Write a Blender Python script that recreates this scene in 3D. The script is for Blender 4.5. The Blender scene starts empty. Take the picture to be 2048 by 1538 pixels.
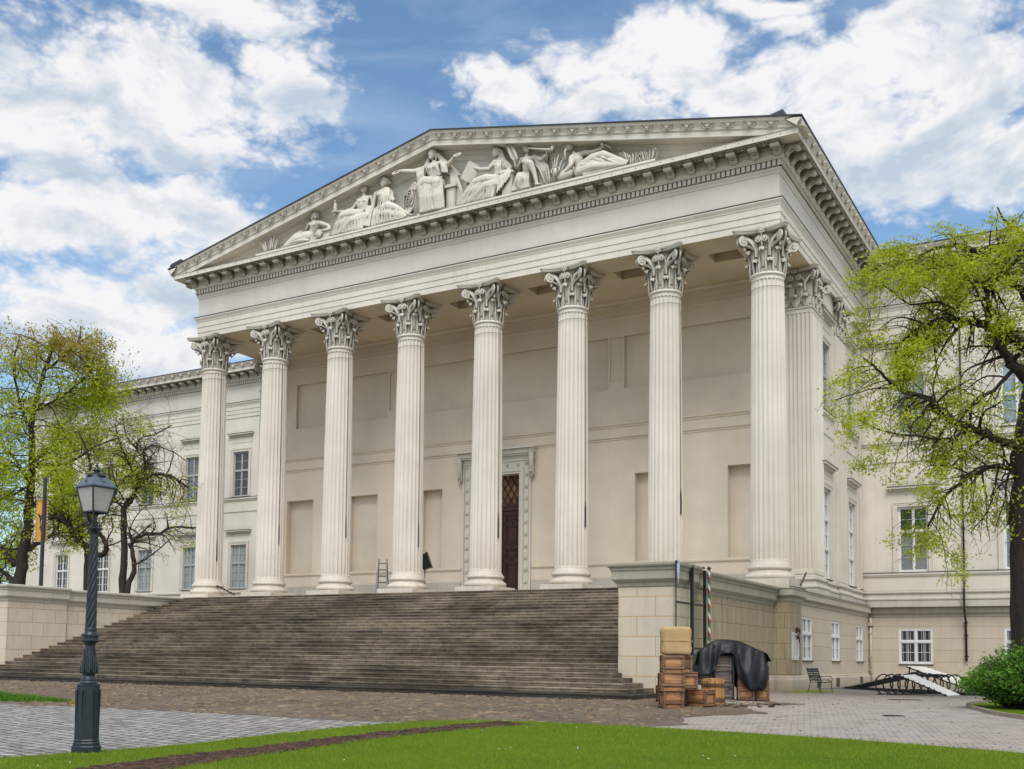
import bpy, math, random
from math import sin, cos, pi, radians, sqrt, atan2, hypot
from mathutils import Vector, Matrix, noise
random.seed(7)
scn = bpy.context.scene
COL = scn.collection

# ------------------------------------------------------------------ helpers
class MB:
    """collects geometry, then links it as one mesh object"""
    def __init__(s): s.v=[]; s.f=[]; s.m=[]; s.cm=0
    def add(s, vs, fs):
        o=len(s.v); s.v.extend([tuple(p) for p in vs]); s.f.extend([tuple(i+o for i in f) for f in fs]); s.m.extend([s.cm]*len(fs))
    def box(s,x0,x1,y0,y1,z0,z1):
        s.add([(x0,y0,z0),(x1,y0,z0),(x1,y1,z0),(x0,y1,z0),(x0,y0,z1),(x1,y0,z1),(x1,y1,z1),(x0,y1,z1)],
              [(0,3,2,1),(4,5,6,7),(0,1,5,4),(1,2,6,5),(2,3,7,6),(3,0,4,7)])
    def obox(s,c,h,M=None,bev=0):
        """box centre c half-size h rotated by M"""
        hx,hy,hz=h
        vs=[Vector((a*hx,b*hy,d*hz)) for d in (-1,1) for a,b in ((-1,-1),(1,-1),(1,1),(-1,1))]
        if M is not None: vs=[M@v for v in vs]
        vs=[v+Vector(c) for v in vs]
        s.add(vs,[(0,3,2,1),(4,5,6,7),(0,1,5,4),(1,2,6,5),(2,3,7,6),(3,0,4,7)])
    def bbox(s,x0,x1,y0,y1,z0,z1,b=.01):
        """box with bevelled vertical and top edges"""
        prof=[(0,z0),(0,z1-b),(b,z1)]
        rings=[]
        for o,z in prof:
            rings.append([(x0+o+b,y0+o,z),(x1-o-b,y0+o,z),(x1-o,y0+o+b,z),(x1-o,y1-o-b,z),(x1-o-b,y1-o,z),(x0+o+b,y1-o,z),(x0+o,y1-o-b,z),(x0+o,y0+o+b,z)])
        vs=sum(rings,[]); fs=[]
        for r in range(2):
            for i in range(8):
                j=(i+1)%8; fs.append((r*8+i,r*8+j,r*8+8+j,r*8+8+i))
        fs.append(tuple(range(16,24))); fs.append(tuple(range(7,-1,-1)))
        s.add(vs,fs)
    def lathe(s,prof,n=32,c=(0,0,0),rf=None,caps=True):
        vs=[];fs=[]
        for r,z in prof:
            for i in range(n):
                a=2*pi*i/n; q=r if rf is None else rf(a,r,z)
                vs.append((c[0]+q*cos(a),c[1]+q*sin(a),c[2]+z))
        for k in range(len(prof)-1):
            for i in range(n):
                j=(i+1)%n; fs.append((k*n+i,k*n+j,(k+1)*n+j,(k+1)*n+i))
        if caps:
            fs.append(tuple(range(n-1,-1,-1))); fs.append(tuple((len(prof)-1)*n+i for i in range(n)))
        s.add(vs,fs)
    def tube(s,pts,rad,n=6,flat=1.0,up=None,caps=True,twist=None):
        pts=[Vector(p) for p in pts]
        if not hasattr(rad,'__len__'): rad=[rad]*len(pts)
        vs=[];fs=[];T=None;N=None
        for k,p in enumerate(pts):
            a=pts[max(0,k-1)]; b=pts[min(len(pts)-1,k+1)]
            t=(b-a)
            if t.length<1e-7: t=Vector((0,0,1))
            t.normalize()
            if N is None:
                u=Vector(up) if up is not None else (Vector((0,0,1)) if abs(t.z)<.9 else Vector((1,0,0)))
                N=(u-t*u.dot(t))
                if N.length<1e-6: N=t.orthogonal()
                N.normalize()
            else:
                N=N-t*N.dot(t)
                if N.length<1e-6: N=t.orthogonal()
                N.normalize()
            B=t.cross(N)
            r=rad[k]
            for i in range(n):
                w=2*pi*i/n+(twist*k if twist else 0)
                vs.append(p+N*(cos(w)*r)+B*(sin(w)*r*flat))
        for k in range(len(pts)-1):
            for i in range(n):
                j=(i+1)%n; fs.append((k*n+i,k*n+j,(k+1)*n+j,(k+1)*n+i))
        if caps:
            fs.append(tuple(range(n-1,-1,-1))); fs.append(tuple((len(pts)-1)*n+i for i in range(n)))
        s.add(vs,fs)
    def ell(s,c,r,M=None,nu=12,nv=8):
        vs=[];fs=[]
        for k in range(nv+1):
            ph=-pi/2+pi*k/nv
            for i in range(nu):
                a=2*pi*i/nu
                v=Vector((r[0]*cos(ph)*cos(a),r[1]*cos(ph)*sin(a),r[2]*sin(ph)))
                if M is not None: v=M@v
                vs.append(v+Vector(c))
        for k in range(nv):
            for i in range(nu):
                j=(i+1)%nu; fs.append((k*nu+i,k*nu+j,(k+1)*nu+j,(k+1)*nu+i))
        s.add(vs,fs)
    def sweep(s,path,prof,closed=False,ends=True):
        """profile (offset to the right-hand outside, z) swept with mitres along a path in plan"""
        n=len(path); P=[Vector((p[0],p[1])) for p in path]; np_=len(prof); vs=[];fs=[]
        for i in range(n):
            if closed: a=P[i-1];b=P[(i+1)%n]
            else: a=P[i-1] if i>0 else None; b=P[i+1] if i<n-1 else None
            def nr(d): d=d.normalized(); return Vector((d.y,-d.x))
            if a is None: m=nr(b-P[i])
            elif b is None: m=nr(P[i]-a)
            else:
                n1=nr(P[i]-a); n2=nr(b-P[i]); m=n1+n2; m=m/(1+n1.dot(n2))
            for o,z in prof: q=P[i]+m*o; vs.append((q.x,q.y,z))
        cnt=n if closed else n-1
        for i in range(cnt):
            j=(i+1)%n
            for k in range(np_-1):
                fs.append((i*np_+k,j*np_+k,j*np_+k+1,i*np_+k+1))
        if ends and not closed:
            fs.append(tuple(range(np_))[::-1]); fs.append(tuple((n-1)*np_+k for k in range(np_)))
        s.add(vs,fs)
    def build(s,name,mat,parent=None,smooth=False,loc=None,angle=None):
        me=bpy.data.meshes.new(name)
        v=s.v
        if loc is not None: v=[(p[0]-loc[0],p[1]-loc[1],p[2]-loc[2]) for p in v]
        me.from_pydata(v,[],s.f)
        mats=mat if isinstance(mat,(list,tuple)) else [mat]
        for m in mats: me.materials.append(m)
        if len(mats)>1:
            me.polygons.foreach_set('material_index',s.m)
        if smooth:
            me.polygons.foreach_set('use_smooth',[True]*len(me.polygons))
            if angle: me.set_sharp_from_angle(angle=radians(angle))
        me.update()
        o=bpy.data.objects.new(name,me); COL.objects.link(o)
        if loc is not None and not (parent is not None and (Vector(parent.location)-Vector(loc)).length<1e-6): o.location=loc
        if parent is not None: o.parent=parent
        return o

def tag(o,label=None,cat=None,group=None,kind=None):
    if label: o['label']=label
    if cat: o['category']=cat
    if group: o['group']=group
    if kind: o['kind']=kind
    return o
def thing(name,label,cat,loc=(0,0,0),rz=0,group=None):
    o=bpy.data.objects.new(name,None); COL.objects.link(o); o.empty_display_size=.3
    o.location=loc; o.rotation_euler=(0,0,rz)
    return tag(o,label,cat,group)
def kids(o): return [c for c in bpy.data.objects if c.parent==o]
CH={}
def copy_tree(o,parent=None,children=None):
    c=o.copy(); COL.objects.link(c)
    if parent is not None: c.parent=parent
    for k in list(o.children): copy_tree(k,c)
    return c
def rotz(a): return Matrix.Rotation(a,3,'Z')

# ------------------------------------------------------------------ materials
def newmat(name):
    m=bpy.data.materials.new(name); m.use_nodes=True; nt=m.node_tree; nt.nodes.clear()
    out=nt.nodes.new('ShaderNodeOutputMaterial'); b=nt.nodes.new('ShaderNodeBsdfPrincipled')
    nt.links.new(b.outputs[0],out.inputs[0]); return m,nt,b
class N:
    """tiny node-writing helper"""
    def __init__(s,nt): s.nt=nt
    def node(s,t,**k):
        n=s.nt.nodes.new(t)
        for a,v in k.items(): setattr(n,a,v)
        return n
    def inp(s,n,i,v):
        if v is None: return
        if hasattr(v,'is_linked') or hasattr(v,'links'): s.nt.links.new(v,n.inputs[i])
        else:
            if isinstance(v,(tuple,list)) and len(v)==3 and n.inputs[i].type=='RGBA': v=(*v,1)
            n.inputs[i].default_value=v
    def math(s,op,a,b=None,c=None,clamp=False):
        n=s.node('ShaderNodeMath',operation=op); n.use_clamp=clamp
        s.inp(n,0,a); s.inp(n,1,b); s.inp(n,2,c); return n.outputs[0]
    def vmath(s,op,a,b=None):
        n=s.node('ShaderNodeVectorMath',operation=op); s.inp(n,0,a); s.inp(n,1,b); return n.outputs[0]
    def mix(s,f,a,b,mode='MIX'):
        n=s.node('ShaderNodeMix',data_type='RGBA',blend_type=mode); s.inp(n,0,f); s.inp(n,6,a); s.inp(n,7,b); return n.outputs[2]
    def noise(s,vec,scale,detail=4,rough=.55,dist=0,dim='3D'):
        n=s.node('ShaderNodeTexNoise',noise_dimensions=dim); s.inp(n,'Vector',vec); n.inputs['Scale'].default_value=scale
        n.inputs['Detail'].default_value=detail; n.inputs['Roughness'].default_value=rough; n.inputs['Distortion'].default_value=dist
        return n.outputs[0]
    def ramp(s,f,*stops):
        n=s.node('ShaderNodeValToRGB'); cr=n.color_ramp
        while len(cr.elements)>1: cr.elements.remove(cr.elements[-1])
        for i,(p,c) in enumerate(stops):
            e=cr.elements[0] if i==0 else cr.elements.new(p)
            e.position=p; e.color=(*c,1) if len(c)==3 else c
        s.inp(n,0,f); return n.outputs[0]
    def rng(s,f,a,b,c=0,d=1):
        n=s.node('ShaderNodeMapRange'); s.inp(n,0,f); 
        for i,v in enumerate((a,b,c,d)): s.inp(n,1+i,v)
        return n.outputs[0]
    def obj(s): return s.node('ShaderNodeTexCoord').outputs['Object']
    def pos(s): return s.node('ShaderNodeNewGeometry').outputs['Position']
    def nrm(s): return s.node('ShaderNodeNewGeometry').outputs['Normal']
    def sep(s,v): n=s.node('ShaderNodeSeparateXYZ'); s.inp(n,0,v); return n.outputs
    def comb(s,x,y,z): n=s.node('ShaderNodeCombineXYZ'); s.inp(n,0,x); s.inp(n,1,y); s.inp(n,2,z); return n.outputs[0]
    def bump(s,h,st=.3,d=.02):
        n=s.node('ShaderNodeBump'); s.inp(n,'Height',h); n.inputs['Strength'].default_value=st; n.inputs['Distance'].default_value=d; return n.outputs[0]
    def scale(s,v,x,y,z): return s.vmath('MULTIPLY',v,(x,y,z))
    def ao(s,d=.4,n=4):
        a=s.node('ShaderNodeAmbientOcclusion'); a.samples=n; a.inputs['Distance'].default_value=d; return a.outputs['AO']

def plaster(name,col,dark=.82,rough=.75,crease_shade=.35,streak=.5,aod=0,lowdirt=None,warm=(.55,.42,.28),bump=.12,pinch=None):
    """painted render: large tone drift, rain streaks, occlusion shade painted into the creases"""
    m,nt,b=newmat(name); k=N(nt); P=k.pos()
    big=k.noise(P,.35,3,.6); fine=k.noise(P,6,5,.65); st=k.noise(k.scale(P,5,5,.22),1,4,.6)
    c=k.mix(k.rng(big,.3,.7,0,1),tuple(x*dark for x in col),col)
    c=k.mix(k.math('MULTIPLY',k.rng(st,.5,.78,0,1),streak*.5),c,tuple(col[i]*warm[i] for i in range(3)))
    c=k.mix(k.math('MULTIPLY',k.rng(fine,.55,.8,0,1),.25),c,tuple(x*.72 for x in col))
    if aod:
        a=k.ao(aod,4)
        c=k.mix(k.math('MULTIPLY',k.rng(a,.35,.95,1,0),crease_shade),c,tuple(col[i]*warm[i]*.36 for i in range(3)))  # occlusion shade mixed into the colour of creases and recesses
    if lowdirt:
        z=k.sep(P)[2]
        c=k.mix(k.math('MULTIPLY',k.rng(z,lowdirt[0],lowdirt[1],1,0),k.rng(fine,.25,.7,.1,.6)),c,(col[0]*.55,col[1]*.5,col[2]*.42))
    b.inputs['Roughness'].default_value=rough; k.inp(b,'Base Color',c)
    k.inp(b,'Normal',k.bump(k.math('ADD',fine,k.noise(P,60,3,.6)),bump,.01))
    return m

def ashlar(name,col,col2,bw,bh,joint,z0=0,off=.5,stain=.5,mortarw=.012,rough=.85,grey=(.3,.3,.27)):
    """large squared blocks, per-block tone, joints; u runs along the wall whichever way it faces"""
    m,nt,b=newmat(name); k=N(nt); P=k.pos(); X=k.sep(P); nr=k.sep(k.nrm())
    u=k.math('ADD',X[0],X[1])
    vec=k.comb(u,k.math('SUBTRACT',X[2],z0),0)
    br=k.node('ShaderNodeTexBrick'); k.inp(br,'Vector',vec); br.offset=off
    br.inputs['Color1'].default_value=(0,0,0,1); br.inputs['Color2'].default_value=(1,1,1,1); br.inputs['Mortar'].default_value=(.5,.5,.5,1)
    br.inputs['Scale'].default_value=1; br.inputs['Mortar Size'].default_value=mortarw; br.inputs['Mortar Smooth'].default_value=.15
    br.inputs['Brick Width'].default_value=bw; br.inputs['Row Height'].default_value=bh; br.inputs['Bias'].default_value=0
    n1=k.noise(P,.9,5,.65,.6); n2=k.noise(k.scale(P,3.5,3.5,.35),1.0,5,.65,.3); n3=k.noise(P,14,5,.7)
    c=k.mix(k.math('ADD',k.math('MULTIPLY',br.outputs['Color'],.45),k.math('MULTIPLY',k.rng(n1,.3,.7,0,1),.55)),col,col2)
    c=k.mix(k.math('MULTIPLY',k.rng(n2,.45,.75,0,1),stain),c,grey)
    c=k.mix(k.math('MULTIPLY',k.rng(n3,.5,.8,0,1),.3),c,tuple(x*.6 for x in col))
    c=k.mix(k.math('MULTIPLY',br.outputs['Fac'],.9),c,joint)
    k.inp(b,'Base Color',c); b.inputs['Roughness'].default_value=rough
    h=k.math('SUBTRACT',k.math('MULTIPLY',n3,.25),br.outputs['Fac'])
    k.inp(b,'Normal',k.bump(h,.5,.02)); return m

def simple(name,col,rough=.6,metal=0,var=.25,scale=8,bump=.1,spec=.5,dist=.01):
    m,nt,b=newmat(name); k=N(nt); P=k.obj(); n=k.noise(P,scale,4,.6)
    c=k.mix(k.rng(n,.3,.7,0,1),tuple(x*(1-var) for x in col),tuple(min(1,x*(1+var*.5)) for x in col))
    k.inp(b,'Base Color',c); b.inputs['Roughness'].default_value=rough; b.inputs['Metallic'].default_value=metal
    b.inputs['Specular IOR Level'].default_value=spec
    if bump: k.inp(b,'Normal',k.bump(k.noise(P,scale*5,3,.6),bump,dist))
    return m

CREAM=(.72,.69,.63)
MAT={}
MAT['wall']=plaster('cream_render',(.77,.725,.64),lowdirt=None,streak=.28,aod=.35,crease_shade=.25)
MAT['wallwarm']=plaster('warm_render',(.76,.70,.605),streak=.35,aod=.5,crease_shade=.3)
MAT['inner']=plaster('portico_render',(.84,.735,.595),streak=.25,aod=.6,crease_shade=.25,warm=(.75,.6,.42))
MAT['ceiling']=plaster('ceiling_render',(.78,.66,.48),streak=.1,aod=.6,crease_shade=.35)
MAT['column']=plaster('column_paint',(.80,.74,.655),streak=.5,aod=.2,crease_shade=.4,lowdirt=(4.1,6.5),bump=.08)
MAT['capital']=plaster('carved_stone',(.69,.64,.56),streak=.3,aod=.3,crease_shade=.8,warm=(.5,.42,.32),bump=.3)
MAT['trim']=plaster('cornice_stone',(.765,.715,.63),streak=.5,aod=.3,crease_shade=.5,bump=.12)
MAT['modil']=plaster('bracket_stone',(.62,.58,.51),streak=.3,aod=.3,crease_shade=1.0,warm=(.5,.4,.27))
MAT['statue']=plaster('statue_stone',(.74,.69,.61),streak=.3,aod=.3,crease_shade=.8,warm=(.5,.41,.3),bump=.25)
MAT['base']=plaster('base_render',(.60,.53,.43),streak=.7,aod=.5,crease_shade=.5,lowdirt=(0,.55))
MAT['basetrim']=plaster('base_cornice_stone',(.50,.45,.36),streak=.9,aod=.3,crease_shade=.7,warm=(.45,.4,.32))
MAT['plinth']=plaster('plinth_stone',(.58,.54,.47),streak=.6,aod=.3,crease_shade=.6)
MAT['pylon']=ashlar('pale_limestone_blocks',(.53,.47,.36),(.60,.53,.40),1.14,.575,(.44,.28,.12),z0=.02,stain=.55,grey=(.40,.39,.34))
MAT['sidestone']=ashlar('streaked_limestone_blocks',(.42,.345,.225),(.33,.275,.18),.62,.575,(.17,.11,.06),z0=.02,stain=.8,grey=(.17,.145,.10),mortarw=.01)
MAT['leftstone']=ashlar('buff_limestone_blocks',(.58,.48,.36),(.70,.61,.49),1.16,.575,(.40,.27,.17),z0=.02,stain=.55,grey=(.45,.40,.33))
MAT['cope']=plaster('coping_stone',(.40,.37,.29),streak=1.0,aod=.3,crease_shade=.9,warm=(.5,.48,.45),bump=.5)
MAT['copeleft']=plaster('left_coping_stone',(.60,.55,.47),streak=.7,aod=.3,crease_shade=.7,bump=.4)
MAT['lead']=simple('lead_flashing',(.05,.055,.065),.5,.3)
MAT['roof']=simple('dark_roof_sheet',(.04,.045,.055),.45,.3,scale=2)
MAT['black']=simple('black_metal',(.012,.016,.018),.4,.2)
MAT['lamp']=simple('blue_black_cast_iron',(.017,.026,.036),.36,.0,scale=20,bump=.15)
MAT['white']=simple('white_window_paint',(.72,.72,.72),.5,0,.1,bump=.03)
MAT['greyframe']=simple('grey_window_paint',(.42,.43,.42),.5,0,.15)
MAT['brass']=simple('aged_gilt_lattice',(.10,.06,.03),.5,.3)
MAT['basewall']=ashlar('coursed_basement_render',(.56,.49,.39),(.50,.43,.33),60,.575,(.30,.24,.17),z0=-.015,stain=.55,grey=(.42,.36,.28),mortarw=.009)

def glass_mat(name,col,curtain=None,rough=.06):
    m,nt,b=newmat(name); k=N(nt); P=k.pos()
    n=k.noise(k.scale(P,3,3,.4),1.2,2,.5)
    c=k.mix(k.rng(n,.35,.7,0,1),col,curtain or tuple(x*1.7 for x in col))
    k.inp(b,'Base Color',c); b.inputs['Roughness'].default_value=rough; b.inputs['Specular IOR Level'].default_value=.8
    k.inp(b,'Normal',k.bump(k.noise(P,1.3,1,.4),.12,.05)); return m
MAT['glassdark']=glass_mat('dark_window_glass',(.02,.025,.03))
MAT['glassgrey']=glass_mat('grey_window_glass',(.06,.08,.09),(.17,.20,.20))
MAT['glasscurtain']=glass_mat('curtained_window_glass',(.20,.25,.26),(.34,.38,.38),.12)
MAT['glassblue']=glass_mat('blue_sky_window_glass',(.10,.15,.2),(.3,.38,.45),.04)
MAT['blind']=glass_mat('grey_blind',(.22,.23,.24),(.28,.29,.30),.3)

def m_stairs():
    m,nt,b=newmat('worn_stair_stone'); k=N(nt); P=k.pos(); X=k.sep(P); nr=k.sep(k.nrm())
    row=k.math('FLOOR',k.math('DIVIDE',k.math('ADD',X[2],-.01),.1368))
    w=k.math('MULTIPLY',k.math('FRACT',k.math('MULTIPLY',row,.618)),1.9)
    br=k.node('ShaderNodeTexBrick'); k.inp(br,'Vector',k.comb(k.math('ADD',k.math('ADD',X[0],w),k.math('MULTIPLY',X[1],.0)),k.math('MULTIPLY',row,1.0),0)); br.offset=0
    br.inputs['Color1'].default_value=(0,0,0,1); br.inputs['Color2'].default_value=(1,1,1,1); br.inputs['Mortar'].default_value=(.5,.5,.5,1)
    br.inputs['Scale'].default_value=1; br.inputs['Mortar Size'].default_value=.008; br.inputs['Brick Width'].default_value=1.9; br.inputs['Row Height'].default_value=50.
    wn=k.node('ShaderNodeTexWhiteNoise'); k.inp(wn,'Vector',k.comb(k.math('FLOOR',k.math('DIVIDE',k.math('ADD',X[0],w),1.9)),row,3.))
    n1=k.noise(k.scale(P,.28,.5,.5),1.0,6,.68,.9); n2=k.noise(P,2.2,6,.7,.4); n3=k.noise(P,18,4,.7); n4=k.noise(k.scale(P,6,1,1),1.5,3,.6)
    c=k.mix(k.rng(n1,.40,.60,0,1),(.07,.056,.043),(.225,.185,.14))
    c=k.mix(k.math('MULTIPLY',wn.outputs[0],.5),c,(.25,.205,.15))
    c=k.mix(k.math('MULTIPLY',k.rng(n2,.48,.7,0,1),.75),c,(.045,.037,.03))
    c=k.mix(k.math('MULTIPLY',k.rng(n4,.55,.75,0,1),.5),c,(.06,.045,.03))
    c=k.mix(k.math('MULTIPLY',k.rng(n3,.5,.75,0,1),.35),c,(.3,.26,.2))
    # painted nosing highlight: the outermost band of each tread is paler
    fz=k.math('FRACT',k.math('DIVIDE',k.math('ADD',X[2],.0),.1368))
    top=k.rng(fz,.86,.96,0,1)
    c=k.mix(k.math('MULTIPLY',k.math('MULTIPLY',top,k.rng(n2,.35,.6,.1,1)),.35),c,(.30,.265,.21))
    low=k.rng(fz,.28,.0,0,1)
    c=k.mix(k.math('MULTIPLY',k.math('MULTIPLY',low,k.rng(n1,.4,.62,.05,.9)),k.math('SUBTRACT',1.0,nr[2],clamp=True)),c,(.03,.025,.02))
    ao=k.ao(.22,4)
    c=k.mix(k.rng(ao,.2,.75,.4,0),c,(.02,.016,.012))  # occlusion shade painted in under the nosings and in step angles
    big=k.noise(k.scale(P,.16,.35,.35),1.0,6,.7,1.5); c=k.mix(1.0,c,k.ramp(big,(.36,(.42,.38,.33)),(.47,(.80,.77,.72)),(.56,(1.15,1.13,1.08)),(.66,(1.3,1.28,1.2))),'MULTIPLY')
    st2=k.noise(k.scale(P,1.2,2.5,2.5),1.2,6,.75,.6); c=k.mix(k.math('MULTIPLY',k.rng(st2,.56,.68,0,1),.45),c,(.028,.02,.014)); c=k.mix(k.math('MULTIPLY',k.rng(k.noise(P,.8,5,.7,.8),.58,.7,0,1),.35),c,(.20,.12,.06))
    j=k.math('MULTIPLY',br.outputs['Fac'],.8)
    c=k.mix(j,c,(.02,.017,.015))
    k.inp(b,'Base Color',c); b.inputs['Roughness'].default_value=.88
    k.inp(b,'Normal',k.bump(k.math('ADD',n3,k.math('MULTIPLY',n2,2)),.6,.02)); return m
MAT['stairs']=m_stairs()

# ------------------------------------------------------------------ building constants
PITCH=4.2; HX=14.7; WY=15.29; FLOOR=3.83; GROUND=0.0; EAVE=21.3; APEX=24.82
bld=thing('museum_building','cream neoclassical museum with a pediment of statues over eight fluted columns','museum',(0,0,0))
def part(mb,name,mat,parent=None,**k): return mb.build(name,mat,parent or bld,**k)

# entablature: one profile swept round wing - portico - wing
ENT=[(-50,WY+22),(-50.2,WY),(-HX,WY),(-HX,0),(HX,0),(HX,WY),(46,WY)]
ENT=[(-49.0,WY+22),(-49.0,WY),(-HX,WY),(-HX,0),(HX,0),(HX,WY),(46,WY)]
m=MB(); m.sweep(ENT,[(-.3,17.72),(.66,17.72),(.66,17.975),(.655,17.985),(.685,18.0),(.685,18.255),(.68,18.265),(.71,18.28),(.71,18.53),(.73,18.56),(.745,18.62),(.78,18.68),(.80,18.72),(.81,18.73),(.81,18.79),(.655,18.80)],ends=False)
part(m,'architrave',MAT['trim'])
m=MB(); m.sweep(ENT,[(.645,18.795),(.83,18.80),(.83,18.825),(.645,18.85)],ends=False); part(m,'flashing',MAT['lead'])
m=MB(); m.sweep(ENT,[(.655,18.80),(.655,19.82)],ends=False); part(m,'frieze',MAT['wall'])
m=MB(); m.sweep(ENT,[(.655,19.82),(.675,19.82),(.68,19.86),(.70,19.92),(.735,19.97),(.745,20.03),(.72,20.04),(.70,20.05),(.70,20.30),(.82,20.31),(.83,20.34),(.86,20.37),(.90,20.42),(.90,20.47),(.88,20.48),(.88,20.74),(.92,20.76),(.95,20.79),(1.57,20.79),(1.57,20.77),(1.60,20.77),(1.60,20.96),(1.63,20.985),(1.2,20.99),(.3,20.99)],ends=False)
part(m,'cornice',MAT['trim'])
# dentils
def along(path,pitch,fn,start=0,only=None,margin=.0):
    for i in range(len(path)-1):
        if only is not None and i not in only: continue
        a=Vector(path[i]); b=Vector(path[i+1]); L=(b-a).length; d=(b-a)/L; nrm_=Vector((d.y,-d.x))
        fn(i,a,b,L,d,nrm_)
segs={'left_wing':1,'left_side':2,'front':3,'right_side':4,'right_wing':5}
# offset polyline end corrections: at convex corners the face is longer by o, at concave shorter
def seg_range(i,o):
    a=0;L=(Vector(ENT[i+1])-Vector(ENT[i])).length
    def turn(j):
        if j<=0 or j>=len(ENT)-1: return 0
        p=Vector(ENT[j])-Vector(ENT[j-1]); q=Vector(ENT[j+1])-Vector(ENT[j]); c=p.x*q.y-p.y*q.x
        return 1 if c>0 else -1     # left turn = outside corner (offset is to the right)
    return (-o*turn(i), L+o*turn(i+1))
m=MB()
for s in segs.values():
    a=Vector(ENT[s]); b=Vector(ENT[s+1]); d=(b-a).normalized(); n_=Vector((d.y,-d.x))
    t0,t1=seg_range(s,.80)
    cnt=int(round((t1-t0)/.2)); st=(t1-t0)/cnt
    for k in range(cnt):
        t=t0+(k+.5)*st; c=a+d*t+n_*.735
        M=Matrix(((d.x,n_.x,0),(d.y,n_.y,0),(0,0,1)))
        m.obox((c.x,c.y,20.18),(.063,.075,.105),M)
part(m,'dentil_band',MAT['trim'])
# modillions
def modillion_mesh():
    mb=MB(); hw=.145
    prof=[(0,0.0),(0,-.34),(.05,-.375),(.12,-.36),(.17,-.31),(.22,-.24),(.30,-.19),(.40,-.20),(.46,-.235),(.53,-.235),(.585,-.19),(.60,-.13),(.575,-.085),(.60,-.07),(.64,-.065),(.64,0)]
    n=len(prof)
    vs=[(-hw,p,z) for p,z in prof]+[(hw,p,z) for p,z in prof]
    fs=[(i,i+1,n+i+1,n+i) for i in range(n-1)]
    # end caps as fan around interior point
    vs+= [(-hw,.2,-.08),(hw,.2,-.08)]
    fs+=[(i+1,i,2*n) for i in range(n-1)]+[(n+i,n+i+1,2*n+1) for i in range(n-1)]+[(0,n-1,2*n),(2*n-1,n,2*n+1)]
    mb.add(vs,fs)
    for s in (-1,1):
        x=s*hw
        # side scrolls
        for cx,cz,r in ((.50,-.145,.075),(.11,-.25,.105)):
            pts=[(x,cx+r*(1-k/18)*cos(k*.62),cz+r*(1-k/18)*sin(k*.62)) for k in range(16)]
            mb.tube(pts,.016,4)
    # acanthus leaf under the bracket
    for k in range(5):
        t=k/4; mb.ell((0,.06+.42*t,-.355+.17*sin(t*1.9)),(.09-.012*k,.07,.035),nu=8,nv=4)
    mb.tube([(-hw-.02,.52,-.15),(hw+.02,.52,-.15)],.085,10)
    mb.box(-hw-.04,hw+.04,0,.68,-.02,.0)
    return mb
mod_me=None
def place_mod(a,d,n_,t,o0=.86,parent=bld,z=20.785,shear=None):
    global mod_me
    c=a+d*t+n_*o0
    if mod_me is None:
        o=modillion_mesh().build('modillion',MAT['modil'],parent,smooth=True,angle=35); mod_me=o.data
    else:
        o=bpy.data.objects.new('modillion',mod_me); COL.objects.link(o); o.parent=parent
    o.location=(c.x,c.y,z)
    o.matrix_basis=Matrix.Translation((c.x,c.y,z))@Matrix(((d.x,n_.x,0),(d.y,n_.y,0),(0,0,1))).to_4x4()
    return o
extra=[]
ros=MB(); heads=[]
for nm,s in segs.items():
    a=Vector(ENT[s]); b=Vector(ENT[s+1]); d=(b-a).normalized(); n_=Vector((d.y,-d.x))
    t0,t1=seg_range(s,.86)
    t0+=.18 ; t1-=.18
    cnt=int(round((t1-t0)/.85)); st=(t1-t0)/cnt
    lim={'left_wing':(24,999),'left_side':(0,999),'front':(0,999),'right_side':(0,999),'right_wing':(0,5)}[nm]
    for k in range(cnt+1):
        t=t0+k*st
        if nm in('left_wing','right_wing') and not (lim[0]<=k<=lim[1]):
            extra.append((a,d,n_,t)); 
        elif nm=='left_side' : extra.append((a,d,n_,t))
        else: place_mod(a,d,n_,t)
        if k<cnt:
            M=Matrix(((d.x,n_.x,0),(d.y,n_.y,0),(0,0,1))); c=a+d*(t+st/2)+n_*1.24
            w=st/2-.16
            for dx,dy,hx,hy in ((0,.27,w,.025),(0,-.27,w,.025),(w-.02,0,.025,.27),(-w+.02,0,.025,.27),(0,.17,w-.1,.015),(0,-.17,w-.1,.015),(w-.11,0,.015,.17),(-w+.11,0,.015,.17)):
                q=Vector((c.x,c.y))+d*dx+n_*dy; ros.obox((q.x,q.y,20.775),(hx,hy,.022),M)
            ros.ell((c.x,c.y,20.785),(.075,.075,.06),nu=10,nv=6)
            for q in range(6):
                an=q*pi/3; ros.ell((c.x+.075*cos(an),c.y+.075*sin(an),20.78),(.045,.045,.035),nu=6,nv=4)
part(ros,'coffer_band',MAT['modil'])
if extra:
    mm=modillion_mesh(); big=MB()
    for a,d,n_,t in extra:
        c=a+d*t+n_*.86
        big.add([(c.x+d.x*p[0]+n_.x*p[1],c.y+d.y*p[0]+n_.y*p[1],20.785+p[2]) for p in mm.v],mm.f)
    o=part(big,'modillion_row',MAT['modil'],smooth=True,angle=35); o['kind']='stuff'

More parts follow.
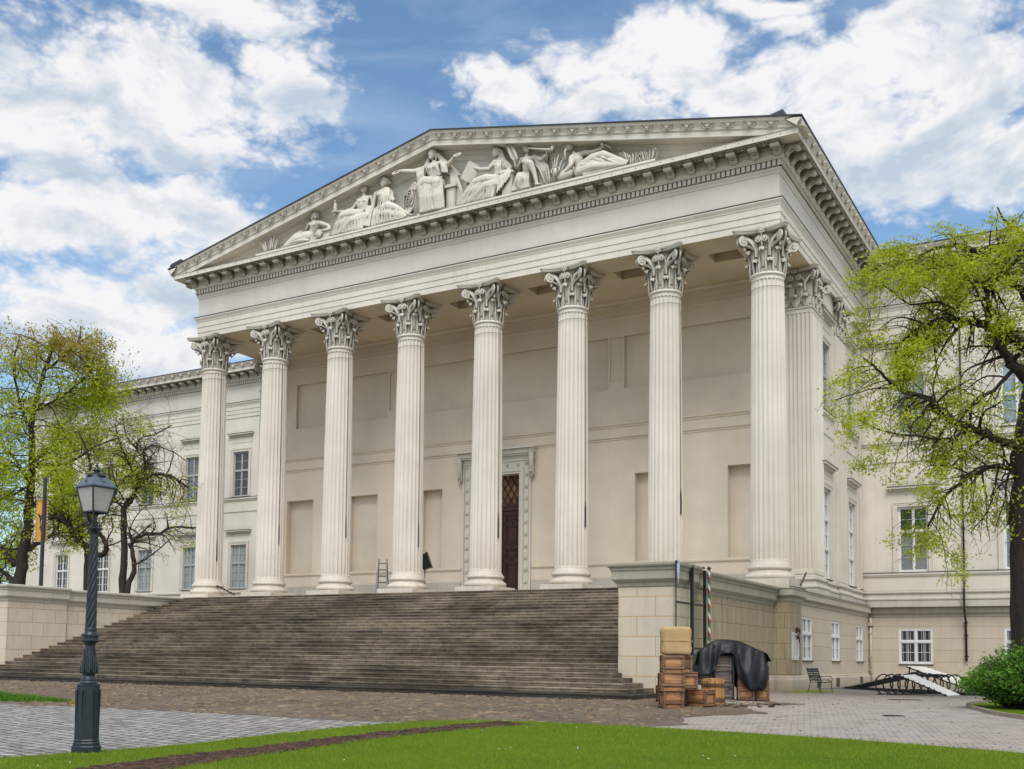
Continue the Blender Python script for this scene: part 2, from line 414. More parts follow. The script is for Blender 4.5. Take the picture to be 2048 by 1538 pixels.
# eave gutter moulding along sides and wings, with lion heads
CY=[(1.60,20.99),(1.62,20.99),(1.63,21.03),(1.66,21.10),(1.73,21.17),(1.77,21.22),(1.785,21.26),(1.79,21.265),(1.79,21.3),(1.2,21.32)]
for nm,pth in (('left',[ENT[0],ENT[1],ENT[2],ENT[3]]),('right',[ENT[4],ENT[5],ENT[6]])):
    mb=MB(); P2=list(pth)
    # run the side gutters through to the front plane of the raking moulding
    if nm=='left': P2[-1]=(-HX,-1.79)
    else: P2[0]=(HX,-1.79)
    mb.sweep(P2,CY,ends=True); part(mb,'gutter_moulding',MAT['trim'])
    mb=MB(); mb.sweep(P2,[(1.2,21.30),(1.83,21.30),(1.83,21.345),(1.2,21.36)],ends=True); part(mb,'gutter_edge',MAT['lead'])
lh=MB()
for s in (1,4,5):
    a=Vector(ENT[s]); b=Vector(ENT[s+1]); d=(b-a).normalized(); n_=Vector((d.y,-d.x))
    t0,t1=seg_range(s,1.72); cnt=int((t1-t0)/.85)
    for k in range(cnt):
        t=t0+(k+.5)*.85; c=a+d*t+n_*1.70
        lh.ell((c.x,c.y,21.13),(.10,.10,.115),nu=10,nv=7)
        for q in range(7):
            an=q*2*pi/7; e=c+d*(.085*cos(an)); lh.ell((e.x,e.y,21.13+.1*sin(an)),(.045,.045,.045),nu=6,nv=4)
        e=c+n_*.09; lh.ell((e.x,e.y,21.10),(.05,.05,.04),nu=8,nv=5)
part(lh,'lion_head_row',MAT['trim'],smooth=True)

# raking cornice
def zl(x): return APEX-(APEX-EAVE)/16.49*abs(x)
RP=[(1.0,.03),(1.79,0),(1.79,-.05),(1.775,-.06),(1.76,-.10),(1.70,-.18),(1.65,-.26),(1.63,-.33),(1.63,-.36),(1.605,-.365),(1.605,-.40),(1.59,-.40),(1.59,-.62),(1.57,-.64),(1.54,-.62),(.98,-.62),(.96,-.66),(.90,-.70),(.86,-.76),(.80,-.80),(.78,-.88),(.76,-.90),(.74,-.98),(.70,-1.02),(.70,-1.05),(.60,-1.05)]
mb=MB(); xs=[-16.49+i*(32.98/132) for i in range(133)]
np_=len(RP); vs=[];fs=[]
for i,x in enumerate(xs):
    for o,h in RP:
        z=zl(x)+h
        vs.append((x,-o,max(z,20.992)))
for i in range(len(xs)-1):
    for k in range(np_-1): fs.append((i*np_+k,(i+1)*np_+k,(i+1)*np_+k+1,i*np_+k+1))
mb.add(vs,[f[::-1] for f in fs])
mb.add([(-16.49,-o,max(zl(16.49)+h,20.992)) for o,h in RP[:13]],[tuple(range(13))])
mb.add([(16.49,-o,max(zl(16.49)+h,20.992)) for o,h in RP[:13]],[tuple(range(12,-1,-1))])
part(mb,'raking_cornice',MAT['trim'])
mb=MB(); vs=[];fs=[]
for i,x in enumerate((-16.52,0,16.52)):
    for o,h in ((1.83,-.005),(1.83,.05),(1.0,.07)): vs.append((x,-o,zl(x)+h))
fs=[(i*3+k,i*3+k+1,(i+1)*3+k+1,(i+1)*3+k) for i in range(2) for k in range(2)]
mb.add(vs,fs); mb.add([vs[0],vs[3],(0,-1.0,zl(0)),(-16.52,-1.0,zl(16.52))],[(0,1,2,3)]); mb.add([vs[3],vs[6],(16.52,-1.0,zl(16.52)),(0,-1.0,zl(0))],[(0,1,2,3)])
part(mb,'raking_roof_edge',MAT['lead'])
# palmette ornaments on the raking moulding
for k in range(-19,20):
    if k==0: continue
    pal=MB()
    x=k*.83-(.415 if k>0 else -.415)
    zc=zl(x)-.20; sl=-(APEX-EAVE)/16.49*(1 if x>0 else -1)
    def P_(dx,dz,o=1.73): return (x+dx,-o,zc+dz+sl*dx)
    for q,(an,L) in enumerate(((90,.15),(62,.13),(118,.13),(35,.11),(145,.11))):
        a=radians(an); pal.tube([P_(0,-.10),P_(.5*L*cos(a),-.08+.55*L*sin(a)),P_(L*cos(a)*1.1,-.08+L*sin(a)*1.1)],[.012,.028,.012],5)
    for s in (-1,1):
        pal.tube([P_(0,-.1),P_(s*.08,-.13),P_(s*.17,-.09),P_(s*.21,-.02),P_(s*.19,.05),P_(s*.15,.05),P_(s*.15,.0)],[.016]*6+[.01],5)
        pal.ell(P_(s*.235,.07,1.76),(.03,.03,.035),nu=6,nv=4)
    part(pal,'palmette',MAT['capital'],smooth=True)

# tympanum with the dark opening, ledge
m=MB()
TX=-1.9; hx=.27
def tz(x): return zl(x)-.9
ty=-.68
pts_l=[-15.2,-12,-9,-6,-3,TX-hx]; pts_r=[TX+hx,0,3,6,9,12,15.2]
for L_ in (pts_l,pts_r):
    for i in range(len(L_)-1):
        x0,x1=L_[i],L_[i+1]; m.add([(x0,ty,20.98),(x1,ty,20.98),(x1,ty,max(tz(x1),20.98)),(x0,ty,max(tz(x0),20.98))],[(0,1,2,3)])
x0,x1=TX-hx,TX+hx
m.add([(x0,ty,20.98),(x1,ty,20.98),(x1,ty,21.72),(x0,ty,21.72)],[(0,1,2,3)])
m.add([(x0,ty,22.66),(x1,ty,22.66),(x1,ty,tz(x1)),(x0,ty,tz(x0))],[(0,1,2,3)])
m.add([(x0,ty,21.72),(x0,ty+.35,21.72),(x0,ty+.35,22.66),(x0,ty,22.66)],[(0,1,2,3)])
m.add([(x1,ty,21.72),(x1,ty+.35,21.72),(x1,ty+.35,22.66),(x1,ty,22.66)],[(3,2,1,0)])
m.add([(x0,ty,22.66),(x0,ty+.35,22.66),(x1,ty+.35,22.66),(x1,ty,22.66)],[(0,1,2,3)])
m.add([(x0,ty,21.72),(x0,ty+.35,21.72),(x1,ty+.35,21.72),(x1,ty,21.72)],[(3,2,1,0)])
part(m,'tympanum',MAT['wall'])
m=MB(); m.add([(x0,ty+.33,21.72),(x1,ty+.33,21.72),(x1,ty+.33,22.66),(x0,ty+.33,22.66)],[(0,1,2,3)]); part(m,'vent_opening',MAT['black'])
m=MB(); m.bbox(-10.62,10.62,-1.52,-.69,20.985,21.14,.01); part(m,'statue_ledge',MAT['wall'])
m=MB()
for o,z0_,z1_ in ((1.615,20.80,20.83),): 
    for k in range(60): x=-15.6+k*.53; m.box(x-.015,x+.015,-1.612,-1.595,20.86,20.885)
part(m,'cornice_bolts',MAT['lead'])

# roofs
m=MB()
e=16.4
m.add([(-e,-1.6,EAVE+.05),(0,-1.6,APEX+.06),(0,28,APEX+.06),(-e,28,EAVE+.05)],[(0,1,2,3)])
m.add([(0,-1.6,APEX+.06),(e,-1.6,EAVE+.05),(e,28,EAVE+.05),(0,28,APEX+.06)],[(0,1,2,3)])
part(m,'portico_roof',MAT['roof'])
for (xa,xb) in ((-50.7,-16),(16,46)):
    m=MB(); y0=WY-1.75; y1=WY+18; ym=(y0+y1)/2; zr=EAVE+1.7
    m.add([(xa,y0,EAVE+.03),(xb,y0,EAVE+.03),(xb,ym,zr),(xa+(8 if xa<0 else 0),ym,zr),(xa,y1,EAVE+.03),(xb,y1,EAVE+.03)],[(0,1,2,3),(3,2,5,4),(0,3,4)])
    part(m,'wing_roof',MAT['roof'])
for x,y in ((15.5,-1.0),(-16.0,-1.2)):
    m=MB(); z=zl(x)+.05
    m.add([(x-.55,y-.5,z+.06),(x+.35,y-.5,z),(x+.35,y+.3,z),(x-.55,y+.3,z+.06),(x-.5,y-.4,z+.22),(x+.22,y-.45,z+.34),(x+.25,y+.25,z+.36),(x-.5,y+.25,z+.24)],[(0,1,5,4),(1,2,6,5),(2,3,7,6),(3,0,4,7),(4,5,6,7)])
    part(m,'roof_corner_box',MAT['roof'])

# ------------------------------------------------------------------ portico ceiling and beams
m=MB()
# front beam soffit and its inner face, side beams
def ceilrect(x0,x1,y0,y1,z): m.add([(x0,y0,z),(x1,y0,z),(x1,y1,z),(x0,y1,z)],[(0,3,2,1)])
holes=[]
for k in range(7):
    cx=-12.6+k*4.2
    holes.append((cx-.62,cx+.62,.86,1.88))
xs_=sorted(set([-15.36,15.36]+[h[0] for h in holes]+[h[1] for h in holes])); ys_=[-.66,.86,1.88,2.5,3.5,4.62]
for i in range(len(xs_)-1):
    for j in range(len(ys_)-1):
        x0,x1,y0,y1=xs_[i],xs_[i+1],ys_[j],ys_[j+1]; cx=(x0+x1)/2; cy=(y0+y1)/2
        if any(h[0]<cx<h[1] and h[2]<cy<h[3] for h in holes): continue
        ceilrect(x0,x1,y0,y1,17.715)
for x0,x1,y0,y1 in holes:
    z0,z1=17.715,18.2
    m.add([(x0,y0,z0),(x1,y0,z0),(x1,y1,z0),(x0,y1,z0),(x0,y0,z1),(x1,y0,z1),(x1,y1,z1),(x0,y1,z1)],[(0,4,5,1),(1,5,6,2),(2,6,7,3),(3,7,4,0),(4,7,6,5)])
part(m,'coffered_ceiling',MAT['ceiling'])
m=MB(); m.sweep([(-15.0,4.6),(15.0,4.6)],[(0,17.30),(.03,17.30),(.04,17.5),(.10,17.52),(.10,17.60),(.16,17.66),(.20,17.71)],ends=True); part(m,'inner_cornice',MAT['inner'])

# ------------------------------------------------------------------ walls with openings
def wall(mb,axis,c,u0,u1,z0,z1,holes,depth,sign):
    """wall in plane axis=c ('y' -> u is x). sign: direction the reveals go (into the building). holes (ua,ub,za,zb[,depth])"""
    us=sorted(set([u0,u1]+[h[0] for h in holes]+[h[1] for h in holes])); zs=sorted(set([z0,z1]+[h[2] for h in holes]+[h[3] for h in holes]))
    us=[u for u in us if u0<=u<=u1]; zs=[z for z in zs if z0<=z<=z1]
    def P(u,z,d=0): return (u,c+d,z) if axis=='y' else (c+d,u,z)
    flip = (axis=='x')
    for i in range(len(us)-1):
        for j in range(len(zs)-1):
            cu=(us[i]+us[i+1])/2; cz=(zs[j]+zs[j+1])/2
            if any(h[0]<cu<h[1] and h[2]<cz<h[3] for h in holes): continue
            mb.add([P(us[i],zs[j]),P(us[i+1],zs[j]),P(us[i+1],zs[j+1]),P(us[i],zs[j+1])],[(0,1,2,3)])
    for h in holes:
        a,b_,za,zb=h[:4]; d=(h[4] if len(h)>4 else depth)*sign
        q=[P(a,za),P(b_,za),P(b_,zb),P(a,zb),P(a,za,d),P(b_,za,d),P(b_,zb,d),P(a,zb,d)]
        mb.add(q,[(0,4,7,3),(1,2,6,5),(3,7,6,2),(0,1,5,4)]+([(4,5,6,7)] if len(h)>5 else []))
LW=[-26.52-4.66*k for k in range(5)]          # left wing window axes
RW=[17.6+4.66*k for k in range(5)]
LWX=[-21.86]+LW
WWY=WY-.62   # wing wall plane 14.67
ww=.72
m=MB()
wh=[(x-ww,x+ww,5.66,8.72) for x in LWX]+[(x-ww,x+ww,12.12,15.3) for x in LWX]
wall(m,'y',WWY,-49.0-.62,-15.1,3.9,17.75,wh,.22,1)
m.add([(-49.62,WWY,3.9),(-49.62,WWY+24,3.9),(-49.62,WWY+24,17.75),(-49.62,WWY,17.75)],[(0,1,2,3)])
part(m,'left_wing_wall',MAT['wall'])
m=MB()
wh=[(x-.70,x+.70,5.5,8.72) for x in RW]+[(x-.70,x+.70,12.3,15.33) for x in RW]
wall(m,'y',WWY,15.1,46,3.9,17.75,wh,.22,1); part(m,'right_wing_wall',MAT['wallwarm'])
SX=15.2
m=MB()
sw=[(6.45,8.0,4.72,8.72),(11.55,13.1,4.72,8.72),(6.45,8.0,12.2,15.22),(11.55,13.1,12.2,15.22)]
wall(m,'x',SX,4.4,WWY+.1,3.9,17.75,sw,.22,-1); part(m,'right_side_wall',MAT['wallwarm'])
m=MB(); wall(m,'x',-SX,4.4,WWY+.1,3.9,17.75,[],.22,1); part(m,'left_side_wall',MAT['wall'])
# basement walls
BX=15.42; BY=14.93
m=MB()
bw=[(1.95,3.5,1.14,2.85),(6.95,8.5,1.14,2.85),(12.0,13.5,1.14,2.85)]
wall(m,'x',BX,-.2,BY,-.1,3.6,bw,.16,-1); part(m,'side_basement_wall',MAT['basewall'])
m=MB()
wall(m,'y',BY,BX,46,-.1,3.6,[(x-.77,x+.77,1.05,2.76) for x in RW],.16,1); part(m,'wing_basement_wall',MAT['basewall'])
m=MB(); wall(m,'y',BY,-49.6,-BX,-.1,3.6,[],.16,1); wall(m,'x',-BX,-.2,BY,-.1,3.6,[],.16,1); part(m,'left_basement_wall',MAT['base'])
# base footing, basement cornice, upper base mouldings, swept round pier, side and wing
PX=15.70
PATH=[(15.1,-.93),(PX,-.93),(PX,.76),(BX,.76),(BX,BY),(46,BY)]
m=MB(); m.sweep(PATH,[(0,.56),(.03,.55),(.05,.52),(.05,.47),(.09,.45),(.10,.40),(.10,-.2)],ends=False); part(m,'plinth_course',MAT['base'])
m=MB(); m.sweep(PATH,[(0,3.30),(.03,3.33),(.04,3.45),(.12,3.50),(.17,3.53),(.17,3.76),(.20,3.78),(.20,3.81),(-.3,3.84)],ends=False); part(m,'basement_cornice',MAT['basetrim'])
m=MB(); m.sweep([(PX-.5,-.7),(PX,-.7),(PX,.76),(BX,.76),(BX,BY),(46,BY)],[(-.35,3.838),(.14,3.838),(.14,3.862),(-.35,3.885)],ends=False); part(m,'basement_flashing',MAT['lead'])
# pier under corner column
m=MB(); 
m.box(15.08,PX,-.93,.76,-.1,3.55); part(m,'corner_pier',MAT['sidestone'])
# attic base moulding round antas and side wall
BPATH=[(13.9,4.25),(15.36,4.25),(15.36,6.16),(15.2,6.16),(15.2,9.0),(15.30,9.0),(15.30,10.9),(15.2,10.9),(15.2,WWY),(46,WWY)]
BP=[(0,4.92),(.02,4.90),(.05,4.86),(.07,4.80),(.07,4.77),(.12,4.77),(.16,4.73),(.17,4.67),(.14,4.61),(.10,4.59),(.09,4.53),(.10,4.46),(.15,4.41),(.17,4.40),(.22,4.37),(.26,4.31),(.26,4.24),(.22,4.18),(.21,4.165),(.24,4.16),(.24,3.80)]
BPs=[(o*.72,3.8+(z-3.8)*.80) for o,z in BP]
m=MB(); m.sweep(BPATH,BPs,ends=False); part(m,'base_moulding',MAT['plinth'])
m=MB(); m.sweep([(-49.62,WWY+1),(-49.62,WWY),(-15.2,WWY),(-15.2,6.16),(-15.36,6.16),(-15.36,4.25),(-13.9,4.25)],BPs,ends=False); part(m,'left_base_moulding',MAT['plinth'])
# string course under the wing's first windows and under the second
def strip(parent,path,prof,name,mat): m=MB(); m.sweep(path,prof,ends=True); return part(m,name,mat)
strip(bld,[(15.2,WWY),(46,WWY)],[(0,5.28),(.06,5.31),(.06,5.36),(.10,5.38),(.10,5.46),(0,5.49)],'sill_course',MAT['trim'])
strip(bld,[(15.2,WWY),(46,WWY)],[(.0,5.475),(.115,5.465),(.115,5.49),(0,5.51)],'sill_flashing',MAT['lead'])
strip(bld,[(-49.62,WWY),(-15.2,WWY)],[(0,11.78),(.05,11.8),(.07,11.9),(.12,11.92),(.12,12.02),(0,12.05)],'sill_course',MAT['trim'])
strip(bld,[(-49.62,WWY),(-15.2,WWY)],[(.0,12.03),(.135,12.02),(.135,12.045),(0,12.06)],'sill_flashing',MAT['lead'])
strip(bld,[(-49.62,WWY),(-15.2,WWY)],[(0,11.02),(.04,11.03),(.05,11.1),(0,11.12)],'string_course',MAT['trim'])
strip(bld,[(-49.62,WWY),(-15.2,WWY)],[(0,5.28),(.06,5.31),(.10,5.38),(.10,5.46),(0,5.49)],'sill_course',MAT['trim'])
strip(bld,[(15.2,WWY),(46,WWY)],[(0,11.78),(.05,11.8),(.07,11.9),(.12,11.92),(.12,12.02),(0,12.05)],'sill_course',MAT['trim'])
strip(bld,[(15.2,WWY),(46,WWY)],[(0,10.92),(.04,10.93),(.05,11.0),(0,11.02)],'string_course',MAT['trim'])
# second, plain pilaster on the side
m=MB(); m.box(14.9,15.30,9.0,10.9,4.7,16.0); part(m,'plain_pilaster',MAT['wallwarm'])
m=MB(); m.box(14.9,15.26,14.1,14.9,4.7,17.0); m.sweep([(15.2,14.05),(15.27,14.05),(15.27,14.42),(16.3,14.42),(16.3,14.75)],[(0,16.95),(.03,17.0),(.04,17.15),(.09,17.2),(.11,17.3),(.11,17.36),(-.2,17.37)]); part(m,'corner_pilaster_cap',MAT['trim'])
# ------------------------------------------------------------------ portico back wall with niches, panels, door
BWY=4.6
m=MB()
NX=[-12.52,-8.18,-3.82,3.82,8.18,12.52]
nh=[(x-.92 if abs(x)>5 else x-.62,x+.92 if abs(x)>5 else x+.62,5.56,9.6,.38,1) for x in NX]
# the long sunk panels above
nh+=[(-12.95,-6.7,13.62,16.1,.16,1),(-5.9,5.9,13.62,16.08,.16,1),(6.72,12.95,13.62,16.08,.16,1)]
nh+=[(-6.6,-6.0,13.98,16.05,.08,1),(6.02,6.62,13.98,16.05,.05,1)]
nh+=[(-1.25,1.25,FLOOR-.02,10.05,.5)]
wall(m,'y',BWY,-15.0,15.0,3.8,17.75,nh,.3,1)
part(m,'portico_wall',MAT['inner'])
def band(prof,name,mat=MAT['inner'],x0=-15.0,x1=15.0): m=MB(); m.sweep([(x0,BWY),(x1,BWY)],prof,ends=True); return part(m,name,mat)
band([(0,11.78),(.04,11.80),(.05,11.87),(.11,11.90),(.12,11.97),(0,12.0)],'belt_course')
band([(0,11.20),(.035,11.205),(.035,11.235),(0,11.24)],'string_course'); band([(0,11.30),(.045,11.305),(.045,11.33),(0,11.335)],'string_course')
for x0,x1 in ((-15,-2.0),(2.0,15)):
    band([(0,5.38),(.03,5.39),(.07,5.43),(.08,5.50),(0,5.53)],'dado_rail',MAT['inner'],x0,x1)
    band([(0,3.8),(.05,3.8),(.05,4.80),(0,4.84)],'dado_stone',MAT['plinth'],x0,x1)
band([(0,16.9),(.03,16.92),(.04,17.0),(.0,17.02)],'upper_moulding')
# portico floor
m=MB(); m.box(-15.3,15.3,-1.2,4.8,3.5,FLOOR-.004); part(m,'portico_floor',MAT['plinth'])

# door
door=MB()
dr=tag(bpy.data.objects.new('door',None),None); 
def doormat():
    m,nt,b=newmat('dark_red_brown_door'); k=N(nt); P=k.pos()
    n=k.noise(k.scale(P,30,30,2.),1,4,.6); c=k.mix(k.rng(n,.3,.7,0,1),(.028,.010,.007),(.065,.021,.013)); k.inp(b,'Base Color',c); b.inputs['Roughness'].default_value=.38; return m
MAT['door']=doormat()
d=MB(); yd=BWY+.42
d.box(-1.25,1.25,yd,yd+.06,FLOOR,8.3)
for s in (-1,1):
    x0,x1=(s*.07,s*1.2) if s>0 else (-1.2,-.07)
    for z0,z1 in ((3.95,4.25),(4.45,5.75),(5.95,6.45),(6.65,7.6),(7.75,8.15)):
        a,b_=x0+.2,x1-.2
        for q,w_ in ((0,.05),(.10,.03)):
            d.box(a+q,b_-q,yd-.035,yd,z0+q,z0+q+w_); d.box(a+q,b_-q,yd-.035,yd,z1-q-w_,z1-q); d.box(a+q,a+q+w_,yd-.035,yd,z0+q,z1-q); d.box(b_-q-w_,b_-q,yd-.035,yd,z0+q,z1-q)
    for z in (4.35,5.85,6.55,7.67):
        for x in (x0+.1,(x0+x1)/2,x1-.1): d.ell((x,yd-.02,z),(.05,.035,.05),nu=8,nv=6)
    d.box(x0,x0+.05,yd-.05,yd,FLOOR,8.2)
dm=part(d,'door',MAT['door'])
d=MB(); d.box(-1.25,1.25,yd-.06,yd+.06,8.30,8.56); d.box(-1.25,1.25,yd-.1,yd,8.50,8.58); d.build('transom',MAT['door'],dm)
d=MB(); d.box(-1.25,1.25,yd+.12,yd+.14,8.5,10.1); fgo=d.build('fanlight_glass',MAT['glassdark'],dm)
d=MB(); d.box(-1.6,1.6,yd+.16,yd+.20,3.7,10.4); part(d,'door_lobby_back',MAT['black'])
d=MB()
for i in range(-6,7):
    for s in (-1,1):
        pts=[]
        for j in range(21):
            z=8.56+1.5*j/20; x=i*.36+s*(z-8.56)*.62
            pts.append((x,yd+.02,z))
        pts=[p for p in pts if abs(p[0])<1.25]
        if len(pts)>1: d.tube(pts,.026,5)
for i in range(-4,5):
    for j in range(6):
        x=i*.36+(0.18 if j%2 else 0); z=8.56+.29*j
        if abs(x)<1.2 and z<10.02: d.ell((x,yd,z),(.05,.04,.05),nu=8,nv=6)
d.build('lattice',MAT['black'],dm)
def amber():
    m,nt,b=newmat('amber_glass'); k=N(nt); P=k.pos(); n=k.noise(P,2.5,3,.6)
    k.inp(b,'Base Color',k.mix(k.rng(n,.35,.65,0,1),(.16,.08,.035),(.42,.24,.12))); b.inputs['Roughness'].default_value=.15; return m
fgo.data.materials[0]=amber()
# door surround
d=MB()
def frame(mb,xo,zo,xi,zi,y0,y1,zb=FLOOR):
    mb.box(-xo,-xi,y0,y1,zb,zo); mb.box(xi,xo,y0,y1,zb,zo); mb.box(-xi,xi,y0,y1,zi,zo)
frame(d,1.36,10.16,1.25,10.05,BWY-.03,BWY+.1)
frame(d,1.50,10.30,1.36,10.16,BWY-.07,BWY+.1)
frame(d,1.84,10.66,1.50,10.30,BWY-.05,BWY+.1)
frame(d,1.93,10.75,1.84,10.66,BWY-.10,BWY+.1)
d.box(-2.0,2.0,BWY-.12,BWY,10.75,10.90)
d.box(-2.15,2.15,BWY-.30,BWY,11.0,11.22); d.box(-2.22,2.22,BWY-.40,BWY,11.22,11.32); d.box(-2.1,2.1,BWY-.22,BWY,10.90,11.0)
for k in range(42):
    x=-2.08+k*.1014; d.box(x-.03,x+.03,BWY-.26,BWY-.2,10.92,10.99)
    x=-1.95+k*.095; d.ell((x,BWY-.13,10.80),(.032,.03,.032),nu=6,nv=4)
for k in range(21):
    x=-2.1+k*.21; d.tube([(x-.07,BWY-.31,11.04),(x-.05,BWY-.33,11.15),(x,BWY-.33,11.2),(x+.05,BWY-.33,11.15),(x+.07,BWY-.31,11.04)],.016,5); d.ell((x,BWY-.31,11.1),(.03,.03,.05),nu=6,nv=4)
for s in (-1,1):
    for k in range(70):
        z=FLOOR+.06+k*.0965
        for xx in (1.535,1.80): d.ell((s*xx,BWY-.06,z),(.026,.022,.03),nu=6,nv=4)
part(d,'door_surround',MAT['wall'])
d=MB()
def rosette(mb,c,r=.085):
    mb.ell(c,(r*.35,.05,r*.35),nu=8,nv=5)
    for q in range(6):
        a=q*pi/3; mb.ell((c[0]+r*.62*cos(a),c[1],c[2]+r*.62*sin(a)),(r*.4,.035,r*.4),nu=8,nv=4)
for s in (-1,1):
    for k in range(12): rosette(d,(s*1.67,BWY-.075,4.15+k*.58))
for k in range(-2,3): rosette(d,(k*.6,BWY-.075,10.48))
part(d,'rosette_row',MAT['trim'])
for s in (-1,1):
    d=MB(); x=s*2.02
    pts=[(x,BWY-.25,10.98),(x,BWY-.27,10.8),(x,BWY-.24,10.5),(x,BWY-.17,10.2),(x,BWY-.13,10.0),(x,BWY-.17,9.85),(x,BWY-.22,9.82),(x,BWY-.20,9.93)]
    d.tube(pts,[.12,.13,.12,.10,.09,.08,.07,.05],10,flat=1.1)
    for q in (-1,1):
        d.tube([(x+q*.12,BWY-.2+.09*cos(t)*(1-t/14),10.72+.12*sin(t)*(1-t/14)) for t in [i*.5 for i in range(22)]],.02,5)
        d.tube([(x+q*.1,BWY-.19+.06*cos(t)*(1-t/12),9.92+.09*sin(t)*(1-t/12)) for t in [i*.5 for i in range(20)]],.018,5)
    for k in range(6): d.ell((x,BWY-.36+.015*k,10.75-.13*k),(.05+.01*(k%2),.04,.07),nu=8,nv=5)
    part(d,'door_console',MAT['capital'],smooth=True)

# ------------------------------------------------------------------ windows
def window(cu,z0,z1,hw,axis,c,sign,frame_mat,glass,cols=2,rows=(.5,),sub=(2,2),depth=.14,fw=.065,hood=None,surround=True,label=None,bars=False,sill=True,mun=.022):
    """axis 'y': facade plane y=c facing -y (sign +1 = inward +y); axis 'x': plane x=c facing +x (sign -1 inward)"""
    def B(mb,u0,u1,z0_,z1_,d0,d1):
        if axis=='y': mb.box(u0,u1,min(c+d0*sign,c+d1*sign),max(c+d0*sign,c+d1*sign),z0_,z1_)
        else: mb.box(min(c+d0*sign,c+d1*sign),max(c+d0*sign,c+d1*sign),u0,u1,z0_,z1_)
    loc=(cu,c,z0) if axis=='y' else (c,cu,z0)
    fr=MB(); u0,u1=cu-hw,cu+hw
    B(fr,u0,u0+fw,z0,z1,depth-.05,depth+.05); B(fr,u1-fw,u1,z0,z1,depth-.05,depth+.05)
    B(fr,u0+fw,u1-fw,z1-fw,z1,depth-.05,depth+.05); B(fr,u0+fw,u1-fw,z0,z0+fw,depth-.05,depth+.05)
    zs=[z0+fw]+[z0+(z1-z0)*r for r in rows]+[z1-fw]
    for r in rows: z=z0+(z1-z0)*r; B(fr,u0+fw,u1-fw,z-.05,z+.05,depth-.07,depth+.04)
    cw=(2*hw-2*fw)/cols
    for i in range(1,cols): u=u0+fw+cw*i; B(fr,u-.035,u+.035,z0+fw,z1-fw,depth-.055,depth+.045)
    for j in range(len(zs)-1):
        za=zs[j]+(.05 if j>0 else 0); zb=zs[j+1]-(.05 if j<len(zs)-2 else 0)
        for i in range(cols):
            ua=u0+fw+cw*i+(.035 if i else 0); ub=u0+fw+cw*(i+1)-(.035 if i<cols-1 else 0)
            for q in (0,1):
                B(fr,(ua,ub-.03)[q],(ua+.03,ub)[q],za,zb,depth-.03,depth+.03)
            B(fr,ua+.03,ub-.03,za,za+.035,depth-.03,depth+.03); B(fr,ua+.03,ub-.03,zb-.035,zb,depth-.03,depth+.03)
            nx,nz=sub if not isinstance(sub[0],tuple) else sub[min(j,len(sub)-1)]
            for p in range(1,nx): u=ua+(ub-ua)*p/nx; B(fr,u-mun/2,u+mun/2,za+.035,zb-.035,depth-.02,depth+.025)
            for p in range(1,nz): z=za+(zb-za)*p/nz; B(fr,ua+.03,ub-.03,z-mun/2,z+mun/2,depth-.017,depth+.022)
    w=fr.build('window',frame_mat,bld,loc=loc)
    def sub_(mb,n,mat): 
        o=mb.build(n,mat,w,loc=loc); return o
    g=MB(); B(g,u0+fw*.5,u1-fw*.5,z0+fw*.5,z1-fw*.5,depth+.02,depth+.026); sub_(g,'pane',glass)
    if bars:
        g=MB(); nb=8
        for i in range(nb): u=u0+fw+(2*hw-2*fw)*(i+.5)/nb; B(g,u-.012,u+.012,z0+fw,z1-fw,depth+.0,depth+.018)
        sub_(g,'grille',MAT['greyframe'])
    if surround:
        g=MB(); sw_=.22
        for (a,b_,d_) in ((.0,.09,-.03),(.09,.17,-.045),(.17,.22,-.07)):
            B(g,u0-b_,u0-a,z0,z1+a,0.0,d_); B(g,u1+a,u1+b_,z0,z1+a,0.0,d_); B(g,u0-b_,u1+b_,z1+a,z1+b_,0.0,d_)
        sub_(g,'surround',MAT['trim'])
    if hood:
        g=MB(); zh=hood; e=.36
        B(g,u0-e,u1+e,zh-.22,zh-.12,0,-.12); B(g,u0-e-.06,u1+e+.06,zh-.12,zh-.03,0,-.26); B(g,u0-e+.04,u1+e-.04,zh-.27,zh-.22,0,-.07)
        B(g,u0-e+.05,u1+e-.05,z1+.62,zh-.27,0,-.02)
        o=sub_(g,'hood',MAT['trim'])
        g=MB(); B(g,u0-e-.08,u1+e+.08,zh-.03,zh-.008,0,-.29); sub_(g,'hood_flashing',MAT['lead'])
    if sill:
        g=MB(); B(g,u0-.02,u1+.02,z0-.05,z0-.012,depth,-.06); sub_(g,'sill',MAT['lead'])
    return w
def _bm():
    m,nt,b=newmat('blind_below_painted_reflection'); k=N(nt); P=k.pos(); z=k.sep(P)[2]; n=k.noise(P,4,5,.7); t=k.math('ADD',z,k.math('MULTIPLY',k.math('SUBTRACT',n,.5),.5))
    g=k.mix(k.rng(n,.4,.65,0,1),(.012,.03,.012),(.09,.15,.015)); k.inp(b,'Base Color',k.mix(k.rng(t,7.15,7.35,0,1),(.20,.215,.22),g)); b.inputs['Roughness'].default_value=.12; return m  # leaf reflection is painted into the colour of the upper pane
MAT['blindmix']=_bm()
for x in LWX:
    window(x,5.66,8.72,ww,'y',WWY,1,MAT['greyframe'] if x>-40 else MAT['white'],MAT['glasscurtain'] if x>-38 else MAT['glassdark'],2,(.58,),((2,3),(2,2)),hood=9.75,mun=.028)
    window(x,12.12,15.3,ww,'y',WWY,1,MAT['greyframe'],MAT['glassdark'] if x!=LWX[2] else MAT['glassgrey'],2,(.58,),((1,3),(1,2)),hood=16.6,mun=.03)
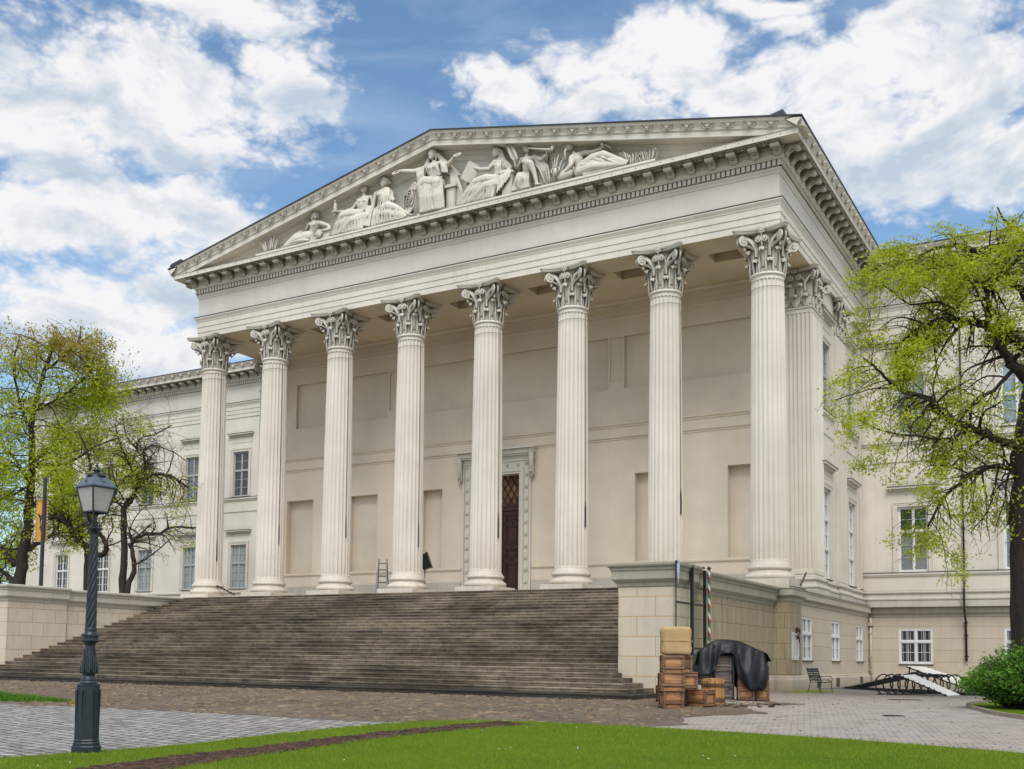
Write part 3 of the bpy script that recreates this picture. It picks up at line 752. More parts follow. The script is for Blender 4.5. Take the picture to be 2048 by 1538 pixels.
for x in RW[:3]:
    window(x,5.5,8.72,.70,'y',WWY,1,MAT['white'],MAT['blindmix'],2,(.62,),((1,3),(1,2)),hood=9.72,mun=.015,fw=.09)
    window(x,12.3,15.33,.70,'y',WWY,1,MAT['white'],MAT['glassblue'],2,(.5,),((1,2),(1,2)),hood=16.6,mun=.02,fw=.09)
    window(x,1.05,2.76,.77,'y',BY,1,MAT['white'],MAT['glassdark'],2,(.63,),((2,2),(2,1)),surround=False,bars=True,depth=.06,fw=.08)
for cy in (7.22,12.32):
    window(cy,4.72,8.72,.77,'x',SX,-1,MAT['white'],MAT['glassgrey'],2,(.33,.66),((2,2),(2,2),(2,2)),hood=9.75)
    window(cy,12.2,15.22,.77,'x',SX,-1,MAT['greyframe'],MAT['glassgrey'],2,(.53,),((2,3),(2,2)),hood=16.5)
    strip(bld,[(SX,cy-1.35),(SX,cy+1.5)],[(0,11.9),(.05,11.93),(.12,11.98),(.12,12.08),(0,12.12)],'sill_course',MAT['trim'])
    strip(bld,[(SX,cy-1.35),(SX,cy+1.5)],[(0,12.1),(.14,12.085),(.14,12.11),(0,12.13)],'sill_flashing',MAT['lead'])
    strip(bld,[(SX,cy-1.35),(SX,cy+1.5)],[(0,11.08),(.03,11.09),(.04,11.17),(0,11.18)],'string_course',MAT['trim'])
for cy in (2.73,7.72,12.75):
    window(cy,1.14,2.85,.77,'x',BX,-1,MAT['white'],MAT['glassgrey'],2,(.62,),((2,2),(2,1)),surround=False,bars=True,depth=.06,fw=.06)
# cellar vents
for y0,y1,z1 in ((3.9,4.3,.28),(7.3,7.95,.40),(12.3,12.9,.42)):
    m=MB(); m.box(BX+.09,BX+.11,y0,y1,.02,z1); part(m,'cellar_vent',MAT['black'])

# ------------------------------------------------------------------ Corinthian columns
def flute_r(R0):
    NF=24
    def f(a,depth,zf=1.0,half=.40):
        t=(a*NF/(2*pi))%1.0-.5
        w=half*zf
        if abs(t)>=w or w<=0: return R0
        return R0-depth*sqrt(max(0,1-(t/ half)**2))
    return f
def shaft_mesh():
    mb=MB(); z0,z1=4.86,15.93; n=24*8
    st=[]
    def R(z):
        t=(z-z0)/(z1-z0); return .705-.085*(t**1.6)
    st.append((4.70,None,.775)); st.append((4.745,None,.765)); st.append((4.80,None,.725)); st.append((4.86,None,.708))
    fl=2*pi*.7/24*.40
    for q in range(5): st.append((4.90+.075*(1-cos(q/4*pi/2)),sin(q/4*pi/2),None))
    for q in range(1,12): st.append((4.98+(15.72-4.98)*q/12,1,None))
    for q in range(5): st.append((15.72+.075*sin(q/4*pi/2),cos(q/4*pi/2),None))
    st.append((15.86,0,None)); st.append((15.90,None,.625)); st.append((15.92,None,.645))
    vs=[];fs=[]
    for z,w,Rf in st:
        for i in range(n):
            a=2*pi*i/n
            if Rf is not None: r=Rf
            else:
                r0=R(z); t=(i%8)/8.0-.5; 
                hw=.42*w
                r=r0
                if abs(t)<hw+1e-6 and w>0: r=r0-.052*sqrt(max(0,1-(t/.43)**2))*min(1,w*1.1)
            vs.append((r*cos(a),r*sin(a),z))
    for k in range(len(st)-1):
        for i in range(n):
            j=(i+1)%n; fs.append((k*n+i,k*n+j,(k+1)*n+j,(k+1)*n+i))
    mb.add(vs,fs)
    # astragal ring
    mb.lathe([(.62,15.91),(.655,15.93),(.685,15.97),(.685,16.01),(.655,16.05),(.62,16.06)],64)
    return mb
def base_mesh(): 
    mb=MB()
    prof=[(.60,4.165),(.86,4.165),(.905,4.19),(.93,4.235),(.935,4.29),(.92,4.345),(.88,4.385),(.84,4.395),(.835,4.42),(.79,4.45),(.765,4.49),(.765,4.53),(.79,4.545),(.80,4.55),(.825,4.575),(.835,4.62),(.825,4.665),(.80,4.69),(.775,4.695),(.775,4.715),(.6,4.72)]
    mb.lathe(prof,64); mb.bbox(-.98,.98,-.98,.98,FLOOR-.02,4.17,.008)
    return mb
def leaf(mb,th,R0,z0,h,w,out,bell,curl=.13):
    """acanthus leaf: hugs the bell, tip rolls out and over. bell(z)->radius"""
    nt_=18; ns=9; vs=[];fs=[]
    for k in range(nt_+1):
        t=k/nt_
        if t<.7:
            z=z0+h*(t/.7); r=bell(z)+.03+out*.25*(t/.7)**3; tipn=0
            base_r,base_z=r,z
        else:
            a=(t-.7)/.3*pi*1.15
            r=base_r+curl*(1-cos(a)); z=base_z+curl*.85*sin(a)
        lob=1-.20*abs(sin(t*pi*5.0))**.6
        W=w*(.62+.55*sin(min(1,t*1.15)*pi*.9))*lob
        if t>.88: W*=1-(t-.88)/.12*.45
        for j in range(ns):
            s=(j/(ns-1))*2-1
            rr=r-.05*s*s*(1-.3*t)+.018*cos(s*pi*3)+(.022*(1-abs(s)*2) if abs(s)<.5 else 0)
            zz=z-(.05*abs(s) if t>.2 else 0)
            ang=th+s*W/max(rr,.3)
            vs.append((rr*cos(ang),rr*sin(ang),zz))
    for k in range(nt_):
        for j in range(ns-1): fs.append((k*ns+j,k*ns+j+1,(k+1)*ns+j+1,(k+1)*ns+j))
    mb.add(vs,fs)
    # rolled tip
    M=rotz(th); rr=base_r+curl*1.3; zz=base_z+curl*.25
    mb.ell((rr*cos(th),rr*sin(th),zz),(.055,w*.62,.055),M,nu=10,nv=6)
def spiral(mb,c,e1,e2,e3,r,turns,start,th,n=30,shrink=.85,flat=1.8):
    c=Vector(c); pts=[];rad=[]
    for k in range(n):
        t=k/(n-1); a=start+turns*2*pi*t; q=r*(1-shrink*t)
        pts.append(c+e1*(q*cos(a))+e2*(q*sin(a))+e3*(.03*t)); rad.append(th*(1-.45*t))
    mb.tube(pts,rad,6,flat=flat,up=e3)
    return pts[0]
def capital_mesh():
    mb=MB(); Z0=16.03; H=1.69; top=Z0+H
    bell=lambda z: .60+.03*((z-Z0)/H)+.17*max(0,(z-Z0)/H-.35)**2
    mb.lathe([(bell(Z0+H*.9*i/12),Z0+H*.9*i/12) for i in range(13)],32)
    for k in range(8):
        leaf(mb,k*pi/4+pi/8,.6,Z0+.02,.44,.205,.10,bell,.085)
    for k in range(8):
        leaf(mb,k*pi/4,.6,Z0+.22,.68,.20,.20,bell,.10)
    # small upright leaves in between
    for k in range(16):
        th=k*pi/8+pi/16; r=.66
        mb.tube([(r*cos(th),r*sin(th),Z0+.02),((r+.03)*cos(th),(r+.03)*sin(th),Z0+.3),((r+.02)*cos(th),(r+.02)*sin(th),Z0+.75)],[.03,.045,.02],5)
    up=Vector((0,0,1))
    for k in range(4):
        th=k*pi/2+pi/4; d=Vector((cos(th),sin(th),0)); s=Vector((-sin(th),cos(th),0))
        for q in (-1,1):
            # corner volute: stalk from the leaves out to the abacus horn
            c=d*1.06+s*(q*.055)+up*(top-.42)
            # stem
            thq=th-q*(-radians(20))
            p0=Vector((cos(th+q*radians(24)),sin(th+q*radians(24)),0))*.66
            stem=[p0+up*(Z0+.62),p0*1.02+up*(Z0+.95),(p0*.6+d*.42)+s*(q*.05)+up*(Z0+1.22),d*.93+s*(q*.07)+up*(Z0+1.43),d*1.05+s*(q*.06)+up*(top-.42+.19)]
            mb.tube(stem,[.05,.06,.055,.05,.05],6,flat=1.7,up=s)
            spiral(mb,c,d,up,s*q,.19,1.9,pi/2,.05)if False else None
            pts=[];rad=[]
            for i in range(34):
                t=i/33; a=pi/2-t*2*pi*1.75; rr=.185*(1-.82*t); pts.append(c+d*(rr*cos(a))+up*(rr*sin(a))+s*(q*(.02+.05*t))); rad.append(.05*(1-.4*t))
            mb.tube(pts,rad,6,flat=1.3,up=s)
            mb.ell(c+s*(q*.06),(.04,.04,.04),nu=8,nv=6)
            # acanthus leaf under the volute
            lf=[p0*1.0+up*(Z0+.85),(p0*.55+d*.5)+up*(Z0+1.05),d*.98+s*(q*.05)+up*(Z0+1.12),d*1.07+s*(q*.05)+up*(Z0+1.04)]
            mb.tube(lf,[.04,.075,.07,.03],6,flat=.6,up=s)
            # inner helix towards the face centre
            fa=th+q*pi/4; fd=Vector((cos(fa),sin(fa),0)); fs_=Vector((-sin(fa),cos(fa),0))*(-q)
            hc=fd*.80+fs_*.145+up*(top-.43)
            mb.tube([p0*1.01+up*(Z0+.75),p0*1.03+up*(Z0+1.05),fd*.74+fs_*.25+up*(Z0+1.25),hc+up*.11],[.04,.045,.04,.035],6,up=fd)
            pts=[];rad=[]
            for i in range(26):
                t=i/25; a=pi/2+t*2*pi*1.5*1; rr=.115*(1-.8*t); pts.append(hc+fs_*(rr*cos(a))*(1)+up*(rr*sin(a))+fd*(.04*t)); rad.append(.036*(1-.35*t))
            pts=[];rad=[]
            for i in range(26):
                t=i/25; a=pi/2+t*2*pi*1.5; rr=.115*(1-.8*t); pts.append(hc+fs_*(rr*cos(a))+up*(rr*sin(a))+fd*(.05*t)); rad.append(.038*(1-.35*t))
            mb.tube(pts,rad,6,flat=1.2,up=fd)
            mb.ell(hc+fd*.05,(.03,.03,.03),nu=6,nv=4)
        # pendant bud in the corner below the volute
        mb.ell(d*.98+up*(top-.68),(.06,.06,.10),nu=8,nv=6)
        # fleuron
        th2=k*pi/2; d2=Vector((cos(th2),sin(th2),0)); s2=Vector((-sin(th2),cos(th2),0)); c=d2*.86+up*(top-.10)
        mb.ell(c,(.07,.07,.07),nu=8,nv=6)
        for q in range(7):
            a=q*2*pi/7; mb.ell(c+s2*(.085*cos(a))+up*(.095*sin(a)),(.05,.05,.05),nu=8,nv=5)
            mb.ell(c+s2*(.13*cos(a+.4))+up*(.13*sin(a+.4))-d2*.02,(.035,.035,.035),nu=6,nv=4)
        mb.tube([d2*.72+up*(Z0+.95),d2*.78+up*(top-.55),d2*.84+up*(top-.2)],[.03,.035,.03],6)
    # abacus with concave sides and cut horns
    def outline(e,off):
        P=[]
        for k in range(4):
            th=k*pi/2; d=Vector((cos(th),sin(th))); s=Vector((-sin(th),cos(th)))
            for i in range(11):
                t=i/10*2-1
                P.append(d*((.77+off)+(.27)*t*t)+s*(t*(.955+off*.7)))
        return P
    rings=[(-.02,top-.165),(.0,top-.15),(.01,top-.11),(.03,top-.075),(.055,top-.06),(.055,top-.035),(.065,top-.02),(.065,top+.0)]
    vs=[];fs=[]; n=44
    for off,z in rings: vs+= [(p.x,p.y,z) for p in outline(1,off)]
    for k in range(len(rings)-1):
        for i in range(n):
            j=(i+1)%n; fs.append((k*n+i,k*n+j,(k+1)*n+j,(k+1)*n+i))
    fs.append(tuple(range(n-1,-1,-1))); fs.append(tuple((len(rings)-1)*n+i for i in range(n)))
    mb.add(vs,fs)
    return mb
sm=shaft_mesh(); bm_=base_mesh(); cm=capital_mesh()
col0=sm.build('column',MAT['column'],bld,smooth=True,angle=32)
b0=bm_.build('base',MAT['column'],col0,smooth=True,angle=40)
c0=cm.build('capital',MAT['capital'],col0,smooth=True,angle=50)
for k in range(8):
    c=col0 if k==0 else copy_tree(col0)
    c.location=((k-3.5)*PITCH,0,0)
    c.rotation_euler=(0,0,0)

# square antas with the same order of leaves
def anta(x0,x1,y0,y1,name):
    cx,cy=(x0+x1)/2,(y0+y1)/2; hx,hy=(x1-x0)/2,(y1-y0)/2
    mb=MB()
    def face(p0,p1,nrm_,nf):
        """fluted face between plan points"""
        p0=Vector(p0);p1=Vector(p1); L=(p1-p0).length; d=(p1-p0)/L; n_=Vector(nrm_)
        mg=.06; pitch=(L-2*mg)/nf; fw=pitch*.74
        us=[0,mg]; prof=[0,0]
        for i in range(nf):
            c=mg+pitch*(i+.5)
            for q in range(7):
                t=q/6*2-1; us.append(c+t*fw/2); prof.append(-.045*sqrt(max(0,1-t*t)))
        us+= [L-mg,L]; prof+=[0,0]
        zst=[(4.72,0),(4.90,0)]+[(4.90+.05*(1-cos(q/4*pi/2)),sin(q/4*pi/2)) for q in range(1,5)]+[(15.76+.05*sin(q/4*pi/2),cos(q/4*pi/2)) for q in range(0,5)]+[(15.95,0),(16.0,0)]
        vs=[];fs=[];n=len(us)
        for z,w in zst:
            for u,pf in zip(us,prof):
                dd=pf*(1 if w>=1 else (1 if -pf<=.045*w else w)) if w>0 else 0
                p=p0+d*u+n_*dd; vs.append((p.x,p.y,z))
        for k in range(len(zst)-1):
            for i in range(n-1): fs.append((k*n+i,k*n+i+1,(k+1)*n+i+1,(k+1)*n+i))
        mb.add(vs,fs)
    face((x0,y0),(x1,y0),(0,-1),7); face((x1,y0),(x1,y1),(1,0),7); face((x1,y1),(x0,y1),(0,1),7); face((x0,y1),(x0,y0),(-1,0),7)
    mb.sweep([(x0,y0),(x1,y0),(x1,y1),(x0,y1)],[(0,15.96),(.03,15.97),(.05,16.0),(.05,16.04),(.0,16.06)],closed=True)
    o=part(mb,'pilaster',MAT['column'],smooth=True,angle=32)
    cb=MB(); Z0=16.05; top=17.72
    cb.box(x0+.03,x1-.03,y0+.03,y1-.03,16.0,17.6)
    R0=.6
    up=Vector((0,0,1))
    # bell as planes: leaves placed facing each side
    def place(mbl,th,cx_,cy_,off):
        M=rotz(th); cb.add([tuple(M@Vector((p[0]+off,p[1],p[2]))+Vector((cx_,cy_,0))) for p in mbl.v],mbl.f)
    big=10.
    bell=lambda z: .02+.10*max(0,(z-Z0)/1.69-.35)**2
    def flatleaf(h,w,out,curl,z0):
        l=MB(); nt_=18;ns=9;vs=[];fs=[]
        for k in range(nt_+1):
            t=k/nt_
            if t<.7:
                z=z0+h*(t/.7); r=bell(z)+.03+out*.3*(t/.7)**3; br,bz=r,z
            else:
                a=(t-.7)/.3*pi*1.15; r=br+curl*(1-cos(a)); z=bz+curl*.85*sin(a)
            W=w*(.62+.55*sin(min(1,t*1.15)*pi*.9))*(1-.2*abs(sin(t*pi*5))**.6)
            if t>.88: W*=1-(t-.88)/.12*.45
            for j in range(ns):
                s=(j/(ns-1))*2-1
                vs.append((r-.05*s*s+.018*cos(s*pi*3)+.03,s*W,z-.05*abs(s)*(t>.2)))
        for k in range(nt_):
            for j in range(ns-1): fs.append((k*ns+j,k*ns+j+1,(k+1)*ns+j+1,(k+1)*ns+j))
        l.add(vs,fs); l.ell((br+curl*1.3+.03,0,bz+curl*.25),(.055,w*.62,.055),nu=10,nv=6)
        return l
    lo=flatleaf(.44,.2,.1,.085,Z0+.02); hi=flatleaf(.70,.21,.2,.10,Z0+.22)
    for th,hw_,hn,(fx,fy) in ((-pi/2,hx,hy,(0,-1)),(0,hy,hx,(1,0)),(pi/2,hx,hy,(0,1)),(pi,hy,hx,(-1,0))):
        fc=Vector((cx+fx*hn,cy+fy*hn,0)); s=Vector((-fy,fx,0)); d=Vector((fx,fy,0))
        for q in (-.66,0,.66): p=fc+s*(q*hw_); place(lo,th,p.x,p.y,-.03)
        for q in (-.33,.33): p=fc+s*(q*hw_*1.05); place(hi,th,p.x,p.y,-.03)
        for q in (-1,1):
            p0=fc+s*(q*hw_*.62)
            corner=fc+s*(q*(hw_+.12))+d*.12
            hc=fc+s*(q*.15)+d*.14+up*(top-.43)
            cb.tube([p0+d*.05+up*(Z0+.7),p0+d*.08+up*(Z0+1.05),p0*.4+(hc-up*hc.z)*.6+d*.0+up*(Z0+1.25),hc+up*.11],[.04,.045,.04,.035],6,up=d)
            pts=[hc+s*(-q*.0)+s*(q*-1*.115*(1-.8*i/25)*cos(pi/2+i/25*3*pi))+up*(.115*(1-.8*i/25)*sin(pi/2+i/25*3*pi))+d*(.05*i/25) for i in range(26)]
            cb.tube(pts,[.038*(1-.35*i/25) for i in range(26)],6,flat=1.2,up=d)
            dd=(d+s*q).normalized(); c=corner+up*(top-.42)
            cb.tube([p0+d*.05+up*(Z0+.65),p0+d*.09+up*(Z0+1.0),p0*.4+corner*.6-up*0+up*(Z0+1.28),c+up*.19],[.05,.06,.055,.05],6,flat=1.5,up=s)
            sd=(s*q-d).normalized()
            pts=[];rad=[]
            for i in range(34):
                t=i/33; a=pi/2-t*2*pi*1.75; rr=.185*(1-.82*t); pts.append(c+dd*(rr*cos(a))+up*(rr*sin(a))-sd*(.05+.05*t)); rad.append(.05*(1-.4*t))
            cb.tube(pts,rad,6,flat=1.3,up=sd)
        c=fc+d*.20+up*(top-.1)
        cb.ell(c,(.07,.07,.07),nu=8,nv=6)
        for q in range(7): a=q*2*pi/7; cb.ell(c+s*(.09*cos(a))+up*(.1*sin(a)),(.05,.05,.05),nu=8,nv=5)
    # concave abacus
    def outl(off):
        P=[]
        for th,hw_,hn in ((-pi/2,hx,hy),(0,hy,hx),(pi/2,hx,hy),(pi,hy,hx)):
            d=Vector((cos(th),sin(th)));s=Vector((-sin(th),cos(th)))
            for i in range(9):
                t=i/8*2-1; P.append(Vector((cx,cy))+d*(hn+.10+off+.22*t*t)+s*(t*(hw_+.24+off*.7)))
        return P
    rings=[(-.02,top-.165),(.0,top-.15),(.01,top-.11),(.03,top-.075),(.055,top-.06),(.055,top-.035),(.065,top-.02),(.065,top)]
    vs=[];fs=[];n=36
    for off,z in rings: vs+=[(p.x,p.y,z) for p in outl(off)]
    for k in range(len(rings)-1):
        for i in range(n):
            j=(i+1)%n; fs.append((k*n+i,k*n+j,(k+1)*n+j,(k+1)*n+i))
    fs.append(tuple(range(n-1,-1,-1)));fs.append(tuple((len(rings)-1)*n+i for i in range(n)))
    cb.add(vs,fs)
    cb.build('capital',MAT['capital'],o,smooth=True,angle=50)
anta(14.02,15.36,4.27,6.14,'a'); anta(-15.36,-14.02,4.27,6.14,'b')
anta(14.25,15.42,9.05,10.85,'c') if False else None
# capital of the plain pilaster (front half only shows)
def plain_cap():
    before=set(bpy.data.objects)
    anta(14.0,15.32,9.02,10.88,'d')
    for o in list(set(bpy.data.objects)-before):
        if o.name.startswith('pilaster'):
            me=bpy.data.meshes.new('pilaster'); mb=MB(); mb.box(14.9,15.318,9.02,10.88,4.7,16.02); mb.build('tmp',MAT['wallwarm'])
            t=bpy.data.objects['tmp']; o.data=t.data; bpy.data.objects.remove(t)
plain_cap()
# chamfer the side walls between antas and cornice: ceiling over the open flank
# ------------------------------------------------------------------ staircase
RISE=FLOOR/28; RUN=.42; YT=-2.9
st=thing('staircase','broad flight of worn dark stone steps climbing to the eight columns','staircase',(0,-14.3,0))
XL,XR=-13.62,13.6
for k in range(1,29):
    zt=k*RISE; yf=YT-RUN*(28-k)
    xr=XR
    ext={1:15.05,2:14.71,3:14.37,4:14.05,5:13.72}
    mb=MB(); b=.012; yb=(yf+RUN+.02) if k<28 else -1.0
    xl=XL
    if k<=5: xl=-13.6-(6-k)*.0
    x1=ext.get(k,xr)
    # tread slab with slight nosing, riser below it
    nos=.018
    prof=[(yf+nos,zt-RISE-.03),(yf+nos,zt-.055),(yf,zt-.045),(yf,zt-b),(yf+b,zt),((yb+.6 if k>5 else -11.6),zt)]
    nseg=36 if k<28 else 36
    vs=[];fs=[]
    for i in range(nseg+1):
        x=xl+(x1-xl)*i/nseg
        for j,(y,z) in enumerate(prof):
            w=.009*noise.noise(Vector((x*1.3,k*7.1,0)))+.005*noise.noise(Vector((x*6,k*3.3,1)))
            vs.append((x,y+(w if j<4 else 0),z+(w*.8 if j>=2 else 0)))
    n=len(prof)
    for i in range(nseg):
        for j in range(n-1): fs.append((i*n+j,(i+1)*n+j,(i+1)*n+j+1,i*n+j+1))
    fs.append(tuple(range(n)))
    e=nseg*n
    # right-hand return where the lower steps run past the wall end
    yend=prof[-1][0]
    vs+=[(x1,yend,zt-RISE-.03)]
    fs.append((e,len(vs)-1,e+n-1,e+n-2,e+n-3,e+2,e+1))
    fs=[f for f in fs if f]
    mb.add(vs,fs)
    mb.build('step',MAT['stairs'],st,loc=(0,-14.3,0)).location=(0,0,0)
# loose grit and leaf litter lying in the angles of the steps
rnd=random.Random(11)
mb=MB()
for i in range(1500):
    k=int(1+27*rnd.random()**1.6); x=-13.4+27*rnd.random(); 
    z=(k-1)*RISE; y=YT-RUN*(28-k)-.01-.10*rnd.random()**2
    if k==1 and rnd.random()<.3: continue
    s=.012+.035*rnd.random()**2; L=s*(1+4*rnd.random()); a=rnd.uniform(-.3,.3)
    M=rotz(a); mb.obox((x,y,z+s*.3),(L,s*.8,s*.4),M)
mb.build('step_litter',simple('dark_litter',(.03,.022,.015),.95),st,loc=(0,-14.3,0)).location=(0,0,0)
st.children[-1]['kind']='stuff'

# ------------------------------------------------------------------ stair cheek walls
def cheek(s,stone,cope,label):
    w=thing('stair_wall',label,'stair wall',(s*14.4,-6,0))
    L=(s*14.4,-6,0)
    yF=-11.9 if s>0 else -12.55; yB=-10.15 if s>0 else -9.6
    xi,xo=13.6,15.12
    def X(a,b): return (min(s*a,s*b),max(s*a,s*b))
    # main wall
    mb=MB(); x0,x1=X(xi+.10,xo); mb.box(x0,x1,yB,-.93,-.2,3.32)
    mb.build('wall',stone,w,loc=L).location=(0,0,0)
    # end pier (a touch proud)
    mb=MB(); x0,x1=X(xi,xo+.16); mb.box(x0,x1,yF,yB,-.2,3.34)
    o=mb.build('end_pier',MAT['pylon'] if s>0 else stone,w,loc=L); o.location=(0,0,0)
    # cornice and coping
    prof=[(0,3.16),(.03,3.2),(.05,3.28),(.13,3.36),(.16,3.40),(.16,3.62),(.19,3.66),(.20,3.72),(.25,3.76),(.27,3.80),(.27,3.86),(.0,3.90)]
    mb=MB()
    pth=[(s*(xi),yB),(s*xi,yF),(s*(xo+.16),yF),(s*(xo+.16),yB)]
    if s<0: pth=pth[::-1]
    mb.sweep(pth,prof); 
    mb.add([(s*xi,yB,3.9),(s*xi,yF,3.9),(s*(xo+.16),yF,3.9),(s*(xo+.16),yB,3.9)],[(0,1,2,3)])
    mb.build('pier_coping',cope,w,loc=L).location=(0,0,0)
    mb=MB(); pr2=[(o_,z-.05) for o_,z in prof]
    mb.sweep([(s*(xi+.1),YT+.2),(s*(xi+.1),(yB+.03))] if s>0 else [(s*(xi+.1),(yB+.03)),(s*(xi+.1),YT+.2)],pr2)
    mb.sweep([(s*xo,(yB+.03)),(s*xo,-.95)] if s>0 else [(s*xo,-.95),(s*xo,(yB+.03))],pr2)
    mb.add([(s*(xi+.1),(yB+.03),3.85),(s*xo,(yB+.03),3.85),(s*xo,-.95,3.85),(s*(xi+.1),-.95,3.85)],[(0,1,2,3)])
    mb.build('coping',cope,w,loc=L).location=(0,0,0)
    mb=MB()
    pf=[(-.01,.56),(.03,.55),(.05,.52),(.05,.47),(.09,.45),(.10,.40),(.10,-.2)]
    mb.sweep([(s*(xo),yB),(s*xo,-.95)] if s>0 else [(s*xo,-.95),(s*xo,yB)],pf)
    mb.build('footing',MAT['base'],w,loc=L).location=(0,0,0)
    return w
cheek(1,MAT['sidestone'],MAT['cope'],'weathered stone side wall of the stairs behind the crates and black tarpaulin')
cheek(-1,MAT['leftstone'],MAT['copeleft'],'pale buff stone side wall of the stairs beyond the street lamp')
# a bright metal flashing on the corner of the coping
m=MB(); m.add([(15.50,-12.18,3.9),(15.57,-12.10,3.9),(15.53,-12.15,3.2)],[(0,1,2)]); m.add([(15.47,-12.19,3.9),(15.56,-12.19,3.9),(15.54,-12.19,3.3)],[(0,1,2)])
fl=m.build('corner_flashing',simple('bright_zinc',(.55,.6,.66),.35,.8),bpy.data.objects['stair_wall'],loc=(14.4,-6,0)); fl.location=(0,0,0)
# ------------------------------------------------------------------ pediment statues
def finish_remesh(mb,name,parent,mat,vox=.022,smooth_it=4,loc=None):
    """fuses overlapping limbs and folds into one continuous carved surface"""
    o=mb.build(name,mat,parent,smooth=True,loc=loc)
    r=o.modifiers.new('r','REMESH'); r.mode='VOXEL'; r.voxel_size=vox; r.use_smooth_shade=True
    s=o.modifiers.new('s','SMOOTH'); s.factor=.5; s.iterations=smooth_it
    dg=bpy.context.evaluated_depsgraph_get(); dg.update()
    me=bpy.data.meshes.new_from_object(o.evaluated_get(dg)); me.name=name
    o.modifiers.clear(); old=o.data; o.data=me
    if not me.materials: me.materials.append(mat)
    me.polygons.foreach_set('use_smooth',[True]*len(me.polygons)); me.update()
    return o
def limb(mb,pts,rad,n=10):
    # densify
    P=[];R=[]
    for i in range(len(pts)-1):
        a=Vector(pts[i]);b=Vector(pts[i+1])
        for k in range(4): t=k/4; P.append(a.lerp(b,t)); R.append(rad[i]*(1-t)+rad[i+1]*t)
    P.append(Vector(pts[-1]));R.append(rad[-1])
    mb.tube(P,R,n); mb.ell(P[0],(R[0],)*3,nu=8,nv=6); mb.ell(P[-1],(R[-1],)*3,nu=8,nv=6)
def hand(mb,p,d,s=1.0,up=(0,0,1)):
    """palm, four curled fingers, thumb"""
    p=Vector(p); d=Vector(d).normalized(); u=Vector(up); u=(u-d*u.dot(d)); u=u.normalized() if u.length>1e-3 else d.orthogonal().normalized(); w=d.cross(u)
    mb.tube([p-d*.03,p+d*.09*s],[.05*s,.055*s],8,flat=.55,up=w)
    for i,L in enumerate((.075,.095,.09,.065)):
        a=p+d*.08*s+w*((i-1.5)*.030*s); mb.tube([a,a+d*L*.55*s,a+d*L*s-u*.03*s],[.02*s,.019*s,.015*s],6)
    a=p+d*.02*s-w*.05*s; mb.tube([a,a+d*.05*s-w*.025*s,a+d*.085*s-w*.02*s],[.021*s,.019*s,.015*s],6)
def head(mb,c,face,s=1.0,hair='bun',beard=False,tilt=0):
    c=Vector(c); f=Vector(face).normalized(); u=Vector((0,0,1)); u=(u+f*tilt).normalized(); f=(f-u*f.dot(u)).normalized(); w=u.cross(f)
    M=Matrix((w,f,u)).transposed()
    T=lambda x,y,z: c+M@Vector((x*s,y*s,z*s))
    mb.ell(T(0,0,.02),(.155*s,.185*s,.205*s),M,14,10)
    mb.ell(T(0,.06,-.11),(.10*s,.11*s,.11*s),M,10,8)
    mb.tube([T(0,.17,.05),T(0,.225,-.04),T(0,.19,-.055)],[.022*s,.034*s,.02*s],6)
    for q in (-1,1):
        mb.tube([T(q*.02,.185,.065),T(q*.07,.18,.075),T(q*.12,.14,.06)],.018*s,5)
        mb.ell(T(q*.062,.165,.03),(.03*s,.02*s,.018*s),M,8,5); mb.ell(T(q*.16,-.0,.0),(.025*s,.045*s,.06*s),M,8,6)
        mb.ell(T(q*.085,.12,-.05),(.045*s,.045*s,.05*s),M,8,6)
    mb.ell(T(0,.175,-.105),(.05*s,.025*s,.018*s),M,8,5); mb.ell(T(0,.16,-.17),(.045*s,.035*s,.035*s),M,8,5)
    if beard:
        for k in range(9):
            q=(k-4)/4; mb.tube([T(q*.10,.13,-.12),T(q*.13,.20,-.25),T(q*.10,.20,-.42),T(q*.05+.02*(k%2),.17,-.60)],[.05*s,.055*s,.045*s,.02*s],6)
    n=16
    for k in range(n):
        a=k*2*pi/n
        for ph in (.15,.55,.95):
            if sin(a)>.72 and ph<.3: continue
            mb.ell(T(.165*cos(a)*cos(ph*.9),.195*sin(a)*cos(ph*.9)-.02,.05+.19*sin(ph*1.1)),(.048*s,.048*s,.04*s),M,7,5)
    if hair=='bun': mb.ell(T(0,-.24,.03),(.09*s,.09*s,.09*s),M,8,6)
    if hair=='long':
        for q in (-1,1): mb.tube([T(q*.15,-.03,.05),T(q*.17,-.06,-.12),T(q*.15,.0,-.30)],[.05*s,.055*s,.03*s],6)
def folds(mb,A,B,n,r,sag=0,spread=None):
    """drapery: n ridges running between polyline A(t) and polyline B(t) (lists of points, same length)"""
    for i in range(n):
        t=i/(n-1)
        def lerp_poly(P):
            x=t*(len(P)-1); k=min(int(x),len(P)-2); return Vector(P[k]).lerp(Vector(P[k+1]),x-k)
        a=lerp_poly(A); b=lerp_poly(B); m_=a.lerp(b,.5)+Vector((0,-.03-.03*(i%2),-sag))
        a2=a.lerp(b,.25)+Vector((0,-.02,-sag*.7)); b2=a.lerp(b,.75)+Vector((.02*((i%3)-1),-.02*(i%2),-sag*.7))
        rr=r*(.75+.5*((i*7)%5)/5)
        mb.tube([a,a2,m_,b2,b],[rr*.8,rr,rr*1.1,rr*1.05,rr*.9],6)
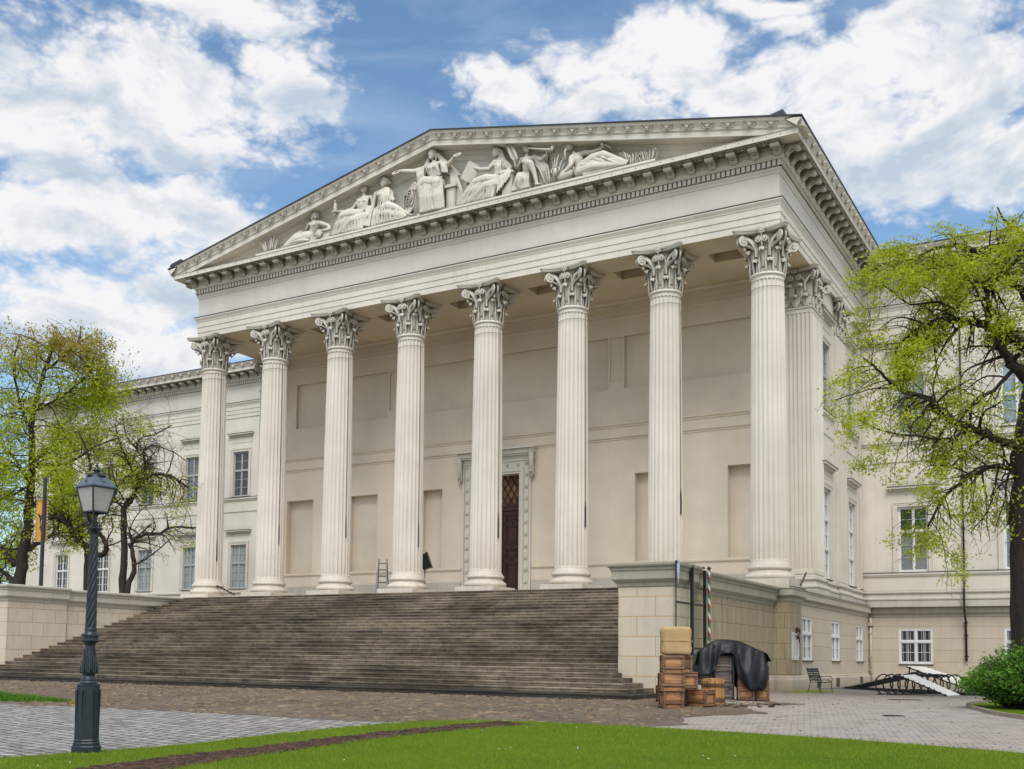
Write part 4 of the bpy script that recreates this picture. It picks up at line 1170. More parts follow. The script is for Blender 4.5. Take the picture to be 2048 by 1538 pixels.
def sheet(mb,A,B,th=.03,n=8,m_=6):
    """solid cloth slab between two polylines, so the folds sit on something"""
    def lp(P,t):
        x=t*(len(P)-1); k=min(int(x),len(P)-2); return Vector(P[k]).lerp(Vector(P[k+1]),x-k)
    f=[];bk=[]
    for i in range(n+1):
        for j in range(m_+1):
            p=lp(A,i/n).lerp(lp(B,i/n),j/m_); f.append(p+Vector((0,-th,0))); bk.append(p+Vector((0,th,0)))
    N_=(n+1)*(m_+1); fs=[]
    I=lambda i,j:i*(m_+1)+j
    for i in range(n):
        for j in range(m_): fs.append((I(i,j),I(i+1,j),I(i+1,j+1),I(i,j+1))); fs.append((N_+I(i,j),N_+I(i,j+1),N_+I(i+1,j+1),N_+I(i+1,j)))
    for i in range(n):
        fs.append((I(i,0),N_+I(i,0),N_+I(i+1,0),I(i+1,0))); fs.append((I(i,m_),I(i+1,m_),N_+I(i+1,m_),N_+I(i,m_)))
    for j in range(m_):
        fs.append((I(0,j),I(0,j+1),N_+I(0,j+1),N_+I(0,j))); fs.append((I(n,j),N_+I(n,j),N_+I(n,j+1),I(n,j+1)))
    mb.add(f+bk,fs)
GS='pediment statues'; SHIFT=[]
SM=MAT['statue']; LZ=21.14
def statue_root(x,label):
    SHIFT.append(thing('statue',label,'statue',(x,-1.1,LZ),0,None)); return SHIFT[-1]
def torso(mb,waist,chest,neck,shA,shB,s=1.0,female=True):
    W,Cc,Nn,A,B_=map(Vector,(waist,chest,neck,shA,shB))
    mb.tube([W-(Cc-W)*.25,W,W.lerp(Cc,.5),Cc,Cc.lerp(Nn,.55)],[.27*s,.215*s,.235*s,.27*s,.2*s],12,flat=.85,up=(1,0,0))
    limb(mb,[A,Cc.lerp(Nn,.5),B_],[.12*s,.17*s,.12*s]); limb(mb,[Cc.lerp(Nn,.4),Nn],[.12*s,.085*s])
    if female:
        d=(B_-A).normalized()
        for q in (-1,1): mb.ell(Cc+d*(q*.12*s)+Vector((0,-.19*s,.02*s)),(.095*s,.10*s,.095*s),nu=10,nv=8)

# 1 reclining nude at far left, leaning on her right-hand side
r=statue_root(-7.3,'reclining statue leaning on a mask beside the leftmost reeds, staff on shoulder'); L=tuple(r.location)
mb=MB()
head(mb,(-7.22,-1.20,22.52),(.75,-.65,0),.92,'long')
torso(mb,(-7.45,-1.1,21.72),(-7.28,-1.15,22.02),(-7.26,-1.17,22.32),(-7.68,-1.1,22.22),(-6.86,-1.15,22.10),.88)
limb(mb,[(-7.70,-1.1,22.2),(-7.92,-1.0,21.92),(-7.75,-.95,21.6)],[.11,.09,.07])
limb(mb,[(-6.85,-1.15,22.08),(-6.38,-1.2,21.85),(-6.20,-1.3,21.62),(-6.62,-1.35,21.60)],[.11,.09,.085,.06]); hand(mb,(-6.66,-1.36,21.6),(-1,0,-.2))
limb(mb,[(-7.50,-1.1,21.62),(-8.1,-1.2,21.66),(-8.85,-1.15,21.36)],[.25,.19,.11]); limb(mb,[(-7.5,-1.25,21.5),(-8.2,-1.4,21.45),(-8.95,-1.35,21.25)],[.24,.17,.10])
folds(mb,[(-7.9,-1.35,21.85),(-7.7,-1.45,21.5),(-7.5,-1.48,21.25)],[(-8.85,-1.3,21.5),(-8.9,-1.42,21.35),(-9.0,-1.45,21.22)],7,.045,sag=-.08); sheet(mb,[(-7.95,-1.25,21.85),(-8.9,-1.2,21.5)],[(-7.35,-1.4,21.2),(-9.0,-1.4,21.18)],.09)
limb(mb,[(-9.0,-1.3,21.24),(-9.12,-1.4,21.22)],[.06,.05])
mb.box(-7.9,-6.2,-1.35,-.8,LZ-.01,21.42)
finish_remesh(mb,'body',r,SM,loc=L)
mb=MB(); mb.tube([(-8.12,-.95,21.9),(-7.85,-.95,22.3),(-7.66,-.95,22.62),(-7.55,-.98,22.78),(-7.45,-1,22.83),(-7.38,-1,22.78)],[.035,.035,.035,.04,.04,.03],7); mb.build('staff',SM,r,smooth=True,loc=L)
mb=MB(); mb.ell((-6.78,-1.4,21.42),(.17,.12,.2),nu=12,nv=8); mb.ell((-6.78,-1.5,21.42),(.04,.05,.06),nu=8,nv=6)
for q in range(7): a=q*pi/6; mb.ell((-6.78+.17*cos(a),-1.42,21.45+.17*sin(a)),(.06,.05,.06),nu=6,nv=5)
mb.build('mask',SM,r,smooth=True,loc=L)

# 2 seated, offering a lamp with a small idol
r=statue_root(-4.6,'draped seated statue holding out a dish with a small figure, second from left'); L=tuple(r.location)
mb=MB()
head(mb,(-4.32,-1.15,23.22),(.35,-.9,0),.98,'bun')
torso(mb,(-4.25,-1.1,22.12),(-4.25,-1.15,22.55),(-4.30,-1.15,22.98),(-4.62,-1.12,22.74),(-3.88,-1.1,22.74),1.0)
limb(mb,[(-4.62,-1.12,22.72),(-4.92,-1.2,22.36),(-5.25,-1.35,22.26),(-5.55,-1.45,22.28)],[.12,.10,.085,.06]); hand(mb,(-5.56,-1.45,22.28),(-1,0,.1))
limb(mb,[(-3.88,-1.1,22.74),(-3.75,-1.1,22.3),(-3.8,-1.2,21.9)],[.12,.10,.07])
limb(mb,[(-4.25,-1.1,21.95),(-4.8,-1.35,22.05),(-5.35,-1.45,22.02),(-5.6,-1.4,21.6),(-5.9,-1.42,21.28)],[.27,.25,.19,.14,.09])
limb(mb,[(-4.2,-1.2,21.8),(-4.8,-1.4,21.7),(-5.2,-1.4,21.4),(-5.6,-1.42,21.26)],[.27,.22,.17,.1])
folds(mb,[(-4.35,-1.35,22.15),(-4.9,-1.5,22.15),(-5.4,-1.5,22.05)],[(-4.2,-1.45,21.2),(-5.2,-1.5,21.2),(-5.95,-1.48,21.2)],12,.06); sheet(mb,[(-4.2,-1.3,22.1),(-5.4,-1.4,22.0)],[(-4.1,-1.35,21.16),(-5.9,-1.4,21.16)],.12)
folds(mb,[(-4.65,-1.25,22.8),(-4.3,-1.35,22.7),(-3.95,-1.25,22.8)],[(-4.5,-1.3,22.1),(-4.25,-1.35,22.1),(-4.0,-1.3,22.1)],8,.04)
folds(mb,[(-4.0,-1.3,22.3),(-3.7,-1.2,22.3)],[(-4.1,-1.4,21.3),(-3.75,-1.4,21.2)],5,.06)
finish_remesh(mb,'body',r,SM,loc=L)
mb=MB(); mb.box(-4.55,-3.75,-1.3,-.7,LZ,21.85); mb.build('seat_block',SM,r,loc=L)
mb=MB(); mb.ell((-5.78,-1.45,22.30),(.22,.18,.07)); mb.ell((-5.8,-1.45,22.2),(.08,.08,.1)); limb(mb,[(-5.78,-1.45,22.36),(-5.78,-1.45,22.7)],[.09,.07]); mb.ell((-5.79,-1.46,22.84),(.06,.06,.08)); mb.tube([(-5.85,-1.45,22.62),(-5.93,-1.45,22.5)],.025,5); mb.build('dish_and_idol',SM,r,smooth=True,loc=L)

# 3 half-nude seated with legs out to the right
r=statue_root(-3.0,'bare-chested seated statue with legs stretched right, between the dish bearer and the shield'); L=tuple(r.location)
mb=MB()
head(mb,(-3.10,-1.15,23.28),(-.75,-.6,-.05),.95,'bun'); 
mb.ell((-3.1,-1.25,23.5),(.1,.08,.06))
torso(mb,(-3.15,-1.1,22.2),(-3.2,-1.15,22.66),(-3.18,-1.13,23.04),(-3.58,-1.12,22.86),(-2.78,-1.1,22.78),.98)
limb(mb,[(-3.6,-1.12,22.86),(-3.72,-1.15,22.42),(-3.78,-1.3,21.98),(-3.85,-1.4,21.78)],[.12,.10,.075,.06]); hand(mb,(-3.86,-1.42,21.78),(-.2,-.2,-1),up=(1,0,0))
limb(mb,[(-2.76,-1.1,22.76),(-2.62,-1.2,22.4),(-2.42,-1.35,22.2)],[.12,.10,.07]); hand(mb,(-2.4,-1.38,22.2),(.8,-.2,.2))
limb(mb,[(-3.15,-1.1,21.95),(-2.7,-1.35,21.98),(-2.3,-1.4,21.82),(-1.8,-1.35,21.5),(-1.5,-1.38,21.36)],[.28,.24,.18,.12,.07])
limb(mb,[(-3.15,-1.2,21.75),(-2.6,-1.4,21.6),(-2.1,-1.42,21.4),(-1.7,-1.42,21.28)],[.26,.2,.14,.09])
limb(mb,[(-1.5,-1.38,21.33),(-1.38,-1.42,21.28)],[.06,.045])
folds(mb,[(-3.5,-1.35,22.1),(-2.9,-1.5,22.1),(-2.2,-1.45,21.9),(-1.75,-1.4,21.5)],[(-3.6,-1.45,21.2),(-2.9,-1.5,21.2),(-2.2,-1.5,21.2),(-1.8,-1.45,21.2)],14,.055); sheet(mb,[(-3.5,-1.3,22.0),(-1.8,-1.35,21.55)],[(-3.6,-1.35,21.16),(-1.75,-1.4,21.18)],.12)
folds(mb,[(-2.95,-1.3,23.0),(-2.8,-1.25,22.95)],[(-3.3,-1.4,22.1),(-2.6,-1.4,22.1)],6,.05); sheet(mb,[(-2.9,-1.25,22.95),(-2.72,-1.2,22.9)],[(-3.0,-1.3,22.1),(-2.55,-1.25,22.1)],.08)
finish_remesh(mb,'body',r,SM,loc=L)
mb=MB(); mb.box(-3.8,-2.9,-1.3,-.7,LZ,21.8); mb.build('seat_block',SM,r,loc=L)

# oval shield
r=thing('shield','oval carved shield with a barred coat of arms propped beside the enthroned statue','shield',(-1.34,-1.2,LZ)); L=tuple(r.location)
mb=MB(); M=Matrix.Rotation(radians(12),3,'Y')
mb.lathe([(0.001,-.05),(.38,-.05),(.44,-.03),(.46,.0),(.44,.03),(.40,.02),(.38,.0),(.2,.03),(0.001,.035)],36)
def xf(p): 
    v=Vector((p[0]*.82,p[1]*1.62,p[2])); v=Vector((v.x,-v.z,v.y)); v=rotz(radians(-18))@v; return M@v+Vector((-1.27,-1.40,22.08))
mb.v=[tuple(xf(p)) for p in mb.v]; mb.build('shield_plate',SM,r,smooth=True,angle=40,loc=L)
mb=MB()
def SP(a,b,c=.05): return tuple(xf((a,b/1.62*1.0,c)))
for k in range(5): z=-.28+.13*k; mb.tube([SP(-.28,z),SP(-.02,z)],.03,5)
mb.tube([SP(.02,-.36),SP(.02,.36)],.025,5); mb.tube([SP(.14,-.2),SP(.14,.3)],.03,5); mb.tube([SP(.05,.14),SP(.24,.14)],.03,5); mb.tube([SP(.07,.02),SP(.22,.02)],.03,5); mb.tube([SP(-.3,-.36),SP(.3,-.36),SP(.3,.36),SP(-.3,.36),SP(-.3,-.36)],.025,5)
mb.build('coat_of_arms',SM,r,smooth=True,loc=L)

# 4 the enthroned central figure
r=statue_root(-.3,'large veiled enthroned statue at the centre with both arms held out'); L=tuple(r.location)
mb=MB(); 
head(mb,(-.38,-1.25,23.95),(-.12,-.95,-.12),1.12,'long',tilt=.1)
for k in range(9):
    a=pi*k/8; mb.tube([(-.38+.17*cos(a),-1.3-.06*sin(a),24.12),(-.38+.2*cos(a),-1.32-.06*sin(a),24.27)],[.035,.02],5)
torso(mb,(-.1,-1.15,22.82),(-.28,-1.2,23.25),(-.33,-1.2,23.62),(-.78,-1.15,23.46),(.15,-1.15,23.46),1.15)
limb(mb,[(-.8,-1.15,23.44),(-1.3,-1.3,23.36),(-1.75,-1.45,23.42),(-1.98,-1.5,23.46)],[.15,.12,.10,.065]); hand(mb,(-2.0,-1.5,23.46),(-1,0,.1),1.15)
limb(mb,[(.15,-1.15,23.42),(.48,-1.3,23.22),(.78,-1.45,23.30),(.95,-1.52,23.4)],[.16,.14,.10,.07]); hand(mb,(.97,-1.53,23.42),(1,-.2,.25),1.15)
limb(mb,[(-.2,-1.2,22.55),(-.65,-1.45,22.65),(-.82,-1.5,22.5),(-.72,-1.42,21.9),(-.72,-1.45,21.35)],[.32,.27,.22,.2,.14])
limb(mb,[(0,-1.2,22.5),(.05,-1.5,22.5),(.05,-1.5,22.3),(-.05,-1.42,21.8),(-.1,-1.45,21.35)],[.32,.26,.22,.2,.14])
sheet(mb,[(-.78,-1.3,22.6),(.35,-1.25,22.5)],[(-.78,-1.35,21.16),(.35,-1.35,21.16)],.2)
folds(mb,[(-.85,-1.55,22.6),(-.55,-1.6,22.55),(-.3,-1.5,22.4),(.0,-1.62,22.45),(.32,-1.5,22.5)],[(-.78,-1.52,21.2),(-.5,-1.55,21.2),(-.2,-1.55,21.2),(.1,-1.55,21.2),(.45,-1.5,21.2)],17,.065)
folds(mb,[(-.6,-1.4,22.5),(.25,-1.4,22.75)],[(-.2,-1.6,22.2),(.1,-1.6,22.2)],6,.05,sag=.1)
folds(mb,[(-.65,-1.35,23.4),(.0,-1.38,23.45)],[(-.45,-1.35,22.85),(.15,-1.35,22.85)],9,.035)
# veil and cloak falling behind
sheet(mb,[(-.55,-1.1,24.12),(-.18,-1.1,24.12)],[(-1.0,-1.0,23.0),(1.0,-1.0,22.9)],.05); sheet(mb,[(-.3,-1.0,23.9),(.2,-1.0,23.5)],[(.3,-1.0,21.3),(1.5,-1.0,21.2)],.06)
folds(mb,[(-.25,-1.15,24.2),(-.1,-1.12,24.0)],[(.35,-1.2,22.9),(1.1,-1.1,22.7)],7,.05); folds(mb,[(.5,-1.1,23.3),(.75,-1.1,23.1)],[(.75,-1.2,21.25),(1.5,-1.15,21.2)],9,.06)
folds(mb,[(-.6,-1.15,24.1),(-.55,-1.2,23.9)],[(-1.1,-1.2,22.9),(-.8,-1.3,22.8)],5,.05)
folds(mb,[(-1.15,-1.35,23.3),(-.75,-1.4,23.45)],[(-1.0,-1.4,22.7),(-.7,-1.45,22.7)],5,.055); folds(mb,[(.2,-1.4,23.5),(.45,-1.35,23.3)],[(.3,-1.45,22.9),(.55,-1.4,22.85)],5,.05)
limb(mb,[(-.72,-1.5,21.28),(-.75,-1.58,21.24)],[.1,.07]); limb(mb,[(-.1,-1.5,21.28),(-.1,-1.58,21.24)],[.1,.07])
finish_remesh(mb,'body',r,SM,loc=L)
mb=MB()
mb.box(.42,1.0,-1.4,-.75,LZ,21.25); mb.box(.48,.94,-1.34,-.8,21.25,22.15); mb.box(.42,1.0,-1.42,-.75,22.15,22.28); mb.box(.52,.55,-1.36,-1.3,21.4,22.05); mb.box(.87,.90,-1.36,-1.3,21.4,22.05); mb.box(-.9,.5,-1.1,-.72,LZ,22.4); mb.box(-1.0,.5,-1.5,-1.2,LZ,21.22)
mb.build('throne',SM,r,loc=L)
def wreath(c,rad,ax,name='wreath'):
    mb=MB(); c=Vector(c); 
    for k in range(18):
        a=k*2*pi/18; e=Vector((cos(a),sin(a)*.5,sin(a)*.55))*rad; mb.ell(c+e,(.05,.05,.05),nu=7,nv=5); mb.ell(c+e*1.25+Vector((0,0,.02*(k%2))),(.035,.03,.03),nu=6,nv=4)
    mb.build(name,SM,r,smooth=True,loc=L)
wreath((-2.18,-1.52,23.42),.17,0); wreath((1.18,-1.58,23.44),.15,0)

# 5 seated writer with a tablet
r=statue_root(3.0,'veiled seated statue writing on a tablet, facing left, right of the centre'); L=tuple(r.location)
mb=MB()
head(mb,(2.98,-1.18,23.30),(-.95,-.35,-.05),.95,'bun')
torso(mb,(3.15,-1.1,22.15),(3.14,-1.12,22.6),(3.06,-1.14,23.02),(2.95,-1.3,22.80),(3.38,-1.05,22.80),.98)
limb(mb,[(2.98,-1.35,22.78),(2.72,-1.42,22.5),(2.3,-1.45,22.58),(1.95,-1.48,22.74)],[.12,.10,.085,.06]); hand(mb,(1.93,-1.48,22.75),(-1,0,.4))
limb(mb,[(3.4,-1.05,22.78),(3.72,-1.15,22.45),(3.55,-1.35,22.2)],[.12,.10,.07]); hand(mb,(3.53,-1.38,22.2),(-.8,-.2,-.2))
limb(mb,[(3.15,-1.15,21.98),(2.6,-1.38,22.08),(2.05,-1.42,22.05),(1.75,-1.4,21.65),(1.35,-1.4,21.3)],[.28,.25,.19,.14,.09])
limb(mb,[(3.1,-1.25,21.8),(2.6,-1.42,21.75),(2.1,-1.42,21.45),(1.5,-1.42,21.24)],[.27,.22,.16,.09])
folds(mb,[(3.1,-1.4,22.15),(2.5,-1.52,22.15),(2.0,-1.5,22.1)],[(2.9,-1.5,21.2),(2.0,-1.5,21.2),(1.15,-1.46,21.2)],13,.055); sheet(mb,[(3.2,-1.3,22.1),(2.0,-1.38,22.0)],[(3.0,-1.38,21.16),(1.2,-1.38,21.16)],.12)
sheet(mb,[(2.98,-1.0,23.48),(3.2,-1.0,23.4)],[(3.3,-.95,22.3),(4.0,-.95,21.6)],.06); folds(mb,[(2.95,-1.12,23.52),(3.2,-1.1,23.35)],[(3.45,-1.15,22.4),(4.05,-1.1,21.3)],9,.05)
folds(mb,[(3.35,-1.35,22.35),(3.8,-1.3,22.3)],[(3.2,-1.5,21.3),(3.75,-1.4,21.9)],7,.055)
folds(mb,[(2.95,-1.35,22.85),(3.3,-1.3,22.85)],[(3.0,-1.35,22.2),(3.3,-1.35,22.2)],6,.035)
finish_remesh(mb,'body',r,SM,loc=L)
mb=MB(); mb.box(3.35,3.86,-1.32,-.72,LZ,22.2); mb.box(3.3,3.92,-1.36,-.72,22.15,22.24); mb.build('seat_block',SM,r,loc=L)
mb=MB(); mb.obox((1.84,-1.5,22.52),(.30,.04,.42),Matrix.Rotation(radians(32),3,'Y')@rotz(.4)); mb.build('tablet',SM,r,loc=L)
mb=MB(); mb.box(1.75,2.35,-1.25,-.72,LZ,21.95); mb.ell((1.6,-1.3,22.35),(.13,.12,.2)); mb.box(1.48,1.72,-1.3,-.9,LZ,22.2); mb.build('bust_and_stand',SM,r,loc=L)

# 6 trumpeter with palm
r=statue_root(4.6,'winged half-nude statue blowing a long trumpet and raising a palm branch'); L=tuple(r.location)
mb=MB()
head(mb,(4.48,-1.18,23.12),(.85,-.5,.02),.92,'bun')
torso(mb,(4.48,-1.1,22.05),(4.5,-1.15,22.45),(4.48,-1.15,22.84),(4.2,-1.15,22.68),(4.9,-1.1,22.62),.92,female=True)
limb(mb,[(4.2,-1.15,22.66),(4.0,-1.2,22.35),(4.05,-1.4,22.38)],[.11,.10,.065]); hand(mb,(4.05,-1.42,22.42),(0,-.2,1),.9,up=(1,0,0))
limb(mb,[(4.92,-1.1,22.6),(5.22,-1.2,22.44),(5.5,-1.35,22.5)],[.12,.10,.065]); hand(mb,(5.52,-1.36,22.52),(.4,0,1),.9,up=(1,0,0))
limb(mb,[(4.6,-1.15,21.9),(4.72,-1.45,22.28),(4.85,-1.5,22.25),(5.0,-1.42,21.8),(5.12,-1.42,21.34)],[.22,.17,.15,.11,.075]); limb(mb,[(5.1,-1.45,21.28),(5.3,-1.5,21.24)],[.07,.045])
limb(mb,[(4.4,-1.15,21.85),(4.3,-1.5,21.65),(4.3,-1.45,21.35)],[.24,.22,.16])
folds(mb,[(4.15,-1.35,22.05),(4.7,-1.35,22.0)],[(3.95,-1.5,21.2),(4.75,-1.5,21.2)],10,.055); sheet(mb,[(4.1,-1.25,22.0),(4.7,-1.25,22.0)],[(3.95,-1.35,21.16),(4.75,-1.35,21.16)],.14)
sheet(mb,[(4.85,-1.0,22.75),(5.25,-1.0,22.5)],[(5.0,-.95,21.3),(5.65,-.95,21.25)],.05); folds(mb,[(4.8,-1.15,22.8),(5.3,-1.15,22.45)],[(5.25,-1.2,21.25),(5.75,-1.15,21.2)],8,.05)
# wings
for q,xx in ((-1,3.75),(1,5.35)):
    for k in range(5): limb(mb,[(4.5+q*.25,-.9,22.7),(xx-q*.12*k*.3,-.85,22.55-.05*k+.25*(q>0)),(xx-q*.05*k,-.82,22.85-.28*k)],[.07,.08,.04])
finish_remesh(mb,'body',r,SM,loc=L)
mb=MB(); mb.tube([(4.70,-1.45,22.98),(5.2,-1.5,22.80),(5.75,-1.55,22.62),(5.86,-1.56,22.58),(5.93,-1.57,22.56)],[.03,.035,.045,.09,.17],12); mb.build('trumpet',SM,r,smooth=True,loc=L)
mb=MB(); mb.tube([(4.1,-1.42,22.3),(4.0,-1.42,22.7),(3.85,-1.4,23.1)],.03,6)
for k in range(9):
    t=k/8; b=Vector((4.08-.25*t,-1.42,22.5+.6*t))
    for q in (-1,1): mb.tube([b,b+Vector((q*.10-.04,0,.16)),b+Vector((q*.17-.12,0,.34))],[.025,.035,.012],5)
mb.build('palm_branch',SM,r,smooth=True,loc=L)

# 7 bearded river god
r=statue_root(7.4,'bearded old man statue reclining on an urn at the right end of the group'); L=tuple(r.location)
mb=MB()
head(mb,(6.56,-1.2,22.70),(-.85,-.5,-.1),1.0,'short',beard=True)
torso(mb,(7.0,-1.1,21.62),(6.92,-1.15,22.02),(6.74,-1.17,22.40),(6.70,-1.3,22.15),(7.15,-1.05,22.33),1.0,female=False)
limb(mb,[(7.15,-1.05,22.33),(7.65,-1.1,22.24),(8.05,-1.3,22.2)],[.14,.12,.075]); hand(mb,(8.08,-1.32,22.2),(1,-.1,.1))
limb(mb,[(6.7,-1.3,22.12),(6.75,-1.45,21.75),(6.55,-1.5,21.55)],[.13,.11,.08])
limb(mb,[(7.05,-1.15,21.6),(7.7,-1.3,21.85),(8.2,-1.4,21.88),(8.75,-1.35,21.6),(9.25,-1.38,21.35)],[.28,.23,.18,.12,.07]); limb(mb,[(7.05,-1.2,21.45),(7.8,-1.42,21.45),(8.6,-1.42,21.32),(9.2,-1.42,21.25)],[.27,.2,.14,.08])
folds(mb,[(7.15,-1.4,21.85),(7.2,-1.45,21.6),(7.3,-1.45,21.3)],[(9.1,-1.45,21.5),(9.2,-1.48,21.35),(9.25,-1.48,21.2)],6,.04,sag=-.06); folds(mb,[(7.2,-1.4,21.75),(7.9,-1.5,21.9)],[(8.3,-1.52,21.25),(8.9,-1.5,21.3)],4,.045); sheet(mb,[(7.2,-1.3,21.45),(8.0,-1.35,21.65),(8.9,-1.35,21.4)],[(7.3,-1.38,21.16),(8.2,-1.4,21.16),(9.2,-1.4,21.18)],.1)
mb.box(6.9,7.6,-1.3,-.8,LZ-.005,21.4)
finish_remesh(mb,'body',r,SM,loc=L)
mb=MB(); mb.ell((8.15,-1.38,22.36),(.09,.09,.09)); mb.tube([(8.0,-1.36,22.22),(8.3,-1.36,22.3),(8.5,-1.36,22.12)],.035,6); mb.build('held_scroll',SM,r,smooth=True,loc=L)
mb=MB(); Mx=Matrix.Rotation(radians(70),3,'Y')
mb2=MB(); mb2.lathe([(.02,-.4),(.17,-.38),(.26,-.15),(.27,.1),(.2,.3),(.14,.36),(.19,.42),(.2,.45)],20); mb.add([tuple(Mx@Vector(p)+Vector((6.45,-1.25,21.45))) for p in mb2.v],mb2.f)
mb.ell((6.05,-1.5,21.6),(.10,.10,.16)); 
for q in (-1,1): mb.tube([(6.05+.05*q,-1.5+.0,21.7),(6.05+.16*q,-1.5,21.74),(6.05+.2*q,-1.52,21.62),(6.05+.13*q,-1.56,21.55)],[.045,.045,.035,.02],6)
mb.build('urn',SM,r,smooth=True,loc=L)
# reeds
def reeds(x,h,n,label):
    r=thing('carved_reeds',label,'carved reeds',(x,-1.2,LZ)); rr=random.Random(int(x*10)); mb=MB(); L=tuple(r.location)
    for k in range(n):
        a=(k/(n-1)-.5)*1.5; x0=x+(k/(n-1)-.5)*.5; hh=h*(.7+.4*rr.random()); yy=-1.2+rr.uniform(-.12,.12)
        p=[(x0,yy,LZ),(x0+a*.15*hh,yy-.03,LZ+.4*hh),(x0+a*.4*hh,yy-.05,LZ+.8*hh),(x0+a*.62*hh,yy-.10,LZ+hh)]
        mb.tube(p,[.03,.05,.045,.01],5,flat=.5)
        if k%3==1: mb.tube([p[3],(p[3][0]+a*.2,yy-.16,p[3][2]-.12)],[.03,.01],5)
    mb.build('leaves',SM,r,smooth=True,loc=L)
reeds(-9.95,.80,10,'clump of carved reeds at the far left end of the pediment')
reeds(9.50,.62,9,'clump of carved reeds just beyond the feet of the bearded statue')
reeds(10.2,.58,9,'rightmost clump of carved reeds in the pediment')
reeds(5.85,1.2,9,'tall carved reeds between the trumpeter and the urn')

